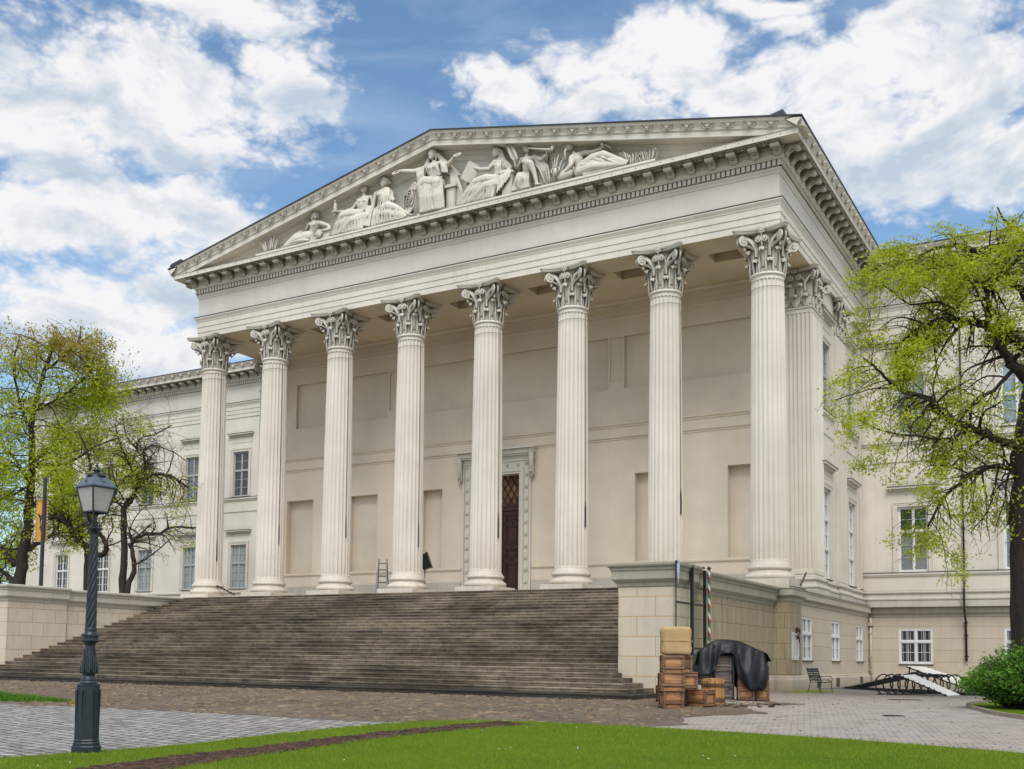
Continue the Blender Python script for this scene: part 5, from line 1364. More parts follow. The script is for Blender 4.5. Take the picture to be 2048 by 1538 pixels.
for o in SHIFT: o.location.x+=.12
TREE_PATHS = {
 'R': [[(23.76, -5.51, -0.25), (23.8, -5.64, 1.5), (23.85, -5.86, 4.42), (23.91, -6.0, 6.47), (24.0, -6.07, 8.06), (24.26, -6.04, 9.38), (24.46, -6.05, 10.99), (24.57, -6.12, 12.59)], [(24.11, -6.11, 9.23), (23.71, -6.39, 9.74), (23.52, -6.53, 9.98), (23.3, -6.69, 10.4), (23.17, -6.8, 10.67)], [(24.11, -6.2, 10.25), (23.57, -6.57, 10.84), (23.09, -6.88, 11.08), (22.8, -7.07, 11.22), (22.34, -7.35, 11.32), (21.97, -7.57, 11.23), (21.59, -7.78, 11.05), (21.34, -7.91, 10.84), (21.04, -8.06, 10.35)], [(23.09, -6.88, 11.08), (23.01, -6.97, 11.55), (23.0, -7.0, 11.94), (22.74, -7.18, 12.09), (22.4, -7.39, 12.12), (22.08, -7.55, 11.82)], [(23.0, -7.0, 11.94), (23.24, -6.89, 12.23), (23.53, -6.75, 12.57), (24.0, -6.5, 12.97), (24.43, -6.27, 13.32)], [(23.84, -6.11, 7.34), (23.42, -6.38, 7.53), (22.63, -6.89, 7.93), (22.04, -7.27, 8.14), (21.7, -7.49, 8.5), (21.54, -7.63, 8.8), (20.9, -8.02, 9.01), (20.64, -8.2, 9.26), (20.17, -8.52, 9.72), (19.95, -8.68, 9.98)], [(21.54, -7.63, 8.8), (20.82, -8.08, 9.11), (20.19, -8.45, 9.1), (19.29, -8.97, 8.83)], [(22.63, -6.89, 7.93), (21.9, -7.3, 7.61), (21.05, -7.81, 7.6), (20.15, -8.36, 7.69), (19.54, -8.75, 8.0)], [(23.71, -6.39, 9.74), (23.19, -6.65, 9.08), (22.69, -6.93, 8.78), (22.3, -7.1, 8.03), (22.08, -7.17, 7.3)], [(22.34, -7.35, 11.32), (21.89, -7.66, 11.68), (21.26, -8.03, 11.67), (20.65, -8.45, 12.24), (20.14, -8.73, 11.94)], [(24.31, -6.14, 10.98), (23.9, -6.5, 12.29), (23.42, -6.86, 13.15), (22.81, -7.27, 13.58), (22.19, -7.64, 13.57), (21.55, -8.0, 13.27)], [(24.42, -6.21, 12.59), (24.07, -6.51, 13.61), (23.71, -6.77, 14.18), (23.59, -6.88, 14.61)], [(23.42, -6.86, 13.15), (22.55, -7.36, 12.85), (21.66, -7.88, 12.7), (20.9, -8.33, 12.69)], [(23.83, -6.04, 6.46), (23.27, -6.43, 6.88), (22.63, -6.77, 6.58), (21.98, -7.11, 6.0), (21.59, -7.28, 5.12)], [(23.84, -6.07, 6.75), (24.4, -5.79, 7.64), (24.93, -5.55, 8.51)], [(24.31, -6.14, 10.98), (24.9, -5.85, 11.73), (25.3, -5.71, 12.89)]],
 'L1': [[(-29.25, -0.88, 4.08), (-28.97, -0.81, 5.16), (-28.83, -0.84, 6.53), (-28.49, -0.78, 8.26), (-28.43, -0.86, 9.54), (-28.29, -0.88, 10.8), (-28.18, -0.93, 12.11), (-28.17, -1.06, 13.8), (-28.06, -1.11, 15.08), (-27.39, -0.91, 17.51), (-26.84, -0.73, 19.27)], [(-29.22, -1.04, 6.12), (-29.78, -1.44, 6.87), (-30.41, -1.88, 7.56)], [(-29.22, -0.95, 4.95), (-29.54, -1.17, 5.33), (-29.95, -1.45, 5.76), (-30.69, -1.95, 6.39)], [(-28.67, -0.78, 6.97), (-28.16, -0.51, 7.39), (-27.39, -0.12, 8.19), (-26.96, -0.01, 9.94), (-26.31, 0.28, 11.12)], [(-28.29, -0.88, 10.8), (-29.03, -1.45, 12.24), (-30.0, -2.13, 13.39)], [(-28.18, -0.93, 12.11), (-27.0, -0.33, 13.44), (-25.72, 0.36, 14.33), (-24.47, 1.11, 14.35)], [(-28.17, -1.06, 13.8), (-28.94, -1.69, 15.74), (-29.38, -2.16, 18.06), (-29.2, -2.22, 20.11)], [(-28.06, -1.11, 15.08), (-26.42, -0.23, 16.36), (-25.13, 0.42, 17.84)], [(-27.39, -0.91, 17.51), (-25.85, -0.11, 18.99), (-25.57, -0.04, 20.16)], [(-28.43, -0.86, 9.54), (-27.08, -0.12, 10.38), (-25.83, 0.65, 10.25)], [(-28.29, -0.88, 10.8), (-29.34, -1.46, 10.2), (-30.35, -2.04, 9.89)], [(-28.18, -0.93, 12.11), (-26.53, 0.07, 11.99), (-25.01, 0.91, 12.89), (-23.74, 1.63, 13.49)]],
 'L2': [[(-22.26, -1.33, 3.67), (-22.28, -1.43, 4.65), (-22.23, -1.56, 6.64), (-22.64, -1.85, 7.1), (-22.97, -2.11, 7.83), (-23.43, -2.43, 8.37), (-24.04, -2.8, 8.45), (-24.65, -3.23, 9.09)], [(-22.23, -1.56, 6.64), (-21.56, -1.14, 6.41), (-21.29, -1.01, 6.82), (-21.53, -1.21, 7.45), (-21.97, -1.56, 8.39), (-22.06, -1.72, 9.68), (-21.78, -1.69, 11.32), (-22.2, -2.09, 12.95)], [(-24.04, -2.8, 8.45), (-23.25, -2.37, 8.84), (-22.45, -1.9, 9.04), (-21.59, -1.42, 9.41)], [(-22.97, -2.11, 7.83), (-23.24, -2.4, 9.39), (-23.43, -2.66, 11.02)], [(-21.97, -1.56, 8.39), (-20.89, -1.0, 9.42), (-20.61, -0.97, 11.06)]],
 'L3': [[(-19.1, -1.76, 3.6), (-19.06, -1.81, 4.4), (-18.93, -1.91, 6.48), (-18.88, -2.06, 8.64), (-18.54, -1.91, 9.18), (-18.25, -1.8, 10.02), (-18.11, -1.73, 10.21), (-17.44, -1.36, 10.51), (-16.65, -0.87, 10.36), (-15.99, -0.43, 9.85)], [(-18.25, -1.8, 10.02), (-18.5, -2.02, 10.81), (-18.67, -2.16, 11.26), (-18.92, -2.38, 12.04), (-19.08, -2.56, 13.1)], [(-19.41, -2.42, 9.14), (-19.18, -2.35, 9.88), (-18.65, -2.07, 10.41), (-17.96, -1.68, 10.66), (-17.79, -1.61, 10.98), (-18.08, -1.82, 11.5), (-18.27, -1.97, 11.9), (-18.05, -1.89, 12.43), (-17.39, -1.51, 12.67), (-16.7, -1.13, 13.13)], [(-18.88, -2.06, 8.64), (-19.4, -2.44, 9.4), (-19.59, -2.67, 10.72), (-19.34, -2.6, 11.77)], [(-18.27, -1.97, 11.9), (-18.75, -2.32, 12.57), (-18.95, -2.53, 13.63)], [(-18.08, -1.82, 11.5), (-17.63, -1.6, 12.06), (-16.73, -1.04, 11.81), (-16.06, -0.59, 11.3)]],
 'L4': [[(-18.71, -1.77, 3.6), (-18.67, -1.81, 4.39), (-18.35, -1.71, 5.47), (-18.46, -1.86, 6.55), (-18.45, -1.88, 6.86), (-17.89, -1.59, 7.32), (-17.1, -1.12, 7.41), (-16.57, -0.83, 7.73), (-15.51, -0.19, 7.69)], [(-18.34, -1.72, 5.71), (-17.79, -1.42, 6.0), (-16.98, -0.99, 6.73), (-16.59, -0.79, 7.18)], [(-18.45, -1.88, 6.86), (-18.61, -2.04, 7.54), (-18.13, -1.84, 8.6), (-17.55, -1.54, 9.13)]],
}
CLOUDS = [(-0.8709, 0.4724, 0.1482, 0.0544), (-0.7321, 0.493, 0.0515, 0.0336), (-0.9363, 0.4242, 0.0843, 0.0335), (-0.8032, 0.4353, 0.0589, 0.0233), (-0.7847, 0.5428, 0.0929, 0.0212), (-0.8581, 0.373, 0.1019, 0.0318), (-0.9454, 0.3569, 0.0661, 0.0349), (-0.8104, 0.3866, 0.0494, 0.024), (-0.9057, 0.2935, 0.1116, 0.0368), (-0.7861, 0.3311, 0.0911, 0.0415), (-0.8278, 0.2592, 0.0889, 0.0256), (-0.4224, 0.5161, 0.0752, 0.026), (-0.3658, 0.5206, 0.0692, 0.0293), (-0.4365, 0.49, 0.1077, 0.0229), (-0.4987, 0.4951, 0.0526, 0.0229), (-0.1997, 0.4816, 0.1066, 0.0434), (-0.0969, 0.4727, 0.0829, 0.0522), (-0.1585, 0.4272, 0.1174, 0.0411), (-0.2604, 0.533, 0.0397, 0.0107), (-0.2782, 0.5492, 0.049, 0.0106), (-0.1361, 0.5221, 0.0788, 0.0172), (-0.0788, 0.4148, 0.0667, 0.0365), (-0.2217, 0.4506, 0.0635, 0.0264), (-0.2968, 0.4889, 0.0536, 0.0261)]
# ------------------------------------------------------------------ trees
def leafmat(name,c1,c2,c3,tr=.35):
    m,nt,b=newmat(name); k=N(nt); P=k.pos(); oi=k.noise(P,.55,3,.6); rnd_=k.node('ShaderNodeTexWhiteNoise'); k.inp(rnd_,'Vector',k.vmath('SNAP',P,(.12,.12,.12)))
    c=k.mix(k.rng(oi,.35,.65,0,1),c1,c2); c=k.mix(k.math('MULTIPLY',rnd_.outputs[0],.6),c,c3)
    k.inp(b,'Base Color',c); b.inputs['Roughness'].default_value=.55; b.inputs['Specular IOR Level'].default_value=.25
    t=k.node('ShaderNodeBsdfTranslucent'); k.inp(t,0,c); mx=k.node('ShaderNodeMixShader'); mx.inputs[0].default_value=tr
    nt.links.new(b.outputs[0],mx.inputs[1]); nt.links.new(t.outputs[0],mx.inputs[2])
    out=[n for n in nt.nodes if n.type=='OUTPUT_MATERIAL'][0]; nt.links.new(mx.outputs[0],out.inputs[0]); return m
def barkmat(name,c1,c2):
    m,nt,b=newmat(name); k=N(nt); P=k.pos(); n=k.noise(k.scale(P,9,9,1.6),1,6,.7,.5)
    c=k.mix(k.rng(n,.3,.7,0,1),c1,c2); k.inp(b,'Base Color',c); b.inputs['Roughness'].default_value=.95
    k.inp(b,'Normal',k.bump(n,1,.05)); return m
MAT['bark']=barkmat('dark_fissured_bark',(.010,.008,.006),(.045,.035,.027))
MAT['bark2']=barkmat('dark_brown_bark',(.014,.011,.009),(.06,.046,.036))
MAT['leafR']=leafmat('fresh_spring_leaves',(.52,.57,.02),(.30,.41,.015),(.66,.68,.07),.5)
MAT['leafL']=leafmat('bright_green_leaves',(.50,.58,.02),(.30,.42,.015),(.62,.66,.07),.5)
MAT['leafB']=leafmat('rusty_young_leaves',(.46,.38,.06),(.36,.27,.05),(.52,.46,.10),.45)
MAT['shrub']=leafmat('glossy_shrub_leaves',(.08,.23,.02),(.035,.12,.012),(.22,.42,.04),.35)

def smooth_path(P,sub=4):
    P=[Vector(p) for p in P]; Q=[P[0]-(P[1]-P[0])]+P+[P[-1]+(P[-1]-P[-2])]; out=[]
    for i in range(1,len(Q)-2):
        for k in range(sub):
            t=k/sub; a,b,c,d=Q[i-1],Q[i],Q[i+1],Q[i+2]
            out.append(.5*((2*b)+(c-a)*t+(2*a-5*b+4*c-d)*t*t+(3*b-a-3*c+d)*t*t*t))
    out.append(P[-1]); return out
class Tree:
    def __init__(s,seed): s.r=random.Random(seed); s.wood=MB(); s.twig=MB(); s.tips=[]; s.zmax=99
    def limb(s,P,r0,r1,depthj=0.0,sub=5,rough=.05):
        P=[Vector(p) for p in P]
        # give the limb depth: real branches do not lie in one plane
        if depthj:
            d0=Vector((.51,-.85,0)); w=s.r.uniform(-1,1)*depthj
            L=sum((P[i+1]-P[i]).length for i in range(len(P)-1)); acc=0; Q=[P[0]]
            for i in range(1,len(P)): acc+=(P[i]-P[i-1]).length; Q.append(P[i]+d0*(w*acc+.12*s.r.uniform(-1,1)))
            P=Q
        pts=smooth_path(P,sub); n=len(pts)
        rad=[(r0+(r1-r0)*(i/(n-1))**.8)*(1+.08*s.r.uniform(-1,1)) for i in range(n)]
        pts=[p+Vector((s.r.uniform(-1,1),s.r.uniform(-1,1),s.r.uniform(-1,1)))*min(rough,rad[i]*.5) for i,p in enumerate(pts)]
        s.wood.tube(pts,rad,10 if r0>.12 else 7); return pts,rad
    def grow(s,p,d,L,r,lvl,droop,twigs=True):
        """recursive branch, returns nothing; records leaf tips"""
        if p.z>s.zmax: return
        n=max(4,int(L/.16)); pts=[p.copy()]; d=d.normalized(); cur=p.copy(); step=L/n
        for i in range(n):
            d=(d+Vector((s.r.gauss(0,.16),s.r.gauss(0,.16),s.r.gauss(0,.13)-droop*(.3+i/n)*.22))).normalized()
            cur=cur+d*step; pts.append(cur.copy())
        rad=[max(.0045,r*(1-i/n*.75)) for i in range(n+1)]
        (s.wood if r>.03 else s.twig).tube(pts,rad,5 if r>.03 else 3,caps=False)
        if lvl<=0:
            for i in range(1,n+1): s.tips.append((pts[i],d))
            return
        cnt=int(L*s.dens(lvl))
        for k in range(cnt):
            t=.15+.85*(k+s.r.random())/max(1,cnt); i=min(n-1,int(t*n)); q=pts[i].lerp(pts[i+1],t*n-i if t*n-i<1 else 1)
            ax=(pts[i+1]-pts[i]).normalized(); o=ax.orthogonal().normalized(); o=Matrix.Rotation(s.r.uniform(0,2*pi),3,ax)@o
            dd=(ax*.55+o*(.75)).normalized()
            s.grow(q,dd,L*s.r.uniform(.32,.55)*(1.1-t*.4),rad[i]*.55,lvl-1,droop)
        if lvl==1:
            for i in range(n//2,n+1): s.tips.append((pts[i],d))
    def dens(s,lvl): return {3:2.2,2:3.2,1:4.2}.get(lvl,3)
    def sprout(s,pts,rad,a,count,L,lvl,droop,side=None):
        n=len(pts)
        for k in range(count):
            t=a+(1-a)*(k+s.r.random())/count; i=min(n-2,int(t*(n-1))); q=pts[i]
            ax=(pts[i+1]-pts[i]).normalized(); o=Matrix.Rotation(s.r.uniform(0,2*pi),3,ax)@ax.orthogonal().normalized()
            dd=(ax*.5+o).normalized()
            if side is not None: dd=(dd+Vector(side)*.6).normalized()
            s.grow(q,dd,L*s.r.uniform(.6,1.25),min(.05,rad[i]*.5),lvl,droop)
    def leaves(s,name,mat,parent,loc,per,size,spread,keep=None,flat=.5,matidx=None):
        mb=MB(); r=s.r
        for p,d in s.tips:
            k_=keep(p) if keep else 1.0
            n=per*k_
            n=int(n)+(1 if r.random()<n-int(n) else 0)
            for _ in range(n):
                q=p+Vector((r.gauss(0,spread),r.gauss(0,spread),r.gauss(0,spread*.8)))
                sz=size*r.uniform(.6,1.35)
                a=Vector((r.gauss(0,1),r.gauss(0,1),r.gauss(0,1)-.2)).normalized(); b=a.orthogonal().normalized(); b=(Matrix.Rotation(r.uniform(0,6.28),3,a)@b)
                c=a.cross(b)
                mb.cm=0 if matidx is None else matidx(q)
                mb.add([q-a*sz*.5,q+b*sz*flat*.5,q+a*sz*.6+c*sz*.1,q-b*sz*flat*.5],[(0,1,2,3)])
        return mb.build(name,mat,parent,loc=loc)
def make_tree(seed,key,label,radii,sprouts,leafcfg,bark,group=None,depthj=.25,lvls=2,name='tree',loc=None,droop=.5):
    T=Tree(seed); T.zmax={'R':14.0,'L1':19.6}.get(key,99); paths=TREE_PATHS[key]; base=Vector(paths[0][0]); loc=loc or (base.x,base.y,G_(base.y))
    root=thing(name,label,'tree',loc,0,group)
    for i,P in enumerate(paths):
        P=list(P)
        if i==0: P[0]=(P[0][0],P[0][1],-.3 if key!='R' else -.3)
        r0,r1=radii[i] if i<len(radii) else radii[-1]
        pts,rad=T.limb(P,r0,r1,0 if i==0 else depthj)
        a,c,L=sprouts[i] if i<len(sprouts) else sprouts[-1]
        T.sprout(pts,rad,a,c,L,lvls,droop)
    T.wood.build('trunk',bark,root,smooth=True,loc=loc)
    T.twig.build('twigs',bark,root,loc=loc)
    return T,root,loc
def G_(y): return -0.45*min(1,max(0,(-14-y)/14.))

# the big tree on the right
T,root,loc=make_tree(3,'R','big old tree with black trunk and drooping yellow-green sprays at the right edge','x' and [(.56,.24),(.20,.08),(.17,.035),(.09,.025),(.09,.05),(.14,.025),(.04,.012),(.055,.015),(.07,.02),(.05,.015),(.12,.035),(.08,.02),(.05,.015),(.10,.03),(.10,.04),(.10,.03)],
    [(.35,12,1.4),(.3,12,1.6),(.15,26,1.7),(.2,14,1.5),(.1,14,1.6),(.15,32,1.8),(.1,13,1.0),(.1,18,1.4),(.1,20,1.7),(.1,20,1.5),(.1,24,1.35),(.1,26,1.0),(.1,22,1.4),(.1,24,1.9),(.1,12,1.6),(.1,12,1.6)],None,MAT['bark'],depthj=.3,lvls=2,droop=.75)
def keepR(p):
    n=noise.noise(p*.75+Vector((3,1,5))); b=.50+2.2*n
    if p.z>12.0: b+=.45
    return max(0.0,min(1.7,b))
T.leaves('crown',MAT['leafR'],root,loc,5.0,.095,.12,keepR)
# left-hand trees
T,root,loc=make_tree(5,'L1','tallest left tree with rust-coloured top and bright green lower crown at the left edge',[(.42,.10),(.2,.08),(.2,.08),(.16,.05),(.12,.04),(.12,.04),(.12,.04),(.1,.03),(.1,.03),(.1,.03),(.1,.03),(.12,.04)],
    [(.4,30,3.2),(.3,5,2.5),(.3,5,2.5),(.3,8,2.4),(.2,9,2.6),(.2,13,2.6),(.2,17,3.0),(.2,17,3.0),(.2,17,3.0),(.2,9,2.4),(.2,8,2.4),(.2,12,2.6)],None,MAT['bark2'],depthj=.5,lvls=2,droop=.25)
def mi(q): 
    v=q.z+1.5*noise.noise(q*.3); return 1 if v>16.9+2.2*random.random() else 0
T.leaves('crown',[MAT['leafL'],MAT['leafB']],root,loc,1.9,.17,.22,lambda p:max(0,.8+1.5*noise.noise(p*.45)) if not (p.z>16.5 and p.x>-20.2) else 0,matidx=mi)
T,root,loc=make_tree(6,'L2','gnarled bare-limbed tree just behind the street lamp',[(.26,.09),(.18,.05),(.08,.03),(.07,.02),(.07,.03)],
    [(.35,22,2.0),(.3,26,1.9),(.1,18,1.7),(.1,16,1.6),(.1,16,1.6)],None,MAT['bark2'],depthj=.4,lvls=2,droop=.3)
T.leaves('crown',MAT['leafL'],root,loc,1.6,.14,.15,lambda p:max(0,.5+2.2*noise.noise(p*.5+Vector((9,0,0)))))
T,root,loc=make_tree(8,'L3','crooked tree with pale straight stem in front of the left wing windows',[(.23,.06),(.10,.03),(.11,.03),(.06,.02),(.05,.02),(.05,.02)],
    [(.3,34,1.9),(.1,24,1.8),(.1,40,1.8),(.1,18,1.6),(.1,14,1.5),(.1,14,1.5)],None,MAT['bark2'],depthj=.35,lvls=2,droop=.25)
T.leaves('crown',MAT['leafL'],root,loc,.8,.13,.16,lambda p:max(0,.35+2.6*noise.noise(p*.45+Vector((2,7,0)))))
T,root,loc=make_tree(9,'L4','slender leaning tree with one long limb reaching toward the leftmost column',[(.17,.05),(.06,.02),(.04,.02)],
    [(.45,24,1.5),(.1,14,1.3),(.1,12,1.2)],None,MAT['bark2'],depthj=.3,lvls=2,droop=.3)
T.leaves('crown',MAT['leafL'],root,loc,.35,.14,.12,lambda p:max(0,.4+2.4*noise.noise(p*.5+Vector((5,3,0)))))

# distant trees beyond the left wing end: own crown and trunk each
def far_tree(x,y,h,w,seed,label,mats,brown=False,n=5200,size=.30):
    r=random.Random(seed); root=thing('tree',label,'tree',(x,y,0),0,'trees beyond the left wing'); mb=MB(); T=Tree(seed)
    T.wood.tube([(x,y,-.3),(x+.1,y,h*.25),(x-.1,y+.1,h*.5),(x,y,h*.8)],[.35,.28,.18,.05],8)
    for k in range(26):
        z=h*r.uniform(.3,.85); a=r.uniform(0,6.28); L=w*r.uniform(.5,1)*(1.1-abs(z/h-.5)); d=Vector((cos(a),sin(a),r.uniform(.3,.9)))
        T.grow(Vector((x,y,z)),d,L,.06,2,.1)
    T.wood.build('trunk',MAT['bark2'],root,loc=(x,y,0)); T.twig.build('twigs',MAT['bark2'],root,loc=(x,y,0))
    T.leaves('crown',mats,root,(x,y,0),.55 if not brown else .5,size,.28,lambda p:max(0,.7+1.6*noise.noise(p*.3)))
far_tree(-62,20,17,5.5,21,'pale green tree in the gap beyond the far end of the left wing',MAT['leafL'],size=.28)
far_tree(-56,8,12,5,22,'low spreading green tree behind the banner pole',MAT['leafL'],size=.26)
far_tree(-70,34,21,7,23,'tall rust-leaved tree at the upper left edge',MAT['leafB'],True,size=.34)

# dark drainpipe on the right wing and the small painted one in the corner
d=thing('drain_pipe','tall dark drainpipe running up the right wing wall between two windows','drainpipe',(19.86,WWY-.12,1.0)); L=tuple(d.location)
mb=MB(); mb.tube([(19.86,WWY-.10,4.9),(19.86,WWY-.10,17.6)],.038,10); mb.tube([(19.86,WWY-.10,5.0),(19.86,WWY-.36,4.5),(19.86,WWY-.36,3.6),(19.86,BY-.12,3.1),(19.86,BY-.12,1.2)],.05,10)
mb.build('pipe',MAT['bark2'],d,smooth=True,loc=L)
mb=MB()
for z in (5.2,7.5,10,12.5,15): mb.lathe([(.055,0),(.08,.01),(.08,.06),(.055,.07)],12,c=(19.86,WWY-.10,z))
for z in (1.4,2.4,3.0): mb.lathe([(.07,0),(.095,.01),(.095,.06),(.07,.07)],12,c=(19.86,BY-.12,z))
mb.build('collar',MAT['black'],d,loc=L)
d=thing('drain_pipe','short wall-coloured drainpipe in the basement corner between portico and wing','drainpipe',(BX+.12,BY-.14,0)); L=tuple(d.location)
mb=MB(); mb.tube([(BX+.12,BY-.14,.05),(BX+.12,BY-.14,3.3)],.05,10); mb.build('pipe',MAT['basewall'],d,smooth=True,loc=L)
mb=MB(); mb.box(BX+.02,BX+.24,BY-.26,BY-.02,2.9,3.05); mb.build('hopper',MAT['base'],d,loc=L)
for z in (.7,1.35,2.5): mb=MB(); mb.box(BX+.02,BX+.19,BY-.21,BY-.07,z,z+.06); mb.build('bracket',MAT['base'],d,loc=L)

# shrub at right
def shrub(cx,cy,rx,ry,h,label,n,seed,mat,size=.085,name='shrub'):
    r=random.Random(seed); z0=G_(cy); root=thing(name,label,'shrub',(cx,cy,z0)); L=(cx,cy,z0)
    st=MB(); lf=MB()
    for k in range(int(n/26)):
        a=r.uniform(0,2*pi); q=sqrt(r.random()); ex=cx+rx*q*cos(a); ey=cy+ry*q*sin(a)
        hh=h*(1-.55*q*q)*r.uniform(.75,1.12)*(1+.25*noise.noise(Vector((ex*.9,ey*.9,0)))); b=Vector((cx+(ex-cx)*.45,cy+(ey-cy)*.45,z0))
        tip=Vector((ex,ey,z0+hh)); mid=b.lerp(tip,.55)+Vector((r.uniform(-.1,.1),r.uniform(-.1,.1),.1))
        st.tube([b,mid,tip],[.014,.009,.004],3,caps=False)
        for j in range(26):
            t=.25+.78*r.random(); p=b.lerp(mid,t/.55) if t<.55 else mid.lerp(tip,(t-.55)/.45)
            p=p+Vector((r.gauss(0,.06),r.gauss(0,.06),r.gauss(0,.06))); sz=size*r.uniform(.6,1.3)
            a_=Vector((r.gauss(0,.8),r.gauss(0,.8),abs(r.gauss(0.3,.8)))).normalized(); b_=Matrix.Rotation(r.uniform(0,6.28),3,a_)@a_.orthogonal().normalized(); c_=a_.cross(b_)
            lf.add([p-a_*sz*.5,p+b_*sz*.24,p+a_*sz*.6+c_*sz*.1,p-b_*sz*.24],[(0,1,2,3)])
    st.build('stems',MAT['bark2'],root,loc=L); lf.build('foliage',mat,root,loc=L); return root
shrub(24.75,-11.9,2.1,1.75,1.55,'dense glossy green bush at the foot of the right-hand tree',42000,4,MAT['shrub'])

# ------------------------------------------------------------------ ground
def sheet_poly(name,poly,mat,lift,kind='structure',edges=None,jit=0,seed=0,skirt=0):
    r=random.Random(seed)
    if jit:
        q=[]
        for i,p in enumerate(poly):
            a=Vector(p); b=Vector(poly[(i+1)%len(poly)]); q.append(a); L=(b-a).length
            if L<60:
                n=int(L/.25)
                for k in range(1,n): t=k/n; nn=Vector((b.y-a.y,a.x-b.x)).normalized(); q.append(a.lerp(b,t)+nn*(jit*(noise.noise(Vector((a.x+L*t*1.1,a.y*3,seed)))+.6*noise.noise(Vector((a.x+L*t*4,a.y*3,seed+4))))))
        poly=q
    # clip into strips at the breaks of slope so the sheet follows the ground exactly
    def clip(P,y0,y1):
        for s,c in ((1,y0),(-1,y1)):
            out=[]
            for i in range(len(P)):
                a=P[i];b=P[(i+1)%len(P)]; fa=s*(a[1]-c)>=0; fb=s*(b[1]-c)>=0
                if fa: out.append(a)
                if fa!=fb: t=(c-a[1])/(b[1]-a[1]); out.append((a[0]+(b[0]-a[0])*t,c))
            P=out
            if not P: return P
        return P
    mb=MB()
    for y0,y1 in ((-3000,-28),(-28,-14),(-14,3000)):
        P=clip([tuple(p) for p in poly],y0,y1)
        if len(P)>=3:
            mb.add([(x,y,G_(y)+lift) for x,y in P],[tuple(range(len(P)))])
            if skirt:
                n=len(P)
                mb.add([(x,y,G_(y)+lift) for x,y in P]+[(x,y,G_(y)+lift-skirt) for x,y in P],[(i,(i+1)%n,(i+1)%n+n,i+n) for i in range(n)])
    import bmesh
    o=mb.build(name,mat); bm=bmesh.new(); bm.from_mesh(o.data); bmesh.ops.triangulate(bm,faces=bm.faces[:],ngon_method='EAR_CLIP'); 
    bmesh.ops.recalc_face_normals(bm,faces=bm.faces[:])
    if sum(f.normal.z for f in bm.faces)<0: bmesh.ops.reverse_faces(bm,faces=bm.faces[:])
    bm.to_mesh(o.data); bm.free(); tag(o,kind=kind); return o
def pavers():
    m,nt,b=newmat('grey_pink_pavers'); k=N(nt); P=k.pos()
    R_=k.node('ShaderNodeMapping'); k.inp(R_,'Vector',P); R_.inputs['Rotation'].default_value=(0,0,radians(-14)); V=R_.outputs[0]
    br=k.node('ShaderNodeTexBrick'); wob=k.noise(V,3,2,.5); V2=k.vmath('ADD',V,k.comb(k.math('MULTIPLY',k.math('SUBTRACT',wob,.5),.05),k.math('MULTIPLY',k.math('SUBTRACT',wob,.5),.05),0)); k.inp(br,'Vector',V2)
    for n_,v in (('Scale',1),('Mortar Size',.012),('Brick Width',.24),('Row Height',.16),('Mortar Smooth',.3)): br.inputs[n_].default_value=v
    br.inputs['Color1'].default_value=(0,0,0,1); br.inputs['Color2'].default_value=(1,1,1,1); br.inputs['Mortar'].default_value=(.5,.5,.5,1)
    big=k.noise(P,.25,4,.6); mid=k.noise(P,1.6,5,.7); fine=k.noise(P,25,4,.7)
    c=k.mix(br.outputs['Color'],(.33,.275,.235),(.41,.355,.31)); c=k.mix(k.rng(big,.35,.65,0,.7),c,(.34,.32,.30))
    c=k.mix(k.math('MULTIPLY',k.rng(mid,.5,.72,0,1),.6),c,(.17,.135,.11)); c=k.mix(k.math('MULTIPLY',k.rng(fine,.5,.8,0,1),.4),c,(.12,.10,.085))
    # worn, washed concrete further back beside the building
    y=k.sep(P)[1]; c=k.mix(k.math('MULTIPLY',k.rng(y,-10,-3,0,1),.6),c,(.17,.15,.125))
    c=k.mix(k.math('MULTIPLY',br.outputs['Fac'],k.rng(mid,.35,.6,.15,.8)),c,(.12,.095,.08))
    k.inp(b,'Base Color',c); k.inp(b,'Roughness',k.rng(mid,.3,.7,.55,.85)); k.inp(b,'Normal',k.bump(k.math('SUBTRACT',k.math('MULTIPLY',mid,.8),br.outputs['Fac']),.7,.02)); return m
def cobbles():
    m,nt,b=newmat('blue_grey_cobbles'); k=N(nt); P=k.pos()
    R_=k.node('ShaderNodeMapping'); k.inp(R_,'Vector',P); R_.inputs['Rotation'].default_value=(0,0,radians(12)); V=R_.outputs[0]
    wob=k.noise(V,2.2,2,.5); V2=k.vmath('ADD',V,k.comb(k.math('MULTIPLY',k.math('SUBTRACT',wob,.5),.12),k.math('MULTIPLY',k.math('SUBTRACT',wob,.5),.16),0))
    br=k.node('ShaderNodeTexBrick'); k.inp(br,'Vector',V2)
    for n_,v in (('Scale',1),('Mortar Size',.03),('Brick Width',.34),('Row Height',.25),('Mortar Smooth',.4)): br.inputs[n_].default_value=v
    br.inputs['Color1'].default_value=(0,0,0,1); br.inputs['Color2'].default_value=(1,1,1,1); br.inputs['Mortar'].default_value=(.5,.5,.5,1)
    big=k.noise(P,.4,4,.6); mid=k.noise(P,5,5,.7); fine=k.noise(P,40,3,.7)
    c=k.mix(br.outputs['Color'],(.19,.18,.17),(.44,.42,.395)); c=k.mix(k.rng(big,.35,.65,0,.5),c,(.36,.345,.32)); c=k.mix(k.math('MULTIPLY',k.rng(mid,.5,.75,0,1),.5),c,(.14,.13,.13))
    c=k.mix(k.math('MULTIPLY',br.outputs['Fac'],.95),c,(.055,.05,.045))
    k.inp(b,'Base Color',c); b.inputs['Roughness'].default_value=.6; k.inp(b,'Normal',k.bump(k.math('SUBTRACT',k.math('MULTIPLY',mid,.9),k.math('MULTIPLY',br.outputs['Fac'],1.6)),1,.04)); return m
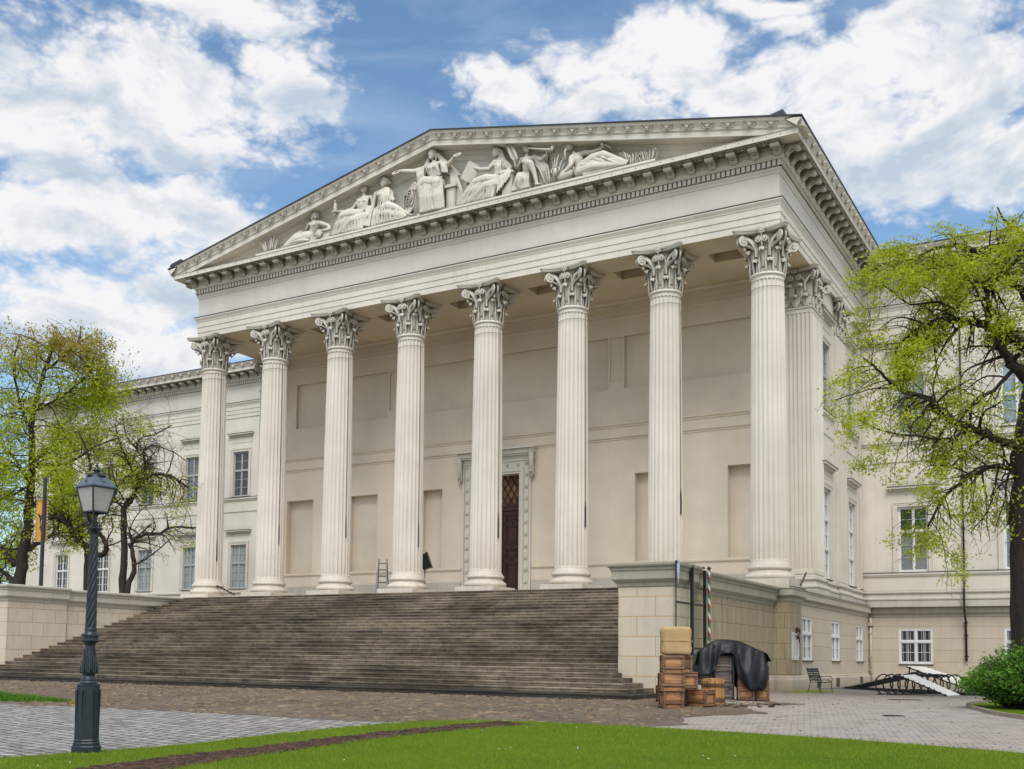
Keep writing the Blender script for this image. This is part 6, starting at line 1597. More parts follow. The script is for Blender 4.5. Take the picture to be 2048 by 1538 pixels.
def dirt(name,c1,c2,c3):
    m,nt,b=newmat(name); k=N(nt); P=k.pos(); a=k.noise(P,.5,5,.65,.5); n=k.noise(P,9,6,.8,.4); f=k.noise(P,55,4,.8); st_=k.noise(k.scale(P,5,16,1),1.4,5,.75)
    c=k.mix(k.rng(a,.3,.7,0,1),c1,c2); c=k.mix(k.math('MULTIPLY',k.rng(n,.45,.7,0,1),.6),c,c3); c=k.mix(k.math('MULTIPLY',k.rng(st_,.5,.68,0,1),.45),c,tuple(x*1.35 for x in c2)); c=k.mix(k.math('MULTIPLY',k.rng(f,.52,.75,0,1),.6),c,(.02,.015,.01))
    k.inp(b,'Base Color',c); b.inputs['Roughness'].default_value=.95; k.inp(b,'Normal',k.bump(k.math('ADD',k.math('MULTIPLY',n,1.2),f),.9,.05)); return m
def turf():
    m,nt,b=newmat('turf'); k=N(nt); P=k.pos(); a=k.noise(P,.5,4,.6); n=k.noise(P,6,5,.7); f=k.noise(P,45,3,.7)
    c=k.mix(k.rng(a,.3,.7,0,1),(.10,.18,.006),(.16,.24,.012)); c=k.mix(k.math('MULTIPLY',k.rng(n,.45,.75,0,1),.6),c,(.17,.25,.02)); c=k.mix(k.math('MULTIPLY',k.rng(f,.5,.7,0,1),.7),c,(.03,.075,.004))
    k.inp(b,'Base Color',c); b.inputs['Roughness'].default_value=.9; b.inputs['Specular IOR Level'].default_value=.1; k.inp(b,'Normal',k.bump(k.math('ADD',n,f),1,.05)); return m
MAT['pavers']=pavers(); MAT['cobbles']=cobbles(); MAT['dirt']=dirt('brown_dirt',(.14,.10,.07),(.28,.215,.155),(.07,.048,.034)); MAT['soil']=dirt('dark_bark_soil',(.09,.05,.034),(.17,.10,.068),(.045,.028,.02)); MAT['turf']=turf()
# base ground: one big sheet
def gmat():
    m,nt,b=newmat('ground_gravel'); k=N(nt); P=k.pos(); n=k.noise(P,.15,6,.7); k.inp(b,'Base Color',k.mix(n,(.13,.11,.085),(.24,.21,.17))); b.inputs['Roughness'].default_value=.95; return m
mb=MB(); ys=[-600,-28,-14,3000]
vs=[];fs=[]
for y in ys:
    for x in (-2000,2000): vs.append((x,y,G_(y)))
for i in range(3): fs.append((2*i,2*i+1,2*i+3,2*i+2))
mb.add(vs,fs); tag(mb.build('ground',gmat()),kind='structure')
LAWN=[(70,-26.5),(40,-25.3),(30,-23.9),(24.9,-22.86),(23.5,-22.43),(22.2,-22.09),(20.8,-21.88),(19.5,-21.72),(18.3,-21.62),(17.2,-21.6),(16.2,-21.65),(15.27,-21.77),(14.5,-22.05),(13.95,-22.6),(13.5,-23.7),(13.18,-25.5),(13.03,-26.7),(13.02,-27.97),(13.0,-29.2),(12.86,-30.4),(12.75,-31.6),(12.6,-34),(12.4,-50),(70,-50)]
sheet_poly('paving',[(12,-50),(80,-50),(80,14.9),(15.0,14.9),(15.0,-12),(12.5,-15),(12.3,-20)],MAT['pavers'],.004)
sheet_poly('cobbled_yard',[(-70,-60),(13.4,-60),(13.4,-31),(13.4,-27),(13.5,-24),(13.3,-22.7),(10.95,-22.8),(6.2,-22.75),(1.1,-22.9),(-20,-22.6),(-70,-22)],MAT['cobbles'],.008)
sheet_poly('dirt_yard',[(-70,-22.3),(-20,-22.65),(1.1,-23.1),(6.2,-22.75),(10.95,-22.9),(12.8,-22.8),(13.9,-22.0),(16,-21.3),(18.2,-21.3),(18.8,-20.4),(18.0,-18.9),(19.4,-17.0),(18.2,-15.2),(19.3,-13.4),(18.3,-12.2),(17.3,-11.7),(15.3,-11.9),(13,-13.6),(-70,-13.6)],MAT['dirt'],.012,jit=.35,seed=3)
sheet_poly('lawn_turf',LAWN,MAT['turf'],.045,skirt=.06)
A=[(15.3,-21.85),(15.0,-22.9),(14.62,-24.5),(14.40,-25.9),(14.28,-27.6),(14.31,-29.16),(14.65,-31.29),(15.5,-34),(18,-38)]
Bp=[(19.2,-37),(16.6,-33.2),(15.68,-30.9),(15.28,-29.3),(15.12,-27.6),(15.14,-26.2),(15.35,-24.9),(15.75,-23.4),(16.3,-22.2)]
PATHP=A+Bp
sheet_poly('soil_path',PATHP,MAT['soil'],.049)
# concrete pad by the crates
sheet_poly('concrete_pad',[(16.2,-11.9),(18.2,-12.9),(18.35,-14.5),(17.2,-14.0)],simple('pale_concrete',(.36,.35,.33),.9,scale=2),.016)
sheet_poly('grey_matting',[(15.7,3.2),(19.6,3.9),(19.2,6.6),(15.6,6.8)],simple('grey_matting',(.10,.115,.12),.8,scale=2),.010)
# lawn kerb edging and right bed edging
def kerb(P,w,h,name,label,mat):
    mb=MB(); pts=smooth_path([(x,y,0) for x,y in P],5)
    vs=[];fs=[]
    for i,p in enumerate(pts):
        a=pts[max(0,i-1)];b=pts[min(len(pts)-1,i+1)]; d=(b-a); n_=Vector((d.y,-d.x,0)).normalized()
        for o,z in ((-w/2,-.1),(-w/2,h),(w/2,h),(w/2,-.1)): q=p+n_*o; vs.append((q.x,q.y,G_(q.y)+z))
    for i in range(len(pts)-1):
        for k in range(3): fs.append((i*4+k,(i+1)*4+k,(i+1)*4+k+1,i*4+k+1))
    mb.add(vs,fs); o=mb.build(name,mat,loc=(P[0][0],P[0][1],0)); tag(o,label,'kerb'); return o
kerb([(22.9,-8.0),(22.72,-9.6),(22.85,-11.5),(23.3,-13.6),(24.0,-15.3),(25.6,-17.2),(29,-19.3),(35,-20.5)],.07,.09,'bed_edging','thin curved stone edging in front of the green bush',simple('edging_stone',(.30,.25,.20),.9))
sheet_poly('shrub_bed',[(22.95,-8.0),(22.78,-9.6),(22.9,-11.5),(23.35,-13.6),(24.05,-15.3),(25.6,-17.15),(29,-19.2),(35,-20.4),(60,-20),(60,-4),(24,-4)],MAT['turf'],.03)
kerb([(12.45,-34),(12.68,-31.6),(12.93,-29.4),(12.96,-27.97),(12.98,-26.7),(13.12,-25.5),(13.44,-23.7),(13.9,-22.55),(14.5,-21.98),(15.27,-21.7)],.05,.03,'lawn_edging','thin pale edging strip between the cobbles and the lawn',simple('pale_edging',(.34,.33,.29),.9))
# grass blades
def in_poly(x,y,P):
    c=False; j=len(P)-1
    for i in range(len(P)):
        if (P[i][1]>y)!=(P[j][1]>y) and x<(P[j][0]-P[i][0])*(y-P[i][1])/(P[j][1]-P[i][1])+P[i][0]: c=not c
        j=i
    return c
def grassmat():
    m,nt,b=newmat('grass_blades'); k=N(nt); P=k.pos(); a=k.noise(P,.8,6,.7,.6); w=k.noise(P,7,4,.7); wn=k.node('ShaderNodeTexWhiteNoise'); k.inp(wn,'Vector',k.vmath('SNAP',P,(.03,.03,.5)))
    c=k.mix(k.rng(a,.38,.62,0,1),(.105,.19,.009),(.17,.265,.014)); c=k.mix(k.math('MULTIPLY',wn.outputs[0],.45),c,(.27,.32,.03)); c=k.mix(k.math('MULTIPLY',k.rng(w,.52,.72,0,1),.8),c,(.27,.26,.09))
    k.inp(b,'Base Color',c); b.inputs['Roughness'].default_value=.7; b.inputs['Specular IOR Level'].default_value=.15; return m
MAT['blade']=grassmat()
r=random.Random(2); mb=MB(); cnt=0
cam_xy=Vector((26.19,-41.02)); fwd=Vector((-.5137,.8549)); rgt=Vector((.8546,.5193))
V_=[];F_=[]
def blade(x,y,z,h,w):
    a=r.uniform(0,2*pi); lx=r.gauss(0,.35)*h; ly=r.gauss(0,.35)*h; o=len(V_)
    V_.extend([(x-w*cos(a),y-w*sin(a),z),(x+w*cos(a),y+w*sin(a),z),(x+lx,y+ly,z+h)]); F_.append((o,o+1,o+2))
while cnt<150000:
    D=9.5+20*r.random()**1.15; t=r.uniform(-.47,.55)
    p=cam_xy+fwd*D+rgt*(t*D)
    if not in_poly(p.x,p.y,LAWN) or in_poly(p.x,p.y,PATHP): continue
    s=.6+.04*D; hh=r.uniform(.018,.045)*(1+.3*noise.noise(Vector((p.x,p.y,0))))*(.8+.02*D)
    blade(p.x,p.y,G_(p.y)+.043,hh,.0022*s); cnt+=1
# scruffy longer blades along edges
for P in (LAWN[3:22],A,Bp):
    for i in range(len(P)-1):
        a=Vector(P[i]);b=Vector(P[i+1]); L=(b-a).length
        for _ in range(int(L*90)):
            t=r.random(); q=a.lerp(b,t)+Vector((r.gauss(0,.03),r.gauss(0,.03))); blade(q.x,q.y,G_(q.y)+.02,r.uniform(.04,.085),.005)
mb.v=V_; mb.f=F_; mb.m=[0]*len(F_)
tag(mb.build('grass',MAT['blade']),kind='stuff')
# daisies and clover heads
mb=MB()
for _ in range(70):
    D=10+14*r.random(); p=cam_xy+fwd*D+rgt*(r.uniform(-.45,.5)*D)
    if in_poly(p.x,p.y,LAWN) and not in_poly(p.x,p.y,PATHP): mb.ell((p.x,p.y,G_(p.y)+.085),(.012,.012,.007),nu=6,nv=3)
tag(mb.build('daisies',simple('daisy_white',(.7,.7,.62),.7,bump=0)),kind='stuff')
# grit, straw and clods on the dirt
mb=MB(); r=random.Random(5)
DP=[(-40,-22.3),(1,-23),(12.8,-22.8),(14,-22),(18,-21.4),(18.6,-13),(15.3,-12.2),(12.9,-14.6),(-40,-14.6)]
k_=0
while k_<5200:
    x=r.uniform(-22,19); y=r.uniform(-23.2,-12)
    if x<-5 and r.random()<.4: continue
    if not in_poly(x,y,DP): continue
    k_+=1; s=.008+.02*r.random()**3*2; M=rotz(r.uniform(0,pi)); 
    mb.obox((x,y,G_(y)+.016),(s*(1+3*r.random()),s,s*.5),M)
tag(mb.build('loose_grit',simple('straw_and_grit',(.30,.22,.14),.95,var=.7,scale=3)),kind='stuff')
mb=MB()
for _ in range(700):
    x=r.uniform(-16,14); y=-14.32-abs(r.gauss(0,.22)); s=.02+.05*r.random()**2*(1 if x<8 else .5)
    M=rotz(r.uniform(0,pi))@Matrix.Rotation(r.uniform(-.5,.5),3,'X'); mb.obox((x,y,G_(y)+s*.3),(s*(1+r.random()),s*.7,s*.5),M)
for _ in range(30):
    x=r.uniform(17.3,18.9); y=r.uniform(-15.6,-14.0); s=.015+.03*r.random()**2; mb.obox((x,y,G_(y)+.02),(s*1.6,s,s*.6),rotz(r.uniform(0,pi)))
tag(mb.build('dark_clods',simple('dark_clods',(.035,.026,.019),.95)),kind='stuff')
mb=MB(); r=random.Random(17); n_=0
while n_<2600:
    x=r.uniform(14.2,17.5); y=r.uniform(-33,-21.8)
    if not in_poly(x,y,PATHP): continue
    n_+=1; s=.006+.022*r.random()**3; mb.obox((x,y,G_(y)+.052),(s*(1+1.5*r.random()),s,s*.6),rotz(r.uniform(0,pi)))
tag(mb.build('bark_chips',simple('bark_chips',(.10,.055,.035),.95,var=.7,scale=4)),kind='stuff')
# scrap paper and pebbles on the paving
mb=MB()
for _ in range(500):
    D=14+22*r.random(); p=cam_xy+fwd*D+rgt*(r.uniform(.05,.5)*D)
    if in_poly(p.x,p.y,LAWN) or p.y>10 or p.x<17: continue
    s=.004+.012*r.random()**3; mb.obox((p.x,p.y,G_(p.y)+.006),(s*2,s,s*.5),rotz(r.uniform(0,pi)))
tag(mb.build('pebbles',simple('dark_pebbles',(.05,.04,.035),.9)),kind='stuff')
# weeds by the wall foot
def tuft(name,label,cx,cy,rx,ry,h,n,seed,mat,kind=None):
    r=random.Random(seed); mb=MB(); z0=G_(cy)
    for _ in range(n):
        a=r.uniform(0,2*pi);q=sqrt(r.random()); x=cx+rx*q*cos(a);y=cy+ry*q*sin(a); hh=h*r.uniform(.3,1)*(1-.6*q)
        lx,ly=r.gauss(0,.4)*hh,r.gauss(0,.4)*hh; w=.012; b=r.uniform(0,pi)
        mb.add([(x-w*cos(b),y-w*sin(b),z0),(x+w*cos(b),y+w*sin(b),z0),(x+lx,y+ly,z0+hh)],[(0,1,2)])
        if r.random()<.4: 
            s=.03; mb.add([(x+lx-s,y+ly,z0+hh*.8),(x+lx,y+ly-s,z0+hh*.85),(x+lx+s,y+ly,z0+hh*.85),(x+lx,y+ly+s,z0+hh*.9)],[(0,1,2,3)])
    o=mb.build(name,mat); tag(o,label if kind is None else None,'weeds' if kind is None else None,kind=kind); return o
o=tuft('weed_patch','low green weed patch on the dirt at the left edge beside the cobbles',-1.2,-21.9,3.4,.75,.30,5200,1,MAT['shrub'])
o=tuft('weed_patch','small reddish-green weed tuft right of the bigger weed patch',3.1,-22.15,.5,.35,.20,380,2,MAT['leafB'])
o=tuft('wall_weeds',None,16.4,-1.0,.8,2.4,.05,1500,3,MAT['leafL'],'stuff')
# drain covers
for (x,y,w,l,lab) in ((20.7,-7.4,.9,.35,'dark rectangular drain cover nearer the bicycle rings'),(21.9,-16.2,.42,.3,'smaller drain cover set in the paving nearer the lawn')):
    d=thing('drain_cover',lab,'drain cover',(x,y,G_(y))); mb=MB()
    mb.box(-w/2,w/2,-l/2,l/2,.0,.012); mb.build('frame',MAT['bark'],d)
    mb=MB()
    for i in range(9): xx=-w/2+.05+(w-.1)*i/8; mb.box(xx-.012,xx+.012,-l/2+.03,l/2-.03,.012,.02)
    mb.build('grate',MAT['black'],d); d.rotation_euler=(0,0,radians(28))
# ------------------------------------------------------------------ props
def woodmat(name,c1,c2,c3):
    m,nt,b=newmat(name); k=N(nt); P=k.obj(); oi=k.node('ShaderNodeObjectInfo').outputs['Random']
    V=k.vmath('ADD',P,k.comb(k.math('MULTIPLY',oi,37),k.math('MULTIPLY',oi,17),k.math('MULTIPLY',oi,5)))
    g=k.noise(k.scale(V,3,3,26),1.3,5,.7,1.2); pl=k.node('ShaderNodeTexWhiteNoise'); k.inp(pl,'Vector',k.comb(0,0,k.math('FLOOR',k.math('MULTIPLY',k.sep(V)[2],10.5))))
    n=k.noise(V,4,4,.6)
    c=k.mix(k.rng(g,.35,.7,0,1),c1,c2); c=k.mix(k.math('MULTIPLY',pl.outputs[0],.4),c,c3); c=k.mix(k.math('MULTIPLY',k.rng(n,.5,.75,0,1),.7),c,tuple(x*.25 for x in c1))
    a=k.ao(.07,4); c=k.mix(k.rng(a,.35,.98,1,0),c,(.008,.004,.002))  # occlusion shade painted into the gaps between boards and battens
    k.inp(b,'Base Color',c); b.inputs['Roughness'].default_value=.6; k.inp(b,'Normal',k.bump(g,.5,.01)); return m
MAT['crate']=woodmat('stained_crate_boards',(.32,.10,.028),(.56,.25,.085),(.48,.33,.19))
MAT['batten']=woodmat('crate_battens',(.08,.034,.016),(.23,.10,.048),(.36,.22,.13))
MAT['crate2']=woodmat('yellow_brown_boards',(.36,.16,.045),(.58,.31,.10),(.50,.33,.15))
MAT['greywood']=woodmat('wrapped_grey_boards',(.10,.07,.055),(.25,.18,.15),(.30,.26,.24))
MAT['darkwood']=woodmat('dark_wet_boards',(.07,.03,.018),(.15,.07,.04),(.10,.06,.04))
YAW=radians(31)
def crate(name,label,fx,fy,z0,w,d,h,deg,mat='crate',centre=False,group=None,boards=4,style=0,bat='batten'):
    th=radians(deg); ly=Vector((-sin(th),cos(th)))
    cx,cy=(fx,fy) if centre else (fx+ly.x*d/2,fy+ly.y*d/2)
    root=thing(name,label,'crate',(cx,cy,z0),th,group); b=MB(); r=random.Random(int(abs(fx*100+fy*37+z0*911)))
    g=.006; hw,hd=w/2-.02,d/2-.02
    n=boards
    for i in range(n):
        za=.012+(h-.024)*i/n+g/2; zb=.012+(h-.024)*(i+1)/n-g/2; q=r.uniform(-.004,.004)
        b.box(-hw+.015,hw-.015,-hd-q,-hd+.014,za,zb); b.box(-hw+.015,hw-.015,hd-.014,hd+q,za,zb)
        b.box(-hw-q,-hw+.014,-hd+.015,hd-.015,za,zb); b.box(hw-.014,hw+q,-hd+.015,hd-.015,za,zb)
    for i in range(4):
        xa=-w/2+w*i/4+g/2; xb=-w/2+w*(i+1)/4-g/2; b.box(xa,xb,-d/2+.004,d/2-.004,h-.016,h+r.uniform(-.003,.003)); b.box(xa,xb,-d/2+.004,d/2-.004,0,.014)
    b.box(-hw+.03,hw-.03,-hd+.03,hd-.03,.015,h-.018)
    b.build('boards',MAT[mat],root)
    t=.022; cw=.065
    for sx in (-1,1):
        for sy in (-1,1):
            f=MB()
            x0=sx*w/2; y0=sy*d/2
            f.box(min(x0,x0-sx*cw),max(x0,x0-sx*cw),min(y0-sy*.0,y0-sy*t),max(y0-sy*.0,y0-sy*t),.0,h-.017)
            f.box(min(x0,x0-sx*t),max(x0,x0-sx*t),min(y0-sy*t,y0-sy*cw),max(y0-sy*t,y0-sy*cw),.0,h-.017)
            f.build('corner_post',MAT[bat],root)
    for sy in (-1,1):
        for zc in ((.06,h-.07) if style==0 else (.3*h,.98*h-.03) if style==1 else (.35*h,)):
            f=MB(); y0=sy*(d/2+.016); f.box(-w/2+.004,w/2-.004,min(y0,sy*d/2-sy*.004),max(y0,sy*d/2-sy*.004),zc-.028,zc+.028)
            for xx in (-w/2+.035,w/2-.035): f.ell((xx,y0,zc),(.008,.006,.008),nu=6,nv=4)
            f.build('batten',MAT[bat],root)
    for sx in (-1,1):
        f=MB(); x0=sx*(w/2+.012)
        for zc in (.07,h-.08): f.box(min(x0,sx*w/2-sx*.004),max(x0,sx*w/2-sx*.004),-d/2+.03,d/2-.03,zc-.025,zc+.025)
        f.build('side_batten',MAT[bat],root)
    return root
crate('crate','bottom crate of the stack under the tan bale, with a pale left side',17.03,-16.53,-.083,.50,.46,.425,37,style=2)
crate('crate','second crate up in the stack under the tan bale, widest one with yellowish boards',17.04,-16.60,.345,.57,.46,.42,32,style=2,boards=5)
crate('crate','top crate directly beneath the tan bale, dark-edged with reddish boards',17.06,-16.62,.768,.53,.44,.43,29.5,style=1)
crate('crate','crate set behind the right side of the top crate, just under the bale',17.03,-16.11,.80,.52,.42,.40,33,'crate2',True,style=1)
crate('crate','crate jutting out behind the right side of the middle of the stack',17.12,-16.03,.385,.54,.44,.41,31,'crate2',True,style=0,boards=5)
crate('crate','low wide crate turned on the ground beside the stack and before the banded box',17.36,-15.62,-.06,.60,.46,.44,-12,'crate',True,style=2)
crate('crate','small dark crate half hidden left of the stack beside the bottom step',15.98,-14.35,0,.42,.40,.42,30,'darkwood',True,bat='darkwood')
crate('crate','crate on the ground under the front edge of the black tarpaulin, nearest the metal frame',17.47,-12.28,0,.44,.44,.385,22,'crate',True,style=0)
crate('crate','rightmost crate on the ground beneath the black tarpaulin',17.82,-11.98,0,.34,.44,.40,24,'crate2',True,style=0)
crate('crate','upper crate mostly covered by the front of the tarpaulin, seen at its left edge',17.47,-12.26,.39,.43,.43,.40,20,'crate',True,style=0)
crate('crate','upper rightmost crate peeking from under the right end of the tarpaulin',17.82,-11.98,.405,.33,.43,.42,24,'crate',True,style=0)
# film-wrapped grey boxes in the rack
ex=Vector((.857,.514)); ey=Vector((-.514,.857))
def loc2(s,t): p=Vector((17.22,-12.57))+ex*s+ey*t; return p
for k,(z,lab) in enumerate(((0,'lowest grey film-wrapped box inside the black rack'),(.40,'middle grey film-wrapped box inside the black rack'),(.81,'top grey film-wrapped box under the arch of the tarpaulin'))):
    p=loc2(-.25,.26); crate('wrapped_box',lab,p.x,p.y,z+.01,.46,.44,.385,31,'greywood',True,boards=3,style=3,bat='greywood')
for z,lab in ((0,'lower grey box behind the banded box, left of the black rack'),(.41,'upper grey box left of the black rack under the tarpaulin')):
    p=loc2(-.74,.34); crate('wrapped_box',lab,p.x,p.y,z+.01,.44,.44,.39,31,'greywood',True,boards=3,style=3,bat='greywood')
d=thing('stone_block','pale pinkish stone block between the crates and the banded box','stone block',(16.55,-13.6,0),YAW); mb=MB(); mb.bbox(-.22,.22,-.2,.2,0,.42,.015); mb.build('block',simple('pink_grey_stone',(.42,.36,.36),.85,scale=6),d)
# octagonal banded box
d=thing('banded_box','eight-sided upright wooden box bound with two dark iron bands','wooden box',(17.44,-14.90,-.03),radians(8))
mb=MB(); R8=.275
for i in range(8):
    a=pi/8+i*pi/4; M=rotz(a); 
    for j,q in enumerate((-.062,.062)):
        c=M@Vector((R8*cos(pi/8)-.012,q*1.0,.33)); hw=.058
        mb.obox(c,(.012,hw*.93,.315+.01*((i+j)%2)),M)
mb.lathe([(R8*.97,.60),(R8*.93,.665),(.02,.672)],8,rf=None); mb.lathe([(.02,.0),(R8*.9,.0),(R8*.9,.02)],8); mb.build('staves',MAT['crate2'],d)
for z in (.14,.50):
    mb=MB(); mb.lathe([(R8+.0,-.035),(R8+.022,-.035),(R8+.022,.035),(R8+.0,.035)],8,c=(0,0,z),caps=False); mb.build('iron_band',MAT['darkwood'],d)
# bale
def balemat():
    m,nt,b=newmat('tan_canvas'); k=N(nt); P=k.obj(); n=k.noise(P,3,5,.6); w=k.node('ShaderNodeTexWave'); k.inp(w,'Vector',P); w.inputs['Scale'].default_value=60; w.inputs['Distortion'].default_value=2
    f=k.noise(P,16,5,.7,.8); c=k.mix(k.rng(n,.3,.7,0,1),(.50,.33,.15),(.62,.44,.23)); c=k.mix(k.math('MULTIPLY',k.rng(f,.55,.75,0,1),.35),c,(.34,.21,.09)); k.inp(b,'Base Color',c); b.inputs['Roughness'].default_value=.85
    k.inp(b,'Normal',k.bump(k.math('ADD',k.math('MULTIPLY',f,1.2),k.math('MULTIPLY',w.outputs[1],.15)),.7,.03)); return m
MAT['bale']=balemat()
d=thing('bale','tan canvas-wrapped bale tied with a cord, topmost of the crate stack','bale',(17.02,-16.38,1.20),radians(30))
def rbox(hx,hy,hz,p=.28,nu=40,nv=24,dent=.012,seed=0):
    vs=[];fs=[]
    sg=lambda v,e:(abs(v)**e)*(1 if v>=0 else -1)
    for k in range(nv+1):
        ph=-pi/2+pi*k/nv
        for i in range(nu):
            a=2*pi*i/nu; x=hx*sg(cos(ph),p)*sg(cos(a),p); y=hy*sg(cos(ph),p)*sg(sin(a),p); z=hz*sg(sin(ph),p)
            q=dent*noise.noise(Vector((x*5+seed,y*5,z*5)))*1.5
            pinch=1-.045*math.exp(-(z/.035)**2)
            vs.append(((x+q)*pinch,(y+q)*pinch,z+q*.6+hz))
    for k in range(nv):
        for i in range(nu): j=(i+1)%nu; fs.append((k*nu+i,k*nu+j,(k+1)*nu+j,(k+1)*nu+i))
    return vs,fs
vs,fs=rbox(.355,.26,.335,.24,56,34); mb=MB(); mb.add(vs,fs); mb.build('canvas_cover',MAT['bale'],d,smooth=True)
mb=MB(); pts=[]
for i in range(41):
    a=2*pi*i/40; sg=lambda v,e:(abs(v)**e)*(1 if v>=0 else -1); pts.append((.348*sg(cos(a),.26),.255*sg(sin(a),.26),.335))
mb.tube(pts,.009,5); mb.tube([(.348,-.2,.335),(.37,-.21,.33),(.36,-.2,.30)],.008,5); mb.build('cord',MAT['bale'],d)
mb=MB(); pts=[(p[0]*.985,p[1]*1.0,.12) for p in pts]; mb.tube(pts,.005,4)
for s in (-1,1): mb.tube([(s*.30,-.262,.06),(s*.31,-.268,.2),(s*.31,-.268,.5),(s*.30,-.262,.62)],.006,4)
mb.build('seam',MAT['bale'],d)

# black tarpaulin over a metal rack
def tarpmat():
    m,nt,b=newmat('black_plastic_sheet'); k=N(nt); P=k.obj(); n=k.noise(P,3,5,.6,1.5); f=k.noise(k.scale(P,1,1,.5),9,5,.65,2.)
    b.inputs['Base Color'].default_value=(.008,.009,.011,1); b.inputs['Roughness'].default_value=.42; b.inputs['Specular IOR Level'].default_value=.3; k.inp(b,'Normal',k.bump(n,.35,.05)); return m
MAT['tarp']=tarpmat()
d=thing('tarpaulin','glossy black plastic tarpaulin draped over the crates and rack against the stair wall','tarpaulin',(17.22,-12.57,0),YAW)
us=[1386,1392,1400,1408,1418,1427,1434,1440,1450,1460,1466,1472,1480,1488,1496,1504,1512,1520,1528,1535,1541]
topv=[1330,1308,1300,1294,1287,1282,1279,1278,1278,1279,1279,1280,1282,1285,1289,1292,1296,1299,1302,1306,1322]
botv=[1334,1341,1341,1340,1337,1328,1312,1308,1307,1308,1311,1345,1356,1368,1374,1375,1372,1376,1366,1352,1338]
S_=.0131
def interp(u,arr):
    for i in range(len(us)-1):
        if us[i]<=u<=us[i+1]: t=(u-us[i])/(us[i+1]-us[i]); return arr[i]*(1-t)+arr[i+1]*t
    return arr[-1]
nc=84; rows=30; vs=[];fs=[]
for i in range(nc+1):
    u=us[0]+(us[-1]-us[0])*i/nc; s=(u-1465)*S_; zt=(1404-interp(u,topv))*S_; zb=(1404-interp(u,botv))*S_-(.16 if u<1428 else .10 if u>1467 else 0)
    edge=min(1,min(u-us[0],us[-1]-u)/16.); arch=1 if 1432<u<1467 else 0
    for j in range(rows+1):
        t=j/rows
        if t<.25: q=t/.25; y=.95-.2*q; z=zb*.9+(zt*.93-zb*.9)*q           # back fall
        elif t<.5: q=(t-.25)/.25; y=.75-.72*q; z=zt*(.93+.07*sin(q*pi*.6))  # over the top
        else: q=(t-.5)/.5; y=.03-.12*sin(min(1,q*1.3)*pi/2)-.10*q; z=zt+(zb-zt)*q**1.15
        f=noise.noise(Vector((s*3.2,j*.10,1)))*.10*t*edge + .022*sin(s*13+5*noise.noise(Vector((s*1.3,t*1.6,4))))*max(0,t-.45)*2*edge
        w=.06*abs(noise.noise(Vector((s*3.5+t*1.5,t*2.2,7))))*(.4+t)
        bulge=-.10*math.exp(-((s-.42)/.16)**2)*max(0,t-.4)*1.8 -.08*math.exp(-((s+.75)/.2)**2)*max(0,t-.4)*1.8
        vs.append((s+.4*f+.02*w,y+f+w+bulge+(.25*(1-edge)**2)*(1 if t>.5 else -.6),z+.2*w))
for i in range(nc):
    for j in range(rows): a=i*(rows+1)+j; fs.append((a,a+1,a+rows+2,a+rows+1))
mb=MB(); mb.add(vs,fs); o=mb.build('sheet',MAT['tarp'],d,smooth=True)
so_=o.modifiers.new('s','SOLIDIFY'); so_.thickness=.006
d=thing('rack','black metal rack holding the grey film-wrapped boxes under the tarpaulin','rack',(17.22,-12.57,0),YAW)
for sx,sy in ((-.50,-.02),(.0,-.02),(-.50,.55),(.0,.55),(-.98,.1),(-.98,.62)):
    mb=MB(); mb.box(sx-.022,sx+.022,sy-.022,sy+.022,0,1.5 if sx>-.9 else 1.1); mb.build('post',MAT['black'],d)
for z in (.0,.395,.80,1.2,1.46):
    mb=MB(); mb.box(-.5,0,-.035,-.0,z-.012,z+.012) if z else mb.box(-.5,0,-.035,0,.005,.03); mb.box(-.98,-.5,.08,.11,z-.012+.02*(z==0),z+.012+.02*(z==0)) if z<1.2 else None
    mb.build('rail',MAT['black'],d)

# black open frame standing against the pylon, with the striped pole
FX=15.47
d=thing('metal_frame','tall black metal frame standing against the side of the stair pier','metal frame',(FX,-10.9,0)); L=tuple(d.location)
for y,z1,t in ((-12.22,3.88,.014),(-10.98,3.84,.045),(-9.86,3.76,.04)):
    mb=MB(); mb.box(FX-.0+.0,FX+2*t,y-t,y+t,0,z1); mb.build('post',MAT['black'],d,loc=L)
for z in (3.84,2.71,1.42):
    mb=MB(); y0=-12.22 if z>2 else -10.98; mb.box(FX+.005,FX+.05,y0,-9.86,z-.03,z+.03); mb.build('rail',MAT['black'],d,loc=L)
mb=MB(); mb.tube([(FX+.03,-10.4,3.2),(FX+.03,-9.5,3.2)],.02,6); mb.build('bracket',MAT['black'],d,loc=L)
def stripes():
    m,nt,b=newmat('red_white_green_stripes'); k=N(nt); P=k.obj(); X=k.sep(P)
    a=k.math('DIVIDE',k.math('ARCTAN2',X[1],X[0]),2*pi); f=k.math('FRACT',k.math('ADD',k.math('MULTIPLY',X[2],2.35),k.math('MULTIPLY',a,1.0)))
    n=k.node('ShaderNodeValToRGB'); n.color_ramp.interpolation='CONSTANT'; e=n.color_ramp.elements; e[0].position=0; e[0].color=(.20,.03,.02,1); e[1].position=.333; e[1].color=(.50,.50,.48,1); q=e.new(.667); q.color=(.02,.12,.05,1)
    k.inp(n,0,f); k.inp(b,'Base Color',n.outputs[0]); b.inputs['Roughness'].default_value=.5; return m
d=thing('striped_pole','slim pole painted in red, white and green spiral stripes','striped pole',(FX+.12,-9.70,0)); 
mb=MB(); mb.lathe([(.042,0.02),(.042,3.75),(.03,3.8)],16); mb.build('pole',stripes(),d,smooth=True,angle=40)
mb=MB(); mb.lathe([(.08,0),(.08,.02),(.06,.03)],12); mb.ell((0,0,3.84),(.06,.06,.06)); mb.build('end_cap',MAT['black'],d,smooth=True)

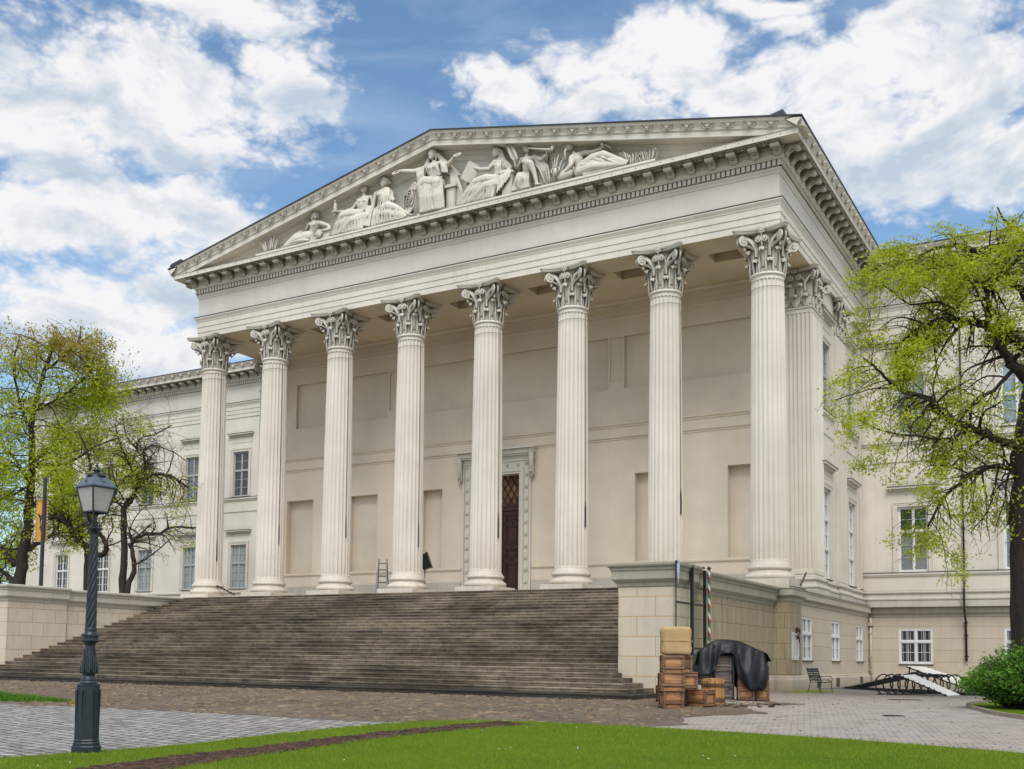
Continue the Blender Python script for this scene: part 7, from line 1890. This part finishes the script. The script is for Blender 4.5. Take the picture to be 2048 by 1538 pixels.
# plaque and wreath on the corner pier
d=thing('memorial_plaque','white marble memorial plaque fixed to the corner pier','plaque',(PX,-.2,1.14)); mb=MB(); mb.box(0,.035,-.52,.42,0,1.02); mb.build('slab',simple('white_marble',(.66,.66,.63),.4,scale=3),d)
mb=MB()
for y in (-.46,.36):
    for z in (.07,.93): mb.ell((.04,y,z),(.012,.025,.025),nu=8,nv=5)
mb.build('fixing',MAT['black'],d)
for i,z in enumerate((.72,.64,.56,.48,.40,.32)): 
    mb=MB(); ln=(.28,.30,.22,.30,.26,.18)[i]; 
mb=MB()
for i in range(7):
    z=.62-.07*i; y=-.38
    while y<.28:
        w_=random.uniform(.02,.05); mb.box(.0352,.0365,y,y+w_,z,z+.022); y+=w_+.018
mb.build('inscription',simple('faint_engraving',(.5,.5,.48),.6),d)
d=thing('wreath','small dark wreath with rusty ribbon hung above the white plaque','wreath',(PX+.06,-.15,2.12)); mb=MB(); r=random.Random(3)
for k_ in range(70):
    a=r.uniform(0,2*pi); q=.17+r.gauss(0,.035); c=Vector((r.uniform(-.02,.08),q*cos(a),q*sin(a))); e=Vector((r.uniform(0,.6),r.gauss(0,1),r.gauss(0,1))).normalized(); mb.tube([c-e*.05,c,c+e*.05],[.004,.018,.003],4,flat=.4)
mb.build('leaves',simple('dark_leaves',(.03,.035,.02),.8),d)
mb=MB(); mb.ell((.05,.05,.17),(.06,.09,.07)); mb.tube([(.06,0,-.05),(.07,.02,-.2),(.06,.05,-.33)],[.03,.035,.02],5,flat=.4); mb.build('ribbon',simple('rusty_ribbon',(.16,.05,.03),.7),d,smooth=True)

# park chair
d=thing('park_chair','dark green slatted metal park chair with curled arms against the basement wall','chair',(17.02,-1.9,0),radians(66))
GM=MAT['lamp'] if False else simple('dark_olive_iron',(.022,.024,.018),.5,.3)
mb=MB()
for i in range(9): y=-.24+.058*i; mb.box(-.36,.36,y,y+.045,.42+.0,.438)
mb.build('seat',GM,d)
mb=MB()
for i in range(6):
    z=.52+.085*i; y=.27+.03*i; mb.obox((0,y,z),(.36,.010,.030 if i<5 else .045),Matrix.Rotation(radians(-18),3,'X'))
mb.build('backrest',GM,d)
for s in (-1,1):
    mb=MB(); x=s*.36
    mb.tube([(x,.44,1.02),(x,.30,.62),(x,.24,.43),(x,.30,.2),(x,.38,0)],.014,6); mb.build('leg',GM,d)
    mb=MB(); mb.tube([(x,-.24,.43),(x,-.25,.2),(x,-.30,0)],.014,6); mb.build('leg',GM,d)
    mb=MB(); pts=[(x,.30,.64),(x,.1,.67),(x,-.12,.67),(x,-.25,.64),(x,-.29,.56),(x,-.25,.48),(x,-.15,.47),(x,-.08,.53),(x,-.12,.58)]; mb.tube(smooth_path(pts,4),.012,6); mb.box(x-.02,x+.02,-.2,.25,.672,.686); 
    mb.tube([(x,.27,.45),(x,.1,.56),(x,-.05,.50),(x,-.22,.45)],.009,5); mb.build('armrest',GM,d)
mb=MB(); mb.tube([(0,.44,1.02),(0,.30,.62),(0,.25,.43)],.01,5); mb.tube([(-.36,-.24,.42),(.36,-.24,.42)],.01,5); mb.tube([(-.36,.24,.42),(.36,.24,.42)],.01,5); mb.build('frame_bars',GM,d)

d.scale=(.86,.86,.86)
# bicycle rings
d=thing('bicycle_rack','black spiral bicycle rack of open rings in front of the stacked ramps','bike rack',(19.3,-2.5,0))
a=Vector((19.25,-2.45)); b_=Vector((21.0,1.35)); dr_=(b_-a).normalized(); nn=Vector((cos(YAW+.08),sin(YAW+.08)))
for k in range(11):
    c=a.lerp(b_,k/10); mb=MB(); pts=[]; R_=.36
    for i in range(27):
        th=radians(-58+i*(296/26)); sh=(i/26-.5)*.30
        pts.append((c.x-a.x+nn.x*R_*cos(th)+dr_.x*sh-.05,c.y-a.y+nn.y*R_*cos(th)+dr_.y*sh,.33+R_*sin(th)))
    mb.tube(pts,.024,8); mb.build('ring',MAT['black'],d,smooth=True)
mb=MB(); mb.tube([(-.25,-.1,.02),(b_.x-a.x-.25,b_.y-a.y,.02)],.02,6); mb.tube([(.15,-.1,.02),(b_.x-a.x+.15,b_.y-a.y,.02)],.02,6); mb.build('ground_rail',MAT['black'],d)
MAT['board']=simple('off_white_board',(.78,.75,.67),.7,scale=1.5,var=.06)
def slab(d,P,th,matn,name,rim=True):
    """board through four corner points"""
    P=[Vector(p) for p in P]; n_=(P[1]-P[0]).cross(P[3]-P[0]).normalized()
    if n_.z<0: n_=-n_
    L=Vector(d.location); mb=MB(); q=[p-L for p in P]; mb.add(q+[p-n_*th for p in q],[(0,1,2,3),(7,6,5,4),(0,4,5,1),(1,5,6,2),(2,6,7,3),(3,7,4,0)]); mb.build(name,MAT[matn],d)
    if rim:
        mb=MB()
        for i in (0,2):
            a=q[i]; b=q[(i+1)%4]; mb.tube([a-n_*.03,b-n_*.03],.022,6)
            for k in range(9): c=a.lerp(b,(k+.5)/9); mb.ell(c,(.03,.03,.02),nu=6,nv=4)
        mb.build('edge_rail',MAT['black'],d)
d=thing('ramp_board','lower white ramp board sloping down to the right in front of the bicycle rings','ramp',(21.0,-1.6,0))
slab(d,[(19.75,-2.35,.67),(21.22,-2.35,.03),(21.50,-1.55,.05),(20.10,-1.65,.70)],.05,'board','board')
d=thing('ramp_board','higher white ramp board behind, ending in the green bush','ramp',(22.0,.5,0))
slab(d,[(19.523,.235,.985),(21.696,1.454,.074),(21.801,3.222,.256),(19.876,2.177,.954)],.05,'board','board')
mb=MB(); L=Vector(d.location)
for p,q in ((Vector((19.63,.235,.943)),Vector((19.58,.235,.36))),(Vector((19.83,.84,.835)),Vector((19.73,.34,.57))),(Vector((21.11,1.19,.25)),Vector((21.07,1.59,0)))): mb.tube([p-L,q-L],.018,5)
mb.build('strut',MAT['black'],d)
d=thing('ramp_board','long black ramp rising from the basement wall toward the bicycle rings','ramp',(17.8,3.2,0))
slab(d,[(15.95,6.5,.02),(16.35,4.9,.02),(19.55,1.1,.74),(19.7,2.7,.76)],.16,'black','board')
mb=MB(); L=Vector(d.location)
mb.add([Vector(p)-L for p in ((16.4,4.8,.02),(20.15,.1,.02),(20.15,.1,.12),(16.4,4.8,.1),(16.5,5.0,.02),(20.3,.4,.02),(20.3,.4,.12),(16.5,5.0,.1))],[(0,1,2,3),(7,6,5,4),(3,2,6,7),(1,5,6,2)]); mb.build('base_beam',MAT['black'],d)
mb=MB(); 
for k in range(9):
    p=Vector((19.2+.14*k,1.0-.1*k,.62+.02*(k%3))); mb.tube([p-L,p-L+Vector((.35,.2,.05*(k%2))),p-L+Vector((.6,.1,-.03))],.03,5)
mb.tube([Vector((19.5,.9,.6))-L,Vector((19.55,.9,.95))-L],.015,5); mb.build('loose_bars',MAT['black'],d)
d=thing('ground_beam','low black beam lying on the paving behind the lower ramp','beam',(21.6,.2,0)); mb=MB(); mb.tube([(-2.2,1.9,.06),(.0,-.9,.06),(.9,-.2,.07)],.07,6); mb.box(-.2,2.4,.3,.9,.02,.16); mb.build('beam',MAT['black'],d)

# street lamp
LP=(12.905,-30.09,-.45); LM=MAT['lamp']
d=thing('street_lamp','dark blue-black cast-iron street lamp with spiral shaft and glass lantern on the lawn edge','street lamp',LP,0)
mb=MB(); o8=radians(8)
def octo(mb,prof): 
    vs=[];fs=[]
    for r_,z in prof:
        for i in range(8): a=o8+pi/8+i*pi/4; vs.append((r_*cos(a),r_*sin(a),z))
    for k_ in range(len(prof)-1):
        for i in range(8): j=(i+1)%8; fs.append((k_*8+i,k_*8+j,(k_+1)*8+j,(k_+1)*8+i))
    fs.append(tuple(range(7,-1,-1))); fs.append(tuple((len(prof)-1)*8+i for i in range(8))); mb.add(vs,fs)
octo(mb,[(.225,0),(.225,.13),(.215,.145),(.20,.15)]); octo(mb,[(.205,.15),(.205,.18),(.19,.20),(.195,.22),(.185,.24),(.185,.25)]); octo(mb,[(.188,.25),(.174,1.02),(.178,1.03),(.178,1.045),(.16,1.055),(.12,1.06)])
# sunk panels
for i in range(8):
    a=o8+i*pi/4; M=rotz(a)
    for s in (-1,1): mb.obox(M@Vector((.169,s*.050,.64)),(.006,.004,.33),M@Matrix.Rotation(radians(1),3,'Y'))
mb.build('pedestal',LM,d)
mb=MB(); mb.lathe([(.13,1.05),(.135,1.07),(.115,1.09),(.11,1.10),(.115,1.12),(.10,1.14),(.085,1.16),(.083,1.18),(.095,1.20),(.108,1.23),(.113,1.27),(.112,1.31),(.10,1.38),(.088,1.46),(.078,1.55),(.074,1.62),(.076,1.64)],32)
for i in range(8):
    a=i*pi/4
    for q in (-1,1):
        pts=[( (.114+.006)*cos(a+q*.10), (.12)*sin(a+q*.10),1.22),(.12*cos(a+q*.16),.12*sin(a+q*.16),1.30),(.103*cos(a+q*.12),.103*sin(a+q*.12),1.40),(.088*cos(a),.088*sin(a),1.50)]
        mb.tube(pts,[.014,.013,.010,.006],5)
    mb.ell((.115*cos(a),.115*sin(a),1.235),(.022,.022,.025),nu=8,nv=5)
    a2=a+pi/8; mb.tube([(.11*cos(a2),.11*sin(a2),1.30),(.094*cos(a2),.094*sin(a2),1.44),(.082*cos(a2),.082*sin(a2),1.58)],[.012,.010,.004],5)
mb.build('leafy_vase',LM,d,smooth=True,angle=50)
mb=MB(); mb.lathe([(.08,1.64),(.09,1.66),(.108,1.68),(.113,1.71),(.105,1.74),(.112,1.76),(.112,1.80),(.09,1.82),(.085,1.84),(.09,1.86),(.088,1.89),(.075,1.90)],32)
for i in range(14): a=i*2*pi/14; mb.ell((.112*cos(a),.112*sin(a),1.70),(.014,.014,.022),nu=6,nv=5)
for i in range(14): a=(i+.5)*2*pi/14; mb.ell((.112*cos(a),.112*sin(a),1.78),(.014,.014,.018),nu=6,nv=5)
mb.build('collar',LM,d,smooth=True,angle=50)
mb=MB(); vs=[];fs=[]; n=72; st_=90
for k_ in range(st_+1):
    t=k_/st_; z=1.90+1.42*t; R0=.083-.024*t; tw=t*2*pi*1.35
    for i in range(n):
        a=2*pi*i/n; lob=abs(sin((a-tw)*7/2)); r_=R0*(.82+.20*lob**.7); vs.append((r_*cos(a),r_*sin(a),z))
for k_ in range(st_):
    for i in range(n): j=(i+1)%n; fs.append((k_*n+i,k_*n+j,(k_+1)*n+j,(k_+1)*n+i))
mb.add(vs,fs); mb.build('spiral_shaft',LM,d,smooth=True)
mb=MB(); mb.lathe([(.06,3.31),(.065,3.33),(.06,3.34),(.10,3.37),(.125,3.385),(.125,3.40),(.07,3.405),(.05,3.42),(.05,3.47),(.03,3.48),(.03,3.62)],28); mb.box(-.02,.02,-.05,.05,3.42,3.5); mb.build('neck',LM,d,smooth=True,angle=40)
lan=MB(); la=radians(86)  # one corner of the lantern points toward the left front
def rect(h,z): return [Vector((h*cos(la+q),h*sin(la+q),z)) for q in (pi/4,3*pi/4,5*pi/4,7*pi/4)]
q_=.5*sqrt(2)
bot=rect(.255*q_,3.64); eav=rect(.40*q_,4.01); 
for i in range(4):
    lan.tube([bot[i],eav[i]],.013,6); lan.tube([bot[i],bot[(i+1)%4]],.015,6); lan.tube([eav[i],eav[(i+1)%4]],.015,6)
    lan.tube([bot[i],bot[i]*.0+Vector((bot[i].x*.35,bot[i].y*.35,3.62))],.01,5)
    e=bot[i]; lan.ell(e,(.022,.022,.022),nu=8,nv=6); lan.tube([e,e+Vector((0,0,-.05))],.008,5)
lan.build('lantern_frame',LM,d)
for i in range(4):
    e=bot[i]*.86; e.z=3.63; mb=MB(); mb.tube(smooth_path([e,Vector((e.x*.95,e.y*.95,3.58)),Vector((e.x*.72,e.y*.72,3.55)),Vector((e.x*.8,e.y*.8,3.50)),Vector((e.x*.55,e.y*.55,3.45)),Vector((e.x*.25,e.y*.25,3.43))],4),.008,5); mb.build('bracket',LM,d)
gm,nt_,gb=newmat('frosted_lamp_glass'); gb.inputs['Base Color'].default_value=(.40,.395,.38,1); gb.inputs['Roughness'].default_value=.35; gb.inputs['Specular IOR Level'].default_value=.6
kk=N(nt_); kk.inp(gb,'Base Color',kk.mix(kk.rng(kk.noise(kk.obj(),6,4,.6),.3,.7,0,1),(.36,.345,.33),(.48,.46,.43)))
for i in range(4):
    j=(i+1)%4; mb=MB(); c_=.985; mb.add([bot[i]*1.0,bot[j]*1.0,eav[j]*1.0,eav[i]*1.0],[(0,1,2,3)]); mb.v=[(p[0]*.985,p[1]*.985,p[2]) for p in mb.v]; mb.build('glass_pane',gm,d)
mb=MB(); ea2=rect(.425*q_,4.015); ea3=rect(.425*q_,4.035); tp=rect(.215*q_,4.19); tp2=rect(.20*q_,4.20)
allr=ea2+ea3+tp+tp2; fs=[]
for k_ in range(3):
    for i in range(4): j=(i+1)%4; fs.append((k_*4+i,k_*4+j,(k_+1)*4+j,(k_+1)*4+i))
fs.append((3,2,1,0)); fs.append((12,13,14,15)); mb.add(allr,fs); 
lamproof=simple('blue_grey_lamp_roof',(.10,.125,.165),.35,.0,scale=12,bump=.05)
rf=mb.build('lantern_roof',lamproof,d)
mb=MB()
for (i,flip) in ((0,1),(1,1),(2,1),(3,1)):
    j=(i+1)%4; A0,B0,C1,D1=ea3[i],ea3[j],tp[j],tp[i]
    def F(u,v,lift=.004):
        p=A0.lerp(B0,u).lerp(D1.lerp(C1,u),v); nrm_=(B0-A0).cross(D1-A0).normalized(); return p+(nrm_ if nrm_.z>0 else -nrm_)*lift
    mb.tube([F(.42,.72),F(.42,.34),F(.60,.34)],.005,4)
mb.build('vent_mark',MAT['black'],rf)
mb=MB(); mb.lathe([(.145,4.185),(.14,4.205),(.10,4.215),(.085,4.235),(.05,4.25),(.045,4.265),(.072,4.275),(.07,4.285),(.045,4.295),(.036,4.315),(.02,4.335),(.016,4.345),(.026,4.355),(.02,4.367),(.008,4.375),(.006,4.40)],28); mb.build('finial',LM,d,smooth=True,angle=40)

# banner pole
BPx,BPy=-16.60,-8.72
d=thing('banner_pole','tall dark pole behind the left stair wall carrying the orange banner','pole',(BPx,BPy,0)); mb=MB(); mb.tube([(0,0,-.2),(0,0,9.15)],[.10,.085],12); mb.build('pole',MAT['lamp'],d,smooth=True,angle=40)
mb=MB(); mb.tube([(0,0,8.25),(-.5,-.2,8.25)],.02,6); mb.tube([(0,0,6.15),(-.5,-.2,6.15)],.02,6); mb.build('banner_arm',MAT['black'],d)
d=thing('banner','orange banner with a black winged bird emblem and toothed black and white border','banner',(BPx,BPy,6.15),radians(24))
def banm():
    m,nt,b=newmat('orange_banner_cloth'); k=N(nt); P=k.obj(); n=k.noise(P,3,3,.6); X=k.sep(P)
    c=k.mix(k.rng(n,.3,.7,0,1),(.62,.26,.015),(.74,.34,.025)); k.inp(b,'Base Color',c); b.inputs['Roughness'].default_value=.7; return m
mb=MB(); vs=[];fs=[]
for i in range(9):
    for j in range(21):
        x=-.44+.58*i/8; z=2.05*j/20; vs.append((x,.14+.02*sin(i*.9+j*.25),z))
for i in range(8):
    for j in range(20): a=i*21+j; fs.append((a,a+21,a+22,a+1))
mb.add(vs,fs); mb.build('cloth',banm(),d,smooth=True)
bk=MB(); wh=MB()
for s,x in ((-1,-.44),(1,.14)):
    for j in range(27):
        z=.02+j*.075; t=(bk if j%2 else wh); t.add([(x,.10,z),(x-s*.045,.10,z+.0375),(x,.10,z+.075)],[(0,1,2)]); (wh if j%2 else bk).add([(x-s*.001,.105,z),(x-s*.03,.105,z),(x-s*.03,.105,z+.075),(x,.105,z+.075)],[(0,1,2,3)])
for zz in (0.,2.0):
    for j in range(11): x=-.44+j*.0527; t=(bk if j%2 else wh); t.add([(x,.10,zz),(x+.0527,.10,zz),(x+.0527,.10,zz+.045),(x,.10,zz+.045)],[(0,1,2,3)])
o=bk.build('dark_border',MAT['black'],d); wh.build('white_border',MAT['white'],d)
em=MB()
def poly(P,y=.095): em.add([(p[0]*.8-.15,y,p[1]+.95) for p in P],[tuple(range(len(P)))])
for s in (-1,1):
    for k_ in range(6):
        a=radians(60+k_*13); L_=.34-.03*k_; x0=s*(.05+.012*k_); z0=.12-.05*k_
        poly([(x0,z0),(x0+s*L_*cos(a)*.9-.02*s,z0+L_*sin(a)),(x0+s*L_*cos(a)*.9+.03*s,z0+L_*sin(a)-.05),(x0+s*.03,z0-.05)][::s])
poly([(-.06,.16),(-.075,.0),(-.05,-.15),(.05,-.15),(.075,0),(.06,.16),(0,.2)]); poly([(-.02,.2),(.03,.2),(.06,.3),(.0,.34),(-.06,.31),(-.10,.27),(-.05,.27)])
for s in (-1,1): poly([(s*.02,-.15),(s*.12,-.22),(s*.16,-.32),(s*.07,-.27),(s*.03,-.33),(0,-.2)][::s]); poly([(s*.02,-.15),(s*.06,-.45),(0,-.38)][::s])
em.build('bird_emblem',MAT['black'],d)
em=MB(); poly([(-.03,.1),(-.045,-.08),(0,-.13),(.045,-.08),(.03,.1)],.088); em.build('bird_breast',MAT['greyframe'],d)

# ladder and floodlight on the portico
AL=simple('dull_aluminium',(.22,.23,.24),.45,.7)
d=thing('step_ladder','aluminium step ladder standing left of the fourth column from the left','ladder',(-4.95,2.0,FLOOR),radians(28))
for q in (-1,1):
    mb=MB()
    for s in (-1,1): mb.tube([(s*.30,q*.48,0),(s*.19,q*.04,2.02)],.03,6)
    mb.build('rail_pair',AL,d)
    for k_ in range(6):
        t=.12+k_*.155; z=2.02*t; mb=MB(); mb.tube([(-.30+.11*t,q*(.48-.44*t),z),(.30-.11*t,q*(.48-.44*t),z)],.022,6); mb.build('rung',AL,d)
d=thing('stage_speaker','black speaker on a tripod stand half hidden behind the fourth column','speaker',(-2.45,2.0,FLOOR),radians(25))
mb=MB(); mb.tube([(0,0,.05),(0,0,1.45)],.028,8); mb.build('pole',AL,d,smooth=True)
for k_ in range(3):
    a=k_*2*pi/3+.3; mb=MB(); mb.tube([(0,0,.75),(.52*cos(a),.52*sin(a),0)],.018,6); mb.tube([(0,0,.25),(.34*cos(a),.34*sin(a),.27)],.010,5); mb.build('leg',AL,d)
mb=MB(); M=Matrix.Rotation(radians(-20),3,'Y'); mb.obox((-.02,0,1.80),(.17,.2,.36),M); 
mb.add([tuple(M@Vector(p)+Vector((-.02,0,1.8))) for p in ((.17,-.2,-.36),(.17,.2,-.36),(.17,.2,.36),(.17,-.2,.36),(.27,-.26,-.40),(.27,.26,-.40),(.27,.26,.42),(.27,-.26,.42))],[(0,1,5,4),(1,2,6,5),(2,3,7,6),(3,0,4,7),(4,5,6,7)]); mb.build('cabinet',MAT['black'],d)
# cables
def cable(label,pts,r_,mat,name='cable',group=None):
    o=MB(); o.tube(pts,r_,5); q=o.build(name,mat,loc=tuple(pts[0])); tag(q,label,'cable',group); return q
wire=simple('grey_wire',(.22,.21,.19),.5)
def sagline(a,b,sag,n=14): a=Vector(a);b=Vector(b); return [a.lerp(b,i/n)+Vector((0,0,-sag*4*(i/n)*(1-i/n))) for i in range(n+1)]
X_=lambda k:(k-3.5)*PITCH
def collar_pts(k,z0,z1):
    return [(X_(k)+.655*cos(a),.655*sin(a),z0+(z1-z0)*(i/10)) for i,a in enumerate([radians(-170+i*17) for i in range(11)])]
pts=[]
for k in range(0,8):
    pts+=collar_pts(k,15.42,15.50)
    if k<7: pts+=[tuple(p) for p in sagline((X_(k)+.65,0,15.5),(X_(k+1)-.65,-.1,15.42),.10,8)[1:-1]]
cable('thin wire strung round the necks of all eight columns',pts,.010,wire)
cable('second slack wire dipping between the two columns left of the rightmost one',sagline((X_(6)+.6,.1,15.2),(X_(7)-.64,.05,15.5),.28),.010,wire)
bw_=simple('blackened_cable',(.03,.03,.028),.7)
for k in range(0,7):
    zb=(5.9,6.6,6.75,6.1,6.35,6.6,6.9)[k]; a=radians(-12 if k<4 else -8); rr=random.Random(k)
    P=[(X_(k)+(.66+.05*(1-(z-4.9)/11)-.0)*cos(a)+.004*rr.uniform(-1,1),(.66+.05*(1-(z-4.9)/11))*sin(a),z) for z in [zb+(15.7-zb)*i/24 for i in range(25)]]
    n_=['leftmost','second','third','fourth','fifth','sixth','seventh'][k]
    cable('dark cable hanging down the right flank of the %s column from the left'%n_,P,[.03 if i<3 else (.011) for i in range(25)],bw_,group='cables on the columns')
d=MB(); d.tube([(15.9-.18,.6,4.0),(16.0-.15,.9,4.5)],.035,6)
o=d.build('rod',MAT['black'],loc=(15.72,.6,4.0)); tag(o,'short black rod leaning between the rightmost column and the fluted pilaster','rod')
P=[(X_(0)+.75+.11*i*1.0,-.2+.01*i,4.62-.045*i+.012*(i%2)) for i in range(12)]
o=MB()
for i in range(11): o.tube([P[i],P[i+1]],[.05 if i%2 else .03,.03 if i%2 else .05],6)
o=o.build('chain',MAT['black'],loc=P[0]); tag(o,'dark chain slung beside the base of the leftmost column','chain')
SUN_E=2.15
SKYTINT=(1.5,1.72,1.75)
# ------------------------------------------------------------------ camera, light, sky
cam=bpy.data.cameras.new('camera'); co=bpy.data.objects.new('camera',cam); COL.objects.link(co)
Rv=Vector((0.85756,0.51421,0.01316)); Uv=Vector((0.02615,-0.06914,0.99726)); Fv=Vector((-0.51371,0.85487,0.07274))
M=Matrix(((Rv.x,Uv.x,-Fv.x),(Rv.y,Uv.y,-Fv.y),(Rv.z,Uv.z,-Fv.z))).to_4x4(); M.translation=Vector((26.1855,-41.018,1.0707)); co.matrix_world=M
cam.sensor_width=36; cam.lens=2155.4956*36/2048; cam.shift_x=75.07/2048; cam.shift_y=389.167/2048; cam.clip_start=.1; cam.clip_end=6000
scn.camera=co
SUN_EL,SUN_ROT=radians(52),radians(150)   # high, behind and to the right of the viewer, veiled by cloud
sd=bpy.data.lights.new('sun','SUN'); sd.energy=SUN_E if 'SUN_E' in globals() else 1.5; sd.angle=radians(28); sd.color=(1,.94,.85)
so=bpy.data.objects.new('sun',sd); COL.objects.link(so)
dirv=Vector((sin(SUN_ROT)*cos(SUN_EL),cos(SUN_ROT)*cos(SUN_EL),sin(SUN_EL)))
so.rotation_euler=dirv.to_track_quat('Z','Y').to_euler()
w=bpy.data.worlds.new('World'); scn.world=w; w.use_nodes=True; nt=w.node_tree; nt.nodes.clear(); k=N(nt)
out=k.node('ShaderNodeOutputWorld'); bg=k.node('ShaderNodeBackground'); nt.links.new(bg.outputs[0],out.inputs[0])
sky=k.node('ShaderNodeTexSky'); sky.sky_type='NISHITA'; sky.sun_disc=False; sky.sun_elevation=SUN_EL; sky.sun_rotation=SUN_ROT; sky.air_density=1.0; sky.dust_density=.6; sky.ozone_density=1.6
tc=k.node('ShaderNodeTexCoord').outputs['Generated']; dn=k.node('ShaderNodeVectorMath',operation='NORMALIZE'); k.inp(dn,0,tc); D=dn.outputs[0]; X=k.sep(D)
# warp the lookup so that the cloud edges billow
n1=k.node('ShaderNodeTexNoise'); k.inp(n1,'Vector',k.scale(D,1,1,1.5)); n1.inputs['Scale'].default_value=11; n1.inputs['Detail'].default_value=3; n1.inputs['Roughness'].default_value=.6
az=k.math('ARCTAN2',X[0],X[1]); el=k.math('ARCSINE',X[2])
wr=k.sep(n1.outputs['Color'])
az2=k.math('ADD',az,k.math('MULTIPLY',k.math('SUBTRACT',wr[0],.5),.10)); el2=k.math('ADD',el,k.math('MULTIPLY',k.math('SUBTRACT',wr[1],.5),.06))
field=None; num=None; den=None
for (a0,e0,ra,re) in CLOUDS:
    dx=k.math('DIVIDE',k.math('SUBTRACT',az2,a0),ra); dy=k.math('DIVIDE',k.math('SUBTRACT',el2,e0),re)
    d2=k.math('ADD',k.math('MULTIPLY',dx,dx),k.math('MULTIPLY',dy,dy))
    f=k.math('SUBTRACT',1.0,k.math('SQRT',d2))
    fp=k.math('MAXIMUM',f,0.0); q_=k.math('MULTIPLY',fp,dy); num=q_ if num is None else k.math('ADD',num,q_); den=k.math('ADD',fp,.05) if den is None else k.math('ADD',den,fp)
    field=f if field is None else k.math('SMOOTH_MAX',field,f,.25)
# fbm in direction space (flattened like a cloud deck)
V=k.comb(az,k.math('MULTIPLY',el,1.7),0)
f1=k.noise(V,8,5,.6,.3,'2D'); f2=k.noise(V,60,4,.65,.2,'2D')
# elsewhere in the sky: unseen broken cloud, coverage raised as soft fill light
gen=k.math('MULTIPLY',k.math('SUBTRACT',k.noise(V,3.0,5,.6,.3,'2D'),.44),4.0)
inview=k.math('MULTIPLY',k.rng(az,-1.05,-.98,0,1),k.rng(az,.03,.10,1,0))
inview=k.math('MULTIPLY',inview,k.rng(el,.57,.62,1,0))
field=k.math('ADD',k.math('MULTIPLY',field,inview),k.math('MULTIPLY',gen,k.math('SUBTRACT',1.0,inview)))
dens=k.math('ADD',field,k.math('ADD',k.math('MULTIPLY',k.math('SUBTRACT',f1,.5),1.25),k.math('MULTIPLY',k.math('SUBTRACT',f2,.5),.35)))
vo=k.node('ShaderNodeTexVoronoi'); vo.voronoi_dimensions='2D'; vo.feature='F1'; k.inp(vo,'Vector',k.vmath('ADD',V,k.scale(n1.outputs['Color'],.05,.05,0))); vo.inputs['Scale'].default_value=22; vo.inputs['Detail'].default_value=3; vo.inputs['Roughness'].default_value=.62
bil=k.math('SUBTRACT',1.14,vo.outputs['Distance'])
dens=k.math('ADD',dens,k.math('MULTIPLY',bil,.55))
dens=k.math('ADD',dens,.02)
mask=k.node('ShaderNodeMapRange'); mask.interpolation_type='SMOOTHSTEP'; k.inp(mask,0,dens); mask.inputs[1].default_value=-.15; mask.inputs[2].default_value=.62; mask=mask.outputs[0]
# thick cores greyer and bluer, sunlit rims white
V3=k.comb(k.math('ADD',az,.012),k.math('MULTIPLY',k.math('ADD',el,.02),1.7),0)
f1b=k.noise(V3,8,5,.6,.3,'2D')
shade=k.math('ADD',k.math('MULTIPLY',k.math('SUBTRACT',f1,f1b),3.2),k.math('MULTIPLY',k.math('SUBTRACT',k.noise(V,5,4,.55,0,'2D'),.5),1.2))
core=k.rng(dens,.35,1.4,0,1)
low=k.rng(k.math('DIVIDE',num,den),.35,-.75,-.35,1.0)
sh=k.math('ADD',k.math('ADD',k.math('MULTIPLY',core,.30),shade),k.math('MULTIPLY',low,.55),clamp=True)
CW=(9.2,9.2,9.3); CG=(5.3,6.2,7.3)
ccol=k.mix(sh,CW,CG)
sunv=k.node('ShaderNodeVectorMath',operation='DOT_PRODUCT'); k.inp(sunv,0,D); sunv.inputs[1].default_value=tuple(dirv); glow=k.rng(sunv.outputs['Value'],.45,1.0,1.0,2.0)  # unseen clouds around the sun brightened as added fill light
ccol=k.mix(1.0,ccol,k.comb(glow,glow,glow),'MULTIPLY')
thin=k.rng(k.noise(k.comb(k.math('MULTIPLY',az,1.0),k.math('MULTIPLY',el,4.0),5),5,4,.6,.5),.42,.8,0,.4)
scol=k.mix(1.0,sky.outputs[0],SKYTINT,'MULTIPLY')
scol=k.mix(thin,scol,(6.2,7.4,9.0))
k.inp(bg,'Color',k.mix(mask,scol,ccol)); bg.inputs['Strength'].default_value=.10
scn.view_settings.view_transform='Standard'; scn.view_settings.look='None'; scn.view_settings.exposure=0; scn.view_settings.gamma=1
scn.cycles.max_bounces=6; scn.cycles.diffuse_bounces=3; scn.cycles.glossy_bounces=3; scn.cycles.transmission_bounces=4
scn.cycles.use_adaptive_sampling=True
